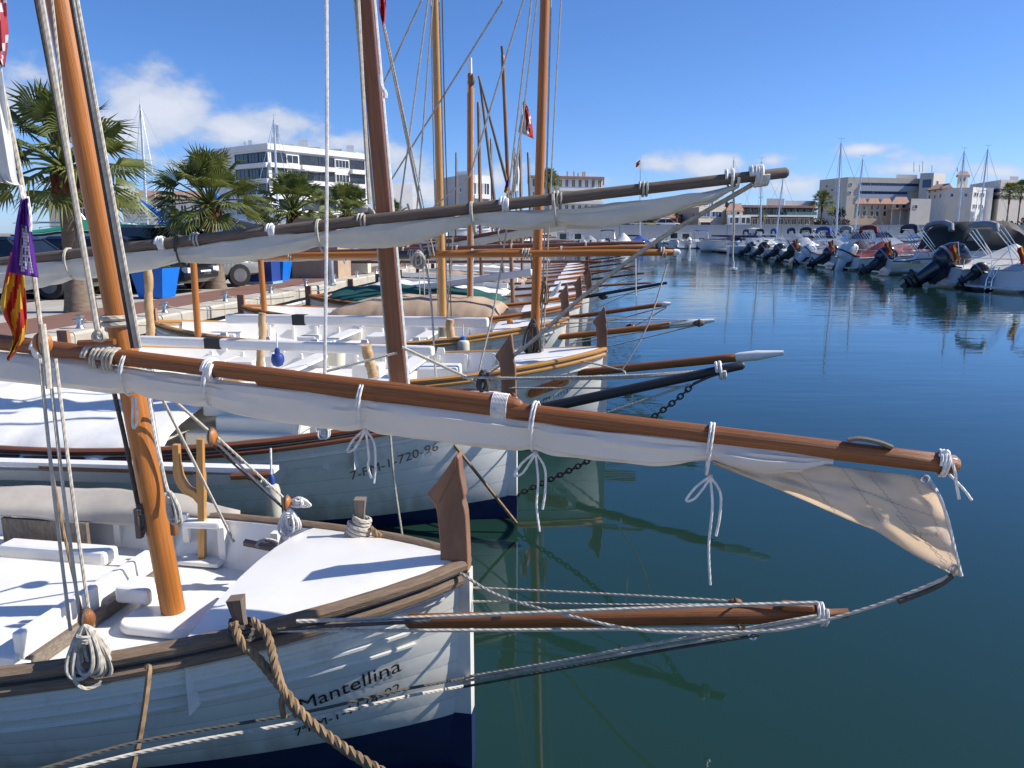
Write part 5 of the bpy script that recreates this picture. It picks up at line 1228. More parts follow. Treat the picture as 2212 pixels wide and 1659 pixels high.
car('silver grey off-road car with white number plate behind the wooden post', onroad(395,620), math.pi/2-QA-.75, (.22,.22,.21), 'suv')
al = math.pi/2-QA
car('dark blue saloon parked behind the second palm', q(31.5,7.0,QZ), al, (.012,.03,.12))
car('black car parked behind the recycling bin', q(38.5,7.2,QZ), al, (.008,.008,.01), 'suv')
car('blue hatchback parked beyond the third palm', q(46,7.0,QZ), al, (.02,.07,.25))
car('pale silver car parked beyond the canvas kiosk', q(53,6.6,QZ), al, (.45,.47,.5))
# ================================================================ motor boats moored on the right
ENGN = mat('navy_engine_cowl', (.008,.011,.028), .22, coat=.6, var=.12); ENGW = mat('white_engine_cowl', (.68,.69,.70), .3, coat=.4, var=.04); ENGB = mat('black_engine_cowl', (.01,.01,.012), .35, coat=.3, var=.1)
GEL = mat('white_gelcoat', (.72,.72,.70), .25, coat=.3, var=.03, dirt=((.5,.48,.42), 1.5, .4)); GELC = mat('cream_gelcoat', (.62,.50,.30), .3, coat=.3, var=.05); CANW = mat('white_boat_canvas', (.66,.66,.64), .75, var=.06, bump=.4, bscale=6, transl=.1); CANB = mat('black_boat_canvas', (.010,.011,.014), .7, var=.2, bump=.4, bscale=6); CANN = mat('navy_boat_canvas', (.010,.014,.045), .7, var=.2, bump=.4, bscale=6)
CANR = mat('maroon_boat_canvas', (.17,.018,.022), .75, var=.15, bump=.4, bscale=6); CANG = mat('grey_boat_canvas', (.26,.27,.29), .75, var=.1, bump=.4, bscale=6); CANBL = mat('blue_boat_canvas', (.02,.06,.25), .7, var=.1); CANBR = mat('brown_boat_canvas', (.055,.022,.018), .75, var=.15, bump=.3, bscale=6); PGLASS = mat('tinted_windscreen', (.05,.10,.16), .08, var=.05, spec=.7); TEAL = mat('teal_stripe', (.0,.32,.36), .4)
def outboard(root, x, y, z, sc, tilt, cm, brand=None):
    o = bpy.data.objects.new('outboard_motor', None); COL.objects.link(o); o.parent = root; reg(o, PM[root.name])
    M = Matrix.Translation((x, y, z)) @ Matrix.Rotation(R(tilt), 4, 'Y') @ Matrix.Scale(sc, 4)
    def add(m, name, mt, smooth=True):
        m.v = [M @ v for v in m.v]; return m.build(name, mt, o, smooth=smooth)
    def sec(xc, zc, lx, ly, n=16, p=.75):
        P = []
        for k in range(n):
            a = 2*math.pi*k/n; c, s_ = math.cos(a), math.sin(a); P.append(V((xc+math.copysign(abs(c)**p, c)*lx/2, math.copysign(abs(s_)**p, s_)*ly/2, zc)))
        return P
    m = MB(); m.loft([sec(-.22,-.04,.40,.30), sec(-.25,.04,.60,.40), sec(-.26,.28,.68,.44), sec(-.24,.48,.66,.43), sec(-.20,.63,.56,.38), sec(-.18,.70,.42,.28), sec(-.18,.725,.2,.14)]); add(m, 'cowl', cm)
    m = MB(); m.loft([sec(-.26,.24,.70,.455), sec(-.255,.30,.70,.455)]); add(m, 'cowl_band', CANG if cm is not ENGW else ENGB)
    m = MB(); m.loft([sec(-.22,0,.42,.28), sec(-.22,-.22,.36,.22), sec(-.22,-.48,.30,.15), sec(-.23,-.56,.32,.13)]); add(m, 'midsection', cm)
    m = MB(); m.loft([sec(-.28,-.55,.52,.24,12), sec(-.28,-.58,.52,.24,12)]); m.loft([sec(-.22,-.58,.26,.08,12), sec(-.22,-.74,.24,.06,12)]); m.tube([V((.02,0,-.74)), V((-.08,0,-.74)), V((-.32,0,-.74)), V((-.42,0,-.74))], [.02,.08,.085,.055], 10); m.prism([(-.10,-.78),(-.36,-.78),(-.33,-.98),(-.22,-.98)], lambda a, c: (a,-.012,c), lambda a, c: (a,.012,c)); add(m, 'lower_unit', ENGB)
    m = MB()
    for k in range(3):
        a = 2*math.pi*k/3+.4; u = V((0, math.cos(a), math.sin(a))); w = V((0, -math.sin(a), math.cos(a))); c = V((-.44,0,-.74)); n = len(m.v)
        m.v += [c, c+u*.10+w*.07+V((.03,0,0)), c+u*.19+w*.02, c+u*.15-w*.06+V((-.03,0,0)), c+V((-.012,0,0)), c+u*.10+w*.07+V((.018,0,0)), c+u*.19+w*.02+V((-.012,0,0)), c+u*.15-w*.06+V((-.042,0,0))]
        for f in ((0,1,2,3),(7,6,5,4),(0,4,5,1),(1,5,6,2),(2,6,7,3),(3,7,4,0)): m.face([n+i for i in f])
    add(m, 'propeller', ENGB, False)
    m = MB(); m.box((-.03,0,-.12), (.16,.26,.40)); add(m, 'bracket', ENGB, False)
    if brand:
        # lettering band wrapped on the near side of the cowl
        def fm(u, v):
            return M @ V((-.48+u, -.226, .40+v))
        text_mesh(brand, .11, fm, 'lettering', PLATE if cm is not ENGW else LEADW, o)
    return o
def motorboat(label, loc, rz, L=5.4, B=2.1, fb=.75, stripe=None, eng=ENGN, esc=1.0, tilt=48, top=None, topc=CANN, tarp=None, flag=0, cabin=0, name=None, seed=0, console=1, brand=None, ladder=0, txt=None, hullm=None, nm='motor_boat', grp='motor boats along the right pontoon', eng_y=0):
    o = thing(nm, label, 'motor boat', (*loc, 0), rz, grp); rnd = random.Random(seed); hm = hullm or GEL
    def hb(t): return B/2*(1 if t < .45 else math.sqrt(max(0, 1-((t-.45)/.55)**2.4)))*(.94+.06*min(1, t/.3))
    def sh(t): return fb+.22*t*t+(.10 if t > .12 else .0)*min(1, (t-.12)/.1 if t > .12 else 0)
    st = [i/14 for i in range(15)]
    rings, strip_ = [], []
    for t in st:
        x = t*L; h = max(.02, hb(t)); s_ = sh(t); ch = .12+.30*max(0, t-.4)**1.5; kz = -.25+.75*max(0, t-.72)**1.4*3
        rings.append([V((x,-h,s_)), V((x,-h*.99,s_*.62)), V((x,-h*.93,ch+.06)), V((x,-h*.86,ch)), V((x,0,kz)), V((x,h*.86,ch)), V((x,h*.93,ch+.06)), V((x,h*.99,s_*.62)), V((x,h,s_))])
    m = MB(); m.loft(rings, closed=False); n = len(m.v); m.v += rings[0]; m.face(range(n, n+9)); m.build('hull', hm, o)
    if stripe:
        for sd in (-1, 1):
            m = MB(); m.loft([[V((t*L, sd*(max(.02, hb(t))*.995+.006), sh(t)*f)) for f in ((.50,.74) if sd < 0 else (.74,.50))] for t in st[:-1]], closed=False); m.build('hull_stripe', stripe, o)
    for sd in (-1, 1): tubeo('rub_strake', [V((t*L, sd*(max(.02, hb(t))+.015), sh(t)-.04)) for t in st], .03, BLACK if seed % 3 == 0 else GEL, o, n=6)
    # deck with cockpit well
    m = MB(); rows = []
    for t in st:
        x = t*L; h = max(.02, hb(t)); s_ = sh(t); w = h*.72 if .06 < t < .62 else 0; f = .28 if .06 < t < .62 else s_+.04*(1-t)
        rows.append([V((x,-h,s_)), V((x,-w if w else -h*.5,s_+.02)), V((x,-w if w else -h*.3,f)), V((x,w if w else h*.3,f)), V((x,w if w else h*.5,s_+.02)), V((x,h,s_))][::-1])
    m.loft(rows, closed=False); m.build('deck', GEL, o)
    if console and not cabin and not tarp:
        c = MB(); c.box((L*.42,0,.72), (.6,.7,.9), taper=.8); c.build('console', GEL, o, smooth=False); w_ = MB(); w_.prism([(L*.42-.02,1.12),(L*.42+.22,1.12),(L*.42+.02,1.5),(L*.42-.02,1.5)], lambda a, c: (a,-.33,c), lambda a, c: (a,.33,c)); w_.build('windscreen', PGLASS, o, smooth=False)
        MB().box((L*.22,0,.52), (.5,B*.55,.45), taper=.9).build('seat', CANW, o, smooth=False)
    if cabin:
        m = MB(); z0 = sh(.5); m.loft([[V((L*.36,-B*.40,z0)), V((L*.80,-B*.30,z0+.1)), V((L*.80,B*.30,z0+.1)), V((L*.36,B*.40,z0))], [V((L*.36,-B*.36,z0+.62)), V((L*.66,-B*.28,z0+.62)), V((L*.66,B*.28,z0+.62)), V((L*.36,B*.36,z0+.62))], [V((L*.36,-B*.33,z0+1.15)), V((L*.55,-B*.28,z0+1.15)), V((L*.55,B*.28,z0+1.15)), V((L*.36,B*.33,z0+1.15))]]); m.build('cabin', GEL, o, smooth=False)
        for sd in (-1, 1): MB().prism([(L*.39,z0+.66),(L*.62,z0+.66),(L*.55,z0+1.05),(L*.39,z0+1.05)], lambda a, c: (a, sd*(B*.365), c), lambda a, c: (a, sd*(B*.33), c)).build('cabin_window', mat('blue_cabin_glass', (.01,.03,.14), .1), o, smooth=False)
        MB().box((L*.44,0,z0+1.19), (L*.32,B*.8,.07)).build('cabin_roof', GEL, o, smooth=False); MB().box((L*.37-.05,0,z0+.6), (.04,B*.4,.8)).build('cabin_door', GLASS, o, smooth=False)
    # engine(s)
    if eng: outboard(o, -.10, eng_y, .46, esc, tilt, eng, brand)
    # handrails at bow
    for sd in (-1, 1): tubeo('bow_rail', [V((t*L, sd*(max(.02, hb(t))-.06), sh(t)+(.42 if t > .56 else .02))) for t in (.54,.6,.7,.8,.9,.985)], .016, CHROME, o, n=6)
    if tarp:
        rows = []; pk = rnd.uniform(.3,.5)
        for i in range(15):
            t = .02+.93*i/14; x = t*L; h = max(.05, hb(t))*1.02; s_ = sh(t)+.03; top_ = .58*tarp[1]*math.exp(-abs((t-pk)/.15)**1.5)+.09
            rows.append([V((x, f*h, s_-(.12 if abs(f) == 1 else 0)+top_*(1-abs(f))**(.75))+wob((x, f, seed), 2.5, .07)*(1-abs(f))*.8) if False else V((x, f*h, s_-(.12 if abs(f) == 1 else 0)+top_*max(0, 1-abs(f))**.75+wob((x*1.0, f*2, seed), 2.0, .09)*(1-abs(f)))) for f in (1,.8,.55,.3,.1,-.1,-.3,-.55,-.8,-1)])
        MB().loft(rows, closed=False).build('tarpaulin', tarp[0], o)
    if top:
        kind = top; z0 = fb+.15; hx = L*.40; y_ = B*.44
        if kind == 'up':       # opened awning
            for k, (tx, tz) in enumerate(((hx-.95,z0+1.42),(hx-.1,z0+1.52),(hx+.75,z0+1.42))):
                P = [V((hx,-y_,z0)), V((tx,-y_*.96,tz-.1)), V((tx,-y_*.8,tz)), V((tx,y_*.8,tz)), V((tx,y_*.96,tz-.1)), V((hx,y_,z0))]; MB().tube(P, .02, 6).build('awning_hoop', CHROME, o)
            m = MB(); m.loft([[V((tx, f*y_*.95, tz+.03-.10*abs(f)**3)) for f in (-1,-.8,-.4,0,.4,.8,1)] for tx, tz in ((hx-1.0,z0+1.4),(hx-.5,z0+1.53),(hx-.1,z0+1.56),(hx+.4,z0+1.52),(hx+.8,z0+1.4))], closed=False); c_ = m.build('awning', topc, o); s_ = c_.modifiers.new('thick', 'SOLIDIFY'); s_.thickness = .03
        else:                  # folded back on its hoops
            for k in range(3):
                tx, tz = hx-1.25+.14*k, z0+1.35+.07*k; P = [V((hx+.1*k,-y_,z0)), V((tx,-y_*.97,tz)), V((tx,-y_*.85,tz+.08)), V((tx,y_*.85,tz+.08)), V((tx,y_*.97,tz)), V((hx+.1*k,y_,z0))]; MB().tube(P, .02, 6).build('awning_hoop', CHROME, o)
            MB().tube([V((hx-1.2+.25*math.sin(3.1*f)*.3, (f*2-1)*y_*.98, z0+1.48+.10*math.sin(math.pi*f)-(.22 if f in (0,1) else 0))) for f in (0,.08,.25,.5,.75,.92,1)], [.09,.14,.16,.15,.16,.14,.08], 10).build('folded_awning', topc, o)
        for sd in (-1, 1): MB().tube([V((hx-.6,sd*y_*.97,z0+.62)), V((hx-1.25,sd*y_,z0-.05))], .016, 6).build('awning_strut', CHROME, o)
    if ladder:
        for dy in (-.14, .14): MB().tube([V((-.32,.5+dy,.05)), V((-.3,.5+dy,.42)), V((-.05,.5+dy,fb+.12))], .02, 6).build('ladder_rail', CHROME, o)
        for k in range(3): MB().tube([V((-.31+.05*k,.36,.12+.2*k)), V((-.31+.05*k,.64,.12+.2*k))], .016, 6).build('ladder_rung', CHROME, o)
    for sd in (-1, 1): tubeo('stern_rail', [V((.1,sd*B*.46,fb+.02)), V((.1,sd*B*.46,fb+.36)), V((.5,sd*B*.47,fb+.40)), V((L*.3,sd*B*.47,fb+.40)), V((L*.33,sd*B*.47,fb+.08))], .016, CHROME, o, n=6)
    if tarp: tubeo('cover_prop', [V((L*.3,-.25,fb)), V((L*.18,-.28,fb+1.25))], .016, CHROME, o, n=6)
    MB().box((-.22,0,.14), (.42,B*.82,.07)).build('swim_platform', GEL, o, smooth=False)
    if txt:
        def fm(u, v): return V((L*.10+u, -(B/2*.985+.02), fb*.80+v))
        text_mesh(txt, .20, fm, 'boat_name', LEADW, o)
    if flag:
        f = MB(); st_ = V((.05, -B*.38, fb+.1)); f.tube([st_, st_+V((-.18,0,.95))], .014, 6); f.build('flag_staff', CHROME, o)
        m = MB(); rows = []
        for j in range(9):
            v = j/8; rows.append([st_+V((-.17+.16*v-.30*u*(1-.4*v)+.03*math.sin(v*7+u*4), .05*math.sin(u*6+v*3), .92-v*.62-.18*u)) for u in [i/6 for i in range(7)]])
        for r in rows: m.v += r
        for j in range(8):
            for i in range(6): m.mi = 1 if 1 <= i <= 4-2+2 and i in (2,3) else 0; k = j*7+i; m.face((k, k+1, k+8, k+7))
        m.build('ensign', [FR, FY], o)
    o.scale = (1.25,)*3
    return o
MB_ = [ # label, px of the stern at the waterline, opts
 ('white boat with black rub strake, boarding ladder and brown awning at the right edge', 2172, 630, dict(L=5.6, eng=None, ladder=1, flag=1, top='up', topc=CANBR, seed=3, tarp=None)),
 ('pale grey inflatable tender with small black tilted outboard', 2112, 624, dict(L=4.0, B=1.8, fb=.55, eng=ENGB, esc=.75, tilt=52, tarp=(CANW,.5), hullm=CANG, seed=4)),
 ('white boat with very large navy outboard tilted up out of the water', 2040, 618, dict(L=6.2, B=2.3, eng=ENGN, esc=1.75, tilt=56, tarp=(CANW,1.3), flag=1, top='folded', topc=CANG, seed=5)),
 ('white boat with cream stripe and short black name on its side', 1908, 592, dict(L=5.8, eng=ENGN, esc=1.35, tilt=50, stripe=GELC, top='folded', topc=CANN, brand='YAMAHA', txt='TW ONE', seed=6, flag=1)),
 ('white boat with maroon canvas over its console and white outboard', 1835, 583, dict(L=5.4, eng=ENGW, esc=1.5, tilt=25, tarp=(CANR,1.35), top='folded', topc=CANR, seed=7)),
 ('small white boat with black outboard and black half cover', 1790, 578, dict(L=5.2, eng=ENGN, esc=1.3, tilt=58, tarp=(CANB,1.4), seed=8, flag=1, top='folded', topc=CANG)),
 ('white boat with grey cockpit cover and bright outboard between darker engines', 1745, 571, dict(L=5.4, eng=ENGW, esc=1.25, tilt=45, tarp=(CANG,1.3), seed=9, top='folded', topc=CANBL)),
 ('white open boat with dark outboard and red and yellow flag near pontoon middle', 1712, 566, dict(L=5.2, eng=ENGB, esc=1.35, tilt=55, seed=10, flag=1, top='folded', topc=CANB)),
 ('white boat under a peaked white tarpaulin with navy engine', 1680, 561, dict(L=5.4, eng=ENGN, esc=1.2, tilt=55, tarp=(CANW,1.7), seed=11, top='folded', topc=CANN)),
 ('white boat with black engine and blue folded awning, middle of the row', 1648, 556, dict(L=5.0, eng=ENGB, esc=1.25, tilt=50, top='folded', topc=CANBL, seed=12)),
 ('low white boat with dark tilted engine next to the peaked tarpaulin', 1620, 552, dict(L=5.2, eng=ENGN, esc=1.2, tilt=55, tarp=(CANW,1.2), seed=13, top='folded', topc=CANB)),
 ('small white boat with white engine, third from far end of the pontoon', 1593, 548, dict(L=5.0, eng=ENGW, esc=1.2, tilt=45, seed=14, top='folded', topc=CANB)),
 ('white cabin cruiser with blue tinted windows near the far end', 1562, 544, dict(L=6.6, B=2.5, fb=.95, eng=ENGB, esc=1.3, tilt=55, cabin=1, seed=15)),
 ('white boat with dark engine at the far end of the right pontoon', 1535, 541, dict(L=5.4, eng=ENGN, esc=1.2, tilt=52, tarp=(CANG,.9), seed=16))]
for lab, px, py, kw in MB_:
    p = az(px, py, 0); motorboat(lab, (p.x, p.y), R(random.Random(px).uniform(-6, 8)), **kw)
# pontoon behind them with service posts
o = thing('pontoon', 'floating pontoon walkway behind the row of motor boats', 'pontoon', (31.5, 70, 0))
for k in range(12): MB().box((0, -42+k*8, .34), (2.2, 7.9, .3)).build('deck_section', CONC, o, smooth=False)
for k in range(8):
    o2 = thing('service_post', 'white service post on the right hand pontoon, %s from the near end' % ORD[k], 'post', (31.4, 40+k*9.5, .49), 0, 'service posts on the pontoon'); MB().box((0,0,.65), (.35,.3,1.3)).build('post', WHITE, o2, smooth=False); MB().box((0,0,1.35), (.4,.34,.12)).build('cap', CANN, o2, smooth=False)
# second row and larger craft beyond the pontoon, bows towards it
SEC = [('large cruiser with high black canvas canopy and white roll on top', 27.2, 51.5, 0, dict(L=7.4, B=2.7, fb=1.15, eng=None, seed=31)),
 ('white boat with navy folded awning beyond the pontoon at right', 34.5, 46, 0, dict(L=6.0, eng=None, seed=21, top='folded', topc=CANN)),
 ('white speedboat with teal stripe and blue cover beyond the pontoon', 35.2, 56, 0, dict(L=6.6, B=2.5, fb=1.1, eng=None, stripe=TEAL, tarp=(CANBL,.8), seed=22)),
 ('white cabin boat standing behind the maroon covered boat', 34.4, 62, 0, dict(L=6.4, B=2.4, fb=1.0, eng=None, cabin=1, seed=23)),
 ('white boat with maroon awning on hoops beyond the pontoon', 34.0, 68, 0, dict(L=5.8, eng=None, top='up', topc=CANR, seed=24)),
 ('white boat with red cover on its bow beyond the pontoon', 34.3, 75, 0, dict(L=5.8, eng=None, tarp=(CANR,.8), seed=25)),
 ('white cabin boat in the middle distance behind the pontoon', 34.3, 82, 0, dict(L=6.4, B=2.4, fb=1.0, eng=None, cabin=1, seed=26)),
 ('white boat with blue awning in the distance behind the pontoon', 34.3, 90, 0, dict(L=5.8, eng=None, top='up', topc=CANBL, seed=27)),
 ('white boat with black canvas top at the distant end of the pontoon', 34.3, 98, 0, dict(L=5.8, eng=None, top='up', topc=CANB, seed=28))]
for lab, x, y, rz, kw in SEC:
    bo = motorboat(lab, (x, y), rz, grp='craft beyond the pontoon', **kw)
    if 'large cruiser' in lab:
        m = MB(); B_ = 1.42; prof = [(0.2,1.3),(.35,2.0),(.9,2.6),(1.3,2.72),(3.4,2.75),(3.9,2.55),(5.2,1.5),(5.3,1.35)]
        m.loft([[V((x, f*B_*(1-.12*max(0, z-1.3)/2), z-(.12*abs(f)**4 if z > 3 else 0))) for f in (-1,-.97,-.5,0,.5,.97,1)] if 0 else [V((x,-B_,1.3)), V((x,-B_*.96,max(1.3, z-.35))), V((x,-B_*.75,z)), V((x,B_*.75,z)), V((x,B_*.96,max(1.3, z-.35))), V((x,B_,1.3))] for x, z in prof], closed=False); m.build('canopy', CANB, bo)
        MB().tube([V((.5,-1.25,2.25)), V((.55,-1.1,2.55)), V((.6,-.4,2.68)), V((.6,.4,2.68)), V((.55,1.1,2.55)), V((.5,1.25,2.25))], .14, 10).build('rolled_window', CANG, bo)
        for y_ in (-1.445, ): 
            m = MB(); m.prism([(1.2,1.75),(2.4,1.75),(2.4,2.3),(1.5,2.3)], lambda a, c: (a, y_, c), lambda a, c: (a, y_+.02, c)); m.build('canopy_window', GLASS, bo, smooth=False)
kinds = [('white boat with %s cover', 'tarp'), ('white cabin boat with %s trim', 'cabin'), ('white boat with %s awning', 'up')]
rndm = random.Random(77); cn = {'navy': CANN, 'black': CANB, 'grey': CANG, 'blue': CANBL, 'white': CANW, 'maroon': CANR}
for k in range(18):
    c_ = list(cn)[k % 6]; kd = kinds[(k//2) % 3]; x_ = 36.5+(k % 3)*8.5+rndm.uniform(-1, 1); y_ = 58+k*5.0
    kw = dict(tarp=(cn[c_], rndm.uniform(.7, 1.5))) if kd[1] == 'tarp' else dict(cabin=1, stripe=cn[c_]) if kd[1] == 'cabin' else dict(top='up', topc=cn[c_])
    motorboat((kd[0] % c_)+' in the crowd behind the pontoon, %s from the right' % (ORD+('thirteenth','fourteenth','fifteenth','sixteenth','seventeenth','eighteenth'))[k], (x_, y_), R(rndm.choice((0, 180))+rndm.uniform(-8, 8)), L=rndm.uniform(5.5, 7.5), B=2.4, fb=rndm.uniform(.9, 1.25), eng=None, seed=100+k, grp='craft crowded behind the pontoon', **kw)
# boats lying along the far wall
FW_ = [('white boat under a tent shaped white cover by the far wall', 1342, 527, dict(L=6, B=2.6, tarp=(CANW,2.6), eng=None, seed=41)), ('white cabin boat with bright white outboard near the far wall', 1480, 531, dict(L=6.2, B=2.6, fb=1.0, cabin=1, eng=ENGW, esc=1.5, tilt=20, seed=42)),
 ('grey covered boat by the far wall next to masts', 1275, 526, dict(L=6, B=2.5, tarp=(CANG,1.8), eng=ENGB, tilt=30, seed=43)), ('small white boat low against the far wall', 1415, 529, dict(L=5.5, B=2.3, tarp=(CANW,1.0), eng=ENGB, tilt=30, seed=44)), ('white motor boat by the far wall behind the wooden stems', 1215, 527, dict(L=6, B=2.5, fb=1.0, cabin=1, eng=ENGW, tilt=30, seed=45)),
 ('blue covered boat by the far wall between tent cover and white boat', 1378, 528, dict(L=6, B=2.5, fb=1.0, tarp=(CANBL,1.2), eng=ENGB, tilt=30, seed=46)), ('white cabin boat with blue stripe near the far wall', 1448, 529, dict(L=6.5, B=2.6, fb=1.1, cabin=1, stripe=CANBL, eng=ENGW, tilt=30, seed=47)), ('white boat with open black awning near the far wall', 1308, 527, dict(L=6, B=2.5, fb=1.0, top='up', topc=CANB, eng=ENGB, tilt=30, seed=48)), ('small cabin boat with navy stripe by the far wall', 1245, 527, dict(L=6, B=2.4, fb=1.0, cabin=1, stripe=CANN, eng=ENGB, tilt=30, seed=49)), ('white boat with blue awning near the right end of the far wall', 1515, 531, dict(L=6, B=2.5, fb=1.0, top='up', topc=CANBL, eng=ENGW, tilt=30, seed=50))]
for lab, px, py, kw in FW_:
    p = az(px, py, 0); p = V((p.x*150/p.y, 150-(px % 7), 0)); motorboat(lab, (p.x, p.y), R(90), grp='boats along the far wall', **kw)
# sailing yachts: mast, spreaders, boom, stays
def yacht(label, px, top, Y, lean=0, L=9, hullz=True, z0=0, mm=None, yaw=0, grp='sailing yachts in the distance'):
    a = at(px, 500, Y); b = at(px+lean, top, Y); o = thing('sailing_yacht', label, 'yacht', (a.x, a.y, z0), R(yaw), grp); h = b.z-z0; dx = (b.x-a.x)
    rings = []
    for i in range(11):
        t = i/10; x = (t-.45)*L; w = 1.5*(math.sin(math.pi*min(1, t*.85+.12)))**.7*(1 if t < .98 else .3); rings.append([V((x,-w,1.1+.2*t)), V((x,-w*.8,.2)), V((x,0,-.3)), V((x,w*.8,.2)), V((x,w,1.1+.2*t))])
    m = MB(); m.loft(rings); m.build('hull', GEL, o); MB().box((0,0,1.35), (L*.35,1.7,.45), taper=.8).build('cabin', GEL, o, smooth=False)
    MB().tube([V((0,0,1.2)), V((dx*.5,0,h*.55)), V((dx,0,h))], [.10,.095,.07], 8).build('mast', mm or ALU, o); MB().tube([V((0,0,2.3)), V((-L*.38,0,2.35))], .16, 8).build('boom_cover', CANN, o)
    MB().tube([V((dx*.6,-.8,h*.62)), V((dx*.6,.8,h*.62))], .035, 5).build('spreaders', mm or ALU, o)
    for P in ([V((dx,0,h)), V((L*.52,0,1.3))], [V((dx,0,h)), V((-L*.44,0,1.2))], [V((dx,0,h)), V((dx*.6,-.8,h*.62)), V((0,-1.3,1.2))], [V((dx,0,h)), V((dx*.6,.8,h*.62)), V((0,1.3,1.2))]): MB().tube(P, .018, 4).build('stay', STEEL, o)
    MB().tube([V((dx,0,h)), V((dx,0,h+.4))], .02, 4).build('aerial', STEEL, o); MB().tube([V((dx-.35,0,h+.4)), V((dx+.35,0,h+.4))], .02, 4).build('wind_vane', STEEL, o)
    return o
for a in (('yacht with the tallest mast left of the long beige block', 1807, 308, 82, 10), ('yacht whose mast rises beside the tip of the grey yard', 1644, 348, 100, 1), ('yacht with leaning mast behind the grey yard tip', 1676, 382, 112, 16), ('yacht with mast in front of the bell tower', 2068, 327, 92, 15), ('yacht with the rightmost of the tall masts', 2112, 322, 90, 22), ('yacht with short thin mast before the long beige block', 1846, 343, 105, 18), ('yacht with thin mast behind the hanging tackle hook', 1584, 345, 125, 1), ('yacht by far wall with mast right of the wooden stems', 1383, 346, 158, 0)): yacht(*a)
yacht('yacht standing ashore with mast above the palms at left', 318, 225, 52, -14, z0=QZ, yaw=60); yacht('yacht standing ashore with mast before the apartment block', 602, 258, 60, -9, z0=QZ, yaw=70)
cloth_flag('harbour_flag', 'small orange and red flag on a pole above the far wall', [(1374,352),(1373,362)], [(1383,345),(1382,358)], 157, lambda u, v: int(v*4) % 2, [FR, FY], fold=.3)
# boats stored ashore behind the cars
def stored(label, px, Y, L, tarp, yaw, z=1.2, cabin=0, seed=0, **k):
    p = at(px, 500, Y); o = motorboat(label, (p.x, p.y), R(yaw), L=L, B=2.4, fb=1.0, eng=None, tarp=tarp, cabin=cabin, seed=seed, grp='boats stored ashore', **k); o.location.z = z
    for x in (1.0, L-1.5):
        for y in (-.7,.7): MB().bar((x,y,-z+QZ), (x,y,.1), .12, .12).build('cradle_leg', STEEL, o, smooth=False)
    MB().bar((.6,0,-.3), (L-.8,0,-.3), .2, .25).build('cradle_beam', STEEL, o, smooth=False)
GRN = mat('bright_green_tarp', (.01,.19,.11), .6, var=.1)
stored('white boat ashore under a green tarpaulin behind the purple flag', 40, 34, 6.5, (GRN,.5), 20, 1.35, seed=51); stored('white boat ashore left of the thick palm trunk', 118, 37, 5.6, (CANW,.5), 0, 1.2, seed=52); stored('boat ashore with dark navy canopy behind the near mast', 285, 40, 8, (CANB,1.2), 0, 1.3, seed=53)
stored('white cabin boat ashore behind the second palm', 400, 52, 8, None, 0, 1.6, 1, seed=54); stored('white covered boat ashore left of recycling bin', 545, 60, 8, (CANW,1.0), 0, 1.5, seed=55); stored('white boat ashore behind the small fourth palm', 740, 75, 8, (CANW,.8), 0, 1.5, seed=56); stored('white cabin boat ashore at far end of the quay', 850, 95, 8, None, 0, 1.6, 1, seed=57); stored('white covered boat ashore between the far masts', 905, 105, 8, (CANW,.7), 0, 1.6, seed=58); stored('blue covered boat ashore near the grey gabled building', 980, 110, 8, (CANBL,.9), 0, 1.6, seed=59)
# ================================================================ buildings on the far shore and behind the quay
def wm(name, col, **k): return mat('wall_'+name, col, .85, var=.06, vscale=.4, bump=.15, bscale=4, spec=.15, dirt=(tuple(c*.75 for c in col), .35, .4), **k)
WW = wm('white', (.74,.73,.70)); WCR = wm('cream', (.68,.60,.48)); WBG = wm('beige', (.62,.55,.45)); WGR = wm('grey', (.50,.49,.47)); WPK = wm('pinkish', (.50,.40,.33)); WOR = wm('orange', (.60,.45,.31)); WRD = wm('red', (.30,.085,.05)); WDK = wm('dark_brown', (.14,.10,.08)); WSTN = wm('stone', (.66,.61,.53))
TILE = mat('terracotta_roof', (.33,.20,.145), .85, var=.2, vscale=1.5, bump=.6, bscale=5, spec=.15); GB = mat('blue_window_glass', (.02,.07,.20), .12, var=.3, vscale=.8, spec=.6); GD = mat('dark_window_glass', (.025,.035,.05), .12, var=.4, vscale=.6, spec=.6); SHB = mat('blue_shutter', (.05,.16,.42), .6); SHG = mat('green_shutter', (.04,.16,.06), .6); BAND = mat('grey_panel', (.40,.43,.47), .6, var=.05); FRM = mat('window_frame_white', (.70,.70,.68), .5, var=.03); FRD = mat('window_frame_dark', (.03,.03,.035), .5)
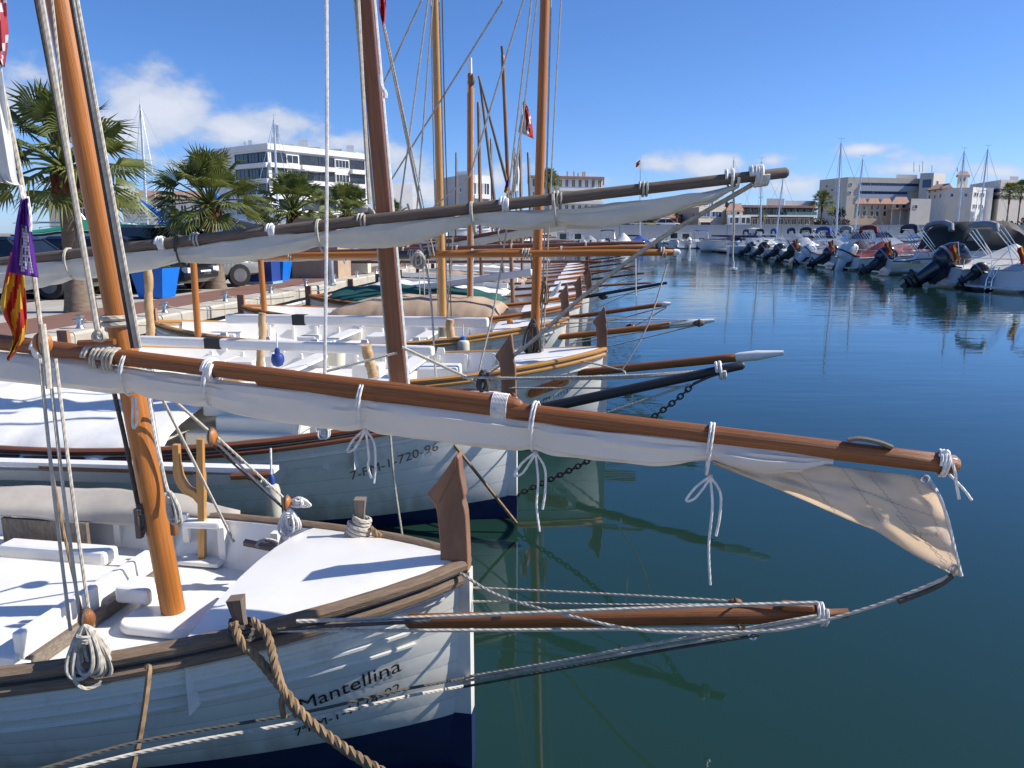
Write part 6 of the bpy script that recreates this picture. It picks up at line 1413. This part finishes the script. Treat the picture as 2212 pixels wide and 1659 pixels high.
class Bld:
    def __init__(s, label, name='building', grp=None, yaw=.30): s.root = thing(name, label, 'building', group=grp); s.first = True; s.k = yaw; s.x0 = None
    def ad(s, pt):
        # fronts stand a little turned to the right, away from the line of sight
        px, Y = pt
        if s.x0 is None: s.x0 = px
        return (px, Y+s.k*(px-s.x0)*Y/F)
    def base(s, p):
        s.root.location = p; PM[s.root.name] = Matrix.Translation(p)
    def prism(s, name, foot, z0, z1, mt):
        """foot: list of (px, Y) seen from the survey point"""
        P = [at(px, 500, Y) for px, Y in map(s.ad, foot)]
        if s.first: s.base((sum(p.x for p in P)/len(P), sum(p.y for p in P)/len(P), z0)); s.first = False
        m = MB(); m.prism([(p.x, p.y) for p in P], lambda x, y: (x, y, z0), lambda x, y: (x, y, z1)); m.build(name, mt, s.root, True, smooth=False); return P
    def roof(s, foot, z, h, mt, over=.4, name='roof'):
        P = [at(px, 500, Y) for px, Y in map(s.ad, foot)]; c = sum(P, V())/len(P); m = MB(); Q = [c+(p-c)*(1+over/max(1, (p-c).length)) for p in P]
        a, b = (Q[0]+Q[3])/2, (Q[1]+Q[2])/2; r0, r1 = a.lerp(b, .22), a.lerp(b, .78); m.v = [V((p.x, p.y, z)) for p in Q]+[V((r0.x, r0.y, z+h)), V((r1.x, r1.y, z+h))]
        for f in ((0,1,5,4),(1,2,5),(2,3,4,5),(3,0,4),(3,2,1,0)): m.face(f)
        m.build(name, mt, s.root, True, smooth=False)
    def win(s, P, Q, x0, x1, z0, z1, glass=GD, frame=FRM, mull=0, name='window', out=.12, fw=.14):
        """window on the wall from P to Q (px, Y), between picture columns x0, x1 and heights z0, z1"""
        P, Q = s.ad(P), s.ad(Q); A, B = at(P[0], 500, P[1]), at(Q[0], 500, Q[1]); d = (B-A).normalized(); d.z = 0; nrm = V((d.y, -d.x, 0)).normalized()
        if nrm.dot(-A) < 0: nrm = -nrm
        def hit(px):
            r = ray(px, 500); k = (A.x*d.y-A.y*d.x)/(r.x*d.y-r.y*d.x); return V((r.x*k, r.y*k, 0))
        a, b = hit(x0), hit(x1); w = MB(); e = (b-a).normalized()
        def pt(p, z, o): return V((p.x, p.y, z))+nrm*o
        for (p, q_, za, zb) in ((a-e*fw, b+e*fw, z1, z1+fw), (a-e*fw, b+e*fw, z0-fw, z0), (a-e*fw, a, z0, z1), (b, b+e*fw, z0, z1)):
            n = len(w.v); w.v += [pt(p, za, -.05), pt(q_, za, -.05), pt(q_, zb, -.05), pt(p, zb, -.05), pt(p, za, out), pt(q_, za, out), pt(q_, zb, out), pt(p, zb, out)]
            for f in ((0,1,2,3),(7,6,5,4),(0,4,5,1),(1,5,6,2),(2,6,7,3),(3,7,4,0)): w.face([n+i for i in f])
        for k in range(mull):
            c = a.lerp(b, (k+1)/(mull+1)); n = len(w.v); h_ = e*.05; w.v += [pt(c-h_, z0, .06), pt(c+h_, z0, .06), pt(c+h_, z1, .06), pt(c-h_, z1, .06)]; w.face((n, n+1, n+2, n+3))
        o = w.build(name, frame, s.root, True, smooth=False); m = MB(); m.v = [pt(a, z0, .03), pt(b, z0, .03), pt(b, z1, .03), pt(a, z1, .03)]; m.face((0,1,2,3)); m.build('pane', glass, o, True, smooth=False)
    def band(s, P, Q, x0, x1, z0, z1, mt, out=.5, name='balcony'):
        P, Q = s.ad(P), s.ad(Q); A, B = at(P[0], 500, P[1]), at(Q[0], 500, Q[1]); d = (B-A).normalized(); nrm = V((d.y, -d.x, 0)).normalized()
        if nrm.dot(-A) < 0: nrm = -nrm
        def hit(px):
            r = ray(px, 500); k = (A.x*d.y-A.y*d.x)/(r.x*d.y-r.y*d.x); return V((r.x*k, r.y*k, 0))
        a, b = hit(x0), hit(x1); m = MB(); n = 0
        m.v = [V((p.x, p.y, z))+nrm*o for z in (z0, z1) for p, o in ((a, -.2), (b, -.2), (b, out), (a, out))]
        for f in ((3,2,1,0),(4,5,6,7),(0,1,5,4),(1,2,6,5),(2,3,7,6),(3,0,4,7)): m.face(f)
        m.build(name, mt, s.root, True, smooth=False)
def zat(py, Y): return at(1106, py, Y).z
# white apartment block behind the palms
b = Bld('white apartment block of many storeys with dark glazed balconies behind the palms', yaw=0); A, C, D_ = (472,176), (588,164), (796,186)
b.prism('wall', [A, C, D_, (796,215), (480,215)], QZ, 19.6, WW)
b.prism('parapet', [(470,175.4), (588,163.4), (797.5,185.5), (797.5,216), (478,216)], 19.6, 20.8, WW)
for k in range(6):
    z0 = 17.3-3.15*k; z1 = z0+1.75
    if z0 < 2: break
    for x0, x1 in ((519,545),(546.5,567),(568.5,586)): b.win(A, C, x0, x1, z0, z1, GD, FRD, 2)
    for j, (x0, x1, fr, ml) in enumerate(((597,625,FRD,3),(628,651,FRM,1),(656,695,FRD,4),(697,727,FRD,3),(731,758,FRM,3),(762,791,FRD,3))): b.win(C, D_, x0, x1, z0, z1 if fr is FRD else z1-.2, GD, fr, ml)
    b.band(A, C, 517, 588, z0-1.15, z0-.25, WW, .6); b.band(C, D_, 589, 652, z0-1.15, z0-.25, WW, .6); b.band(C, D_, 655, 730, z0-1.15, z0-.25, WW, .9); b.band(C, D_, 761, 794, z0-1.15, z0-.25, WW, .9)
for x0, x1, yt, Y, nm in ((598,613,297,180,'chimney'),(652,674,302,184,'chimney'),(755,771,314,192,'chimney'),(548,556,303,186,'chimney'),(538,543,306,186,'chimney'),(525,600,316,192,'roof_room'),(612,645,312,194,'roof_room'),(668,700,317,196,'roof_room'),(700,745,322,198,'roof_room'),(775,786,328,196,'roof_room')):
    b.prism(nm, [(x0,Y), (x1,Y), (x1,Y+4), (x0,Y+4)], 20, zat(yt, Y), WW if nm == 'chimney' or x0 % 2 else WSTN)
for x, Y, yt in ((598,181,0),(652,185,0),(755,193,0)): pass
b.band(C, D_, 645, 690, 14.15+1.6, 14.15+1.9, FRM, 3.0, 'awning')
p_ = at(600,297,182); MB().lathe([(.45,0),(.45,2.6),(.1,2.7)], p_, 8).build('flue', STEEL, b.root, True)
b = Bld('plain white building with stepped gable right of the second mast', yaw=0); b.prism('wall', [(846,150), (893,152), (893,170), (846,170)], QZ, zat(396,150), WW); b.prism('annexe', [(893,152), (910,153), (910,168), (893,168)], QZ, zat(424,152), WW); b.prism('side_wall', [(836,160), (846,149.8), (846,170), (836,172)], QZ, zat(397,152), WBG)
b = Bld('grey gabled building with white balconied front behind the middle masts', yaw=0); b.prism('wall', [(940,132), (1012,120), (1012,150), (950,150)], QZ, zat(381,125), WGR); b.prism('front', [(1012,119.8), (1060,123), (1060,150), (1012,150)], QZ, zat(377,120), WW); b.prism('roof_room', [(985,128), (1012,126), (1012,140), (985,140)], 8, zat(369,126), WW)
for k in range(4):
    z = 8.6-2.7*k
    for x0, x1 in ((1019,1028),(1032,1042),(1046,1056)): b.win((1012,119.8), (1060,123), x0, x1, z, z+1.6, GB if x0 < 1030 else GD, FRM, 1)
    b.band((1012,119.8), (1060,123), 1016, 1059, z-.7, z-.25, WW, 1.0)
for x, z in ((953,10),(953,7),(972,6),(996,9)): b.win((940,132), (1012,120), x, x+3, z, z+.6, GD, FRM)
b = Bld('white building with terracotta roof and a row of chimneys behind the main masts'); b.prism('wall', [(1141,215), (1300,215), (1300,240), (1141,240)], 2, zat(384,215), WW); b.prism('eave', [(1139,214), (1303,214), (1303,241), (1139,241)], zat(384,215), zat(379,215), TILE)
for x in (1195, 1222, 1236, 1245, 1255, 1259): b.prism('chimney', [(x,222), (x+3.5,222), (x+3.5,224), (x,224)], zat(380,215), zat(368 if x != 1245 else 371, 222), WPK)
for k in range(5):
    z = zat(402,215)-3.4*k
    for x in range(1150, 1296, 14): b.win((1141,215), (1300,215), x, x+6, z, z+1.9, GD, FRM, 1)
    b.band((1141,215), (1300,215), 1205, 1298, z-1.1, z-.35, WW, 1.0)
b = Bld('long low white promenade building with dark arcade at its foot'); b.prism('wall', [(1180,196), (1334,196), (1334,206), (1180,206)], 2, zat(462,196), WW); b.prism('parapet', [(1178,195.6), (1336,195.6), (1336,207), (1178,207)], zat(462,196), zat(459,196), WCR)
for x in range(1184, 1330, 16): b.win((1180,196), (1334,196), x, x+12, zat(495,196), zat(484,196), GD, FRM, 2); b.win((1180,196), (1334,196), x+2, x+8, zat(477,196), zat(467,196), GD, FRM, 1)
b = Bld('red walled house with orange tiled roofs beyond the far wall'); b.prism('wall', [(1370,194), (1470,194), (1470,206), (1370,206)], 2, zat(468,194), WRD); b.roof([(1366,193.5), (1424,193.5), (1424,207), (1366,207)], zat(468,194), 1.9, TILE, name='roof'); b.roof([(1426,193.5), (1470,193.5), (1470,207), (1426,207)], zat(471,194), 1.6, TILE)
for x in (1376, 1392, 1410, 1432, 1448): b.win((1370,194), (1470,194), x, x+8, zat(490,194), zat(478,194), GD, WCR, 1)
b = Bld('cream and white row house with dark upper windows beyond the far wall'); b.prism('wall', [(1333,197), (1371,197), (1371,207), (1333,207)], 2, zat(457,197), WCR); b.roof([(1333,196.5), (1371,196.5), (1371,208), (1333,208)], zat(457,197), 1.4, TILE)
for x in (1338, 1349, 1360): b.win((1333,197), (1371,197), x, x+6, zat(474,197), zat(464,197), GD, FRM, 1); b.win((1333,197), (1371,197), x, x+6, zat(492,197), zat(481,197), GD, FRM)
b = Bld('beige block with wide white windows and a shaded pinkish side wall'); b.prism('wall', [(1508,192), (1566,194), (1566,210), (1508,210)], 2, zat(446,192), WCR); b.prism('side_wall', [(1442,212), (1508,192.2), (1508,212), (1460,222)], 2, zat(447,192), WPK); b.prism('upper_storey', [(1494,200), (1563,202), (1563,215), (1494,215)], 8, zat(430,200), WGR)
for x0, x1 in ((1512,1531),(1536,1556)): b.win((1508,192), (1566,194), x0, x1, zat(468,192), zat(457,192), GB, FRM, 2)
for x0, x1 in ((1512,1532),(1535,1558)): b.win((1508,192), (1566,194), x0, x1, zat(494,192), zat(480,192), GD if x0 < 1520 else FRM, WCR, 0, name='garage_door')
for x in (1510, 1521, 1532, 1546): b.win((1494,200), (1563,202), x, x+5, zat(443,200), zat(435,200), SHB, FRM)
for x in (1455, 1470, 1495): b.win((1442,212), (1508,192.2), x, x+4, zat(470,200), zat(463,200), GD, WPK)
b = Bld('white gabled house with dark garage openings right of the beige block'); b.prism('wall', [(1567,193), (1602,193), (1602,206), (1567,206)], 2, zat(455,193), WCR); b.roof([(1566,192.5), (1604,192.5), (1604,207), (1566,207)], zat(455,193), 2.0, TILE); b.prism('porch', [(1570,188), (1620,188), (1620,193), (1570,193)], 2, zat(464,188), WW)
for x in (1575, 1586, 1600, 1610): b.win((1570,188), (1620,188), x, x+8, zat(482,188), zat(470,188), GD, FRM)
for x in (1577, 1589): b.win((1567,193), (1602,193), x, x+6, zat(463,193), zat(457,193), GD, FRM)
b = Bld('long dark fronted building with glass balconies and red roof edge'); b.prism('wall', [(1603,200), (1756,200), (1756,214), (1603,214)], 2, zat(448,200), WDK); b.prism('roof', [(1600,199), (1758,199), (1758,215), (1600,215)], zat(448,200), zat(443,200), TILE); b.prism('upper_box', [(1652,206), (1690,206), (1690,216), (1652,216)], 8, zat(428,206), WGR); b.prism('upper_wing', [(1692,206), (1756,206), (1756,216), (1692,216)], 8, zat(432,206), WW)
for x in range(1610, 1750, 14): b.win((1603,200), (1756,200), x, x+10, zat(462,200), zat(451,200), GD, FRD, 1); b.win((1603,200), (1756,200), x, x+10, zat(484,200), zat(472,200), GD, WBG, 1)
b.band((1603,200), (1756,200), 1604, 1755, zat(468,200), zat(464,200), WW, 1.6, 'balcony_slab'); b.band((1603,200), (1756,200), 1690, 1754, zat(464,200), zat(457,200), mat('balcony_glass', (.10,.17,.16), .2), 1.5, 'balcony_glass')
# long beige block with blue strip windows
b = Bld('long beige block with two blue ribbon windows and a taller tower at its right end'); A, C, D_ = (1763,320), (1823,300), (1978,300)
b.prism('wall', [A, C, D_, (1990,340), (1770,340)], 2, zat(381,300), WBG); b.prism('tower', [(1976,296), (2005,292), (2030,296), (2030,330), (1976,330)], 2, zat(369,296), WSTN); b.prism('roof_plant', [(1925,310), (1970,310), (1970,330), (1925,330)], 20, zat(373,310), WGR)
for zt, zb_, gt, gb, xe in ((393,399,399,411,1975),(411.5,417.5,417.5,429,1955)):
    b.band(C, D_, 1848, xe, zat(gb,300), zat(gt,300), BAND, .4, 'panel')
    x = 1849.
    while x < xe-5: b.win(C, D_, x, x+6.6, zat(zb_,300), zat(zt,300), GB, FRD, 1, fw=.06); x += 7.4
for x, y in ((1779,400),(1805,398),(1791,409),(1777,419),(1804,417),(1790,427)): b.win(A, C, x-2, x+2, zat(y+2.4,308), zat(y-2.4,308), GB, WSTN)
for x, y in ((1830,397),(1829,415)): b.win(C, D_, x-2, x+2, zat(y+2.5,300), zat(y-2.5,300), GB, WSTN)
b.win((1976,296), (2005,292), 1984, 2000, zat(400,294), zat(384,294), GB, FRD, 2); b.win((2005,292), (2030,296), 2012, 2016, zat(398,294), zat(386,294), GB, FRM)
for x, yt in ((1974,350),(1986,356),(1993,348),(2013,357)): MB().tube([at(x, 372, 300), at(x, yt, 300)], .12, 4).build('aerial', STEEL, b.root, True)
b = Bld('orange walled house with small gables and tiled roofs beneath the long block', ); b.prism('wall', [(1842,225), (1922,225), (1922,240), (1842,240)], 2, zat(440,225), WOR)
for x0, x1 in ((1842,1868),(1868,1896),(1896,1922)): b.roof([(x0,224.5), (x1,224.5), (x1,241), (x0,241)], zat(440,225), 1.9, TILE)
for x, g in ((1846,SHG),(1860,SHG),(1876,GD),(1888,GD),(1904,GD)): b.win((1842,225), (1922,225), x, x+5, zat(452,225), zat(443,225), g, WCR); b.win((1842,225), (1922,225), x, x+6, zat(466,225), zat(456,225), GD, WCR)
b.prism('veranda_roof', [(1920,220), (1976,220), (1976,226), (1920,226)], zat(452,220), zat(448,220), TILE)
for x in (1922, 1940, 1958, 1974): b.prism('veranda_post', [(x,220.3), (x+1.6,220.3), (x+1.6,221), (x,221)], 2, zat(452,220), WW)
b = Bld('small white gabled house next to the orange one'); b.prism('wall', [(1922,228), (1958,228), (1958,242), (1922,242)], 2, zat(441,228), WW); b.roof([(1920,227.5), (1960,227.5), (1960,243), (1920,243)], zat(441,228), 2.4, TILE)
for x in (1930, 1944): b.win((1922,228), (1958,228), x, x+6, zat(449,228), zat(441.5,228), GD, FRM)
b = Bld('white convent like building with pink roof and square bell tower'); b.prism('wall', [(1994,262), (2040,240), (2092,236), (2092,275), (2010,280)], 2, zat(407,245), WSTN); b.prism('front_wing', [(2092,236), (2120,240), (2120,275), (2092,275)], 2, zat(402,236), WW); b.roof([(1994,255), (2046,238), (2056,262), (2004,275)], zat(407,245), 2.2, TILE)
b.prism('bell_tower', [(2056,250), (2079,250), (2079,258), (2056,258)], 2, zat(377,250), WSTN); b.roof([(2054,249.5), (2081,249.5), (2081,258.5), (2054,258.5)], zat(377,250), 1.6, TILE, name='tower_roof'); b.win((2056,250), (2079,250), 2062, 2067, zat(390,250), zat(382,250), GD, WSTN); b.win((2056,250), (2079,250), 2068.5, 2073, zat(390,250), zat(382,250), GD, WSTN); MB().tube([at(2068,371,254), at(2068,362,254)], .15, 4).build('cross', STEEL, b.root, True)
for x, y in ((2001,423),(2012,424),(2024,424),(2000,409),(2012,409),(2024,408)): b.win((1994,262), (2040,240), x-1.6, x+1.6, zat(y+4,250), zat(y-4,250), GD, WSTN)
for x in (2048, 2078): b.win((2040,240), (2092,236), x-3, x+3, zat(424,238), zat(417,238), GB, FRM)
for x in (2097, 2102, 2110, 2115): b.win((2092,236), (2120,240), x-1.4, x+1.4, zat(423,238), zat(415,238), GD, FRM); b.win((2092,236), (2120,240), x-1.4, x+1.4, zat(449,238), zat(441,238), GD, FRM)
b = Bld('large pale modern block at the right edge with roof plant boxes'); b.prism('wall', [(2084,300), (2150,270), (2300,275), (2300,320), (2084,330)], 2, zat(391,280), WSTN); b.prism('wing', [(2120,268), (2136,266), (2136,280), (2120,280)], 2, zat(405,268), WW)
for x in (2168, 2200): b.prism('roof_plant', [(x,285), (x+18,285), (x+18,292), (x,292)], 15, zat(379,285), WGR)
for x0, x1 in ((2138,2150),(2164,2180),(2184,2200),(2204,2230)):
    for y in (410, 425): b.win((2150,270) if x0 > 2150 else (2084,300), (2300,275) if x0 > 2150 else (2150,270), x0, x1, zat(y+3,272), zat(y-3,272), GB if x0 < 2150 else GD, FRD, 2)
b = Bld('low retaining wall building in pale stone before the convent'); b.prism('wall', [(1962,222), (2005,222), (2005,232), (1962,232)], 2, zat(429,222), WSTN); b.win((1962,222), (2005,222), 1970, 1976, zat(450,222), zat(443,222), GD, WSTN)
# low houses and sheds behind the stored boats on the left
b = Bld('low brown roofed house behind the stored boats at the left', yaw=0); b.prism('wall', [(110,78), (262,80), (262,92), (110,92)], QZ, zat(438,78), WSTN); b.roof([(105,77), (268,79), (268,93), (105,93)], zat(438,78), 1.2, mat('brown_roof', (.14,.085,.06), .85, var=.15)); 
for x in (140, 175, 212, 238): b.win((110,78), (262,80), x, x+16, zat(468,78), zat(450,78), GD, FRM, 1)
b = Bld('white sheds with low red roofs behind the second palm', yaw=0); b.prism('wall', [(270,100), (475,104), (475,120), (270,118)], QZ, zat(425,102), WW); b.roof([(268,99), (478,103), (478,121), (268,119)], zat(425,102), 1.2, TILE)
for x in range(285, 465, 22): b.win((270,100), (475,104), x, x+11, zat(462,100), zat(442,100), GD, FRM, 1)
b = Bld('long white harbour office seen between the masts', yaw=0); b.prism('wall', [(480,118), (940,128), (940,140), (480,132)], QZ, zat(474,120), WW); b.prism('roof', [(478,117.5), (942,127.5), (942,141), (478,133)], zat(474,120), zat(471,120), TILE)
for x in range(490, 930, 20): b.win((480,118), (940,128), x, x+11, zat(500,120), zat(480,120), GD, FRM, 1)
b = Bld('low white arcade behind the farthest wooden boats', yaw=0); b.prism('wall', [(925,140), (1180,170), (1180,180), (925,150)], QZ, zat(470,150), WW); b.prism('roof', [(923,139.5), (1182,169.5), (1182,181), (923,151)], zat(470,150), zat(466,150), TILE)
for x in range(935, 1175, 18): b.win((925,140), (1180,170), x, x+11, zat(500,150), zat(478,150), GD, FRM, 1)
# distant greenery
LEAFD = mat('evergreen_leaf', (.035,.055,.018), .6, var=.4, vscale=3); LEAFB = mat('bare_brown_twigs', (.13,.085,.06), .8, var=.3)
def tree(label, px, py, Y, h, r, mt, seed, z0=2.0, squash=.8, n=900, nm='tree'):
    p = at(px, py, Y); o = thing(nm, label, 'tree', (p.x, p.y, z0), group='trees beyond the basin'); rnd = random.Random(seed); hc = h-r*squash
    MB().tube([V((0,0,0)), V((.1,0,hc*.5)), V((0,.1,hc))], [r*.10+.08, r*.08+.06, r*.06], 8).build('trunk', TRUNK, o)
    m = MB(); cl = [(rnd.uniform(-.6,.6)*r, rnd.uniform(-.6,.6)*r, hc+rnd.uniform(-.45,.5)*r*squash, r*rnd.uniform(.35,.6)) for _ in range(9)]
    for k in range(n):
        cx, cy, cz, cr_ = cl[k % 9]; d = V((rnd.gauss(0,1), rnd.gauss(0,1), rnd.gauss(0,1))).normalized()*cr_*rnd.uniform(.55,1.05); c = V((cx, cy, cz))+V((d.x, d.y, d.z*squash)); s_ = r*.10*rnd.uniform(.6,1.3); u = V((rnd.uniform(-1,1), rnd.uniform(-1,1), rnd.uniform(-1,1))).normalized()*s_; v = V((rnd.uniform(-1,1), rnd.uniform(-1,1), rnd.uniform(-1,1))).normalized()*s_*.6; i = len(m.v); m.v += [c-u, c+v, c+u, c-v]; m.face((i, i+1, i+2, i+3))
    m.build('crown', mt, o, smooth=False)['kind'] = 'stuff'
for a in (('dark rounded pine behind the white gabled house', 1592, 445, 240, 11, 6, LEAFD, 1), ('bare brown tree in front of the red house', 1430, 480, 190, 4.6, 2.6, LEAFB, 2), ('small green tree before the cream row house', 1336, 482, 190, 3.6, 1.6, LEAFD, 3), ('dark bushy tree left of the long beige block', 1765, 465, 225, 6.0, 3.4, LEAFD, 4), ('brown scrub tree below the long beige block', 1815, 465, 225, 5.5, 3.6, LEAFB, 5), ('dark tree in front of the long beige block corner', 1812, 440, 232, 9, 2.6, LEAFD, 6), ('brown hedge tree at the right edge behind the canopy', 2185, 462, 215, 6, 5, LEAFB, 7), ('bushy dark tree right of the convent', 2135, 462, 220, 4.2, 2.6, LEAFD, 8), ('low green tree below the balcony building', 1640, 478, 192, 3.0, 1.2, LEAFD, 9)): tree(*a)
def fpalm(label, px, Y, yc, Rr, seed): p = at(px, 500, Y); palm(label, (p.x, p.y, 2.0), zat(yc, Y)-2, Rr, seed, .3, grp='palms on the far shore')
for a in (('small bright palm in front of the red house', 1461, 186, 455, 1.4, 1), ('bushy palm before the orange roofed house', 1367, 188, 462, 2.4, 2), ('thin palm by the promenade building', 1316, 188, 462, 1.5, 3), ('thin dark palm before the red house gate', 1413, 188, 462, 1.6, 4), ('broad dark palm left of the long beige block', 1772, 210, 438, 3.6, 5), ('palm before the terracotta roofed building', 1184, 190, 392, 3.4, 1), ('left palm of the pair at the right edge', 2172, 240, 415, 3.2, 2), ('right palm of the pair at the right edge', 2196, 245, 410, 3.4, 3), ('small palm before the balcony building', 1645, 190, 466, 1.4, 4)): fpalm(*a)
# cars on the far promenade, seen over the wall
for lab, px, col, kd in (('white van on the far promenade', 1303, (.6,.6,.6), 'suv'), ('yellow car on the far promenade', 1398, (.5,.42,.12), 'saloon'), ('white car on the far promenade by the red house', 1440, (.6,.6,.58), 'saloon'), ('dark car on the far promenade behind the van', 1345, (.03,.03,.035), 'saloon'), ('silver car on the far promenade between palms', 1372, (.4,.41,.42), 'saloon')):
    p = at(px, 500, 181); c_ = car(lab, (p.x, p.y, 3.9), 0, col, kd); c_['group'] = 'cars on the far promenade'; c_.scale = (1.55,)*3
m = MB(); m.box((45,182,2.95), (160,10,1.9)); tag(m.build('promenade', CONC, smooth=False), 'pavement of the far promenade behind the wall', kind='structure')
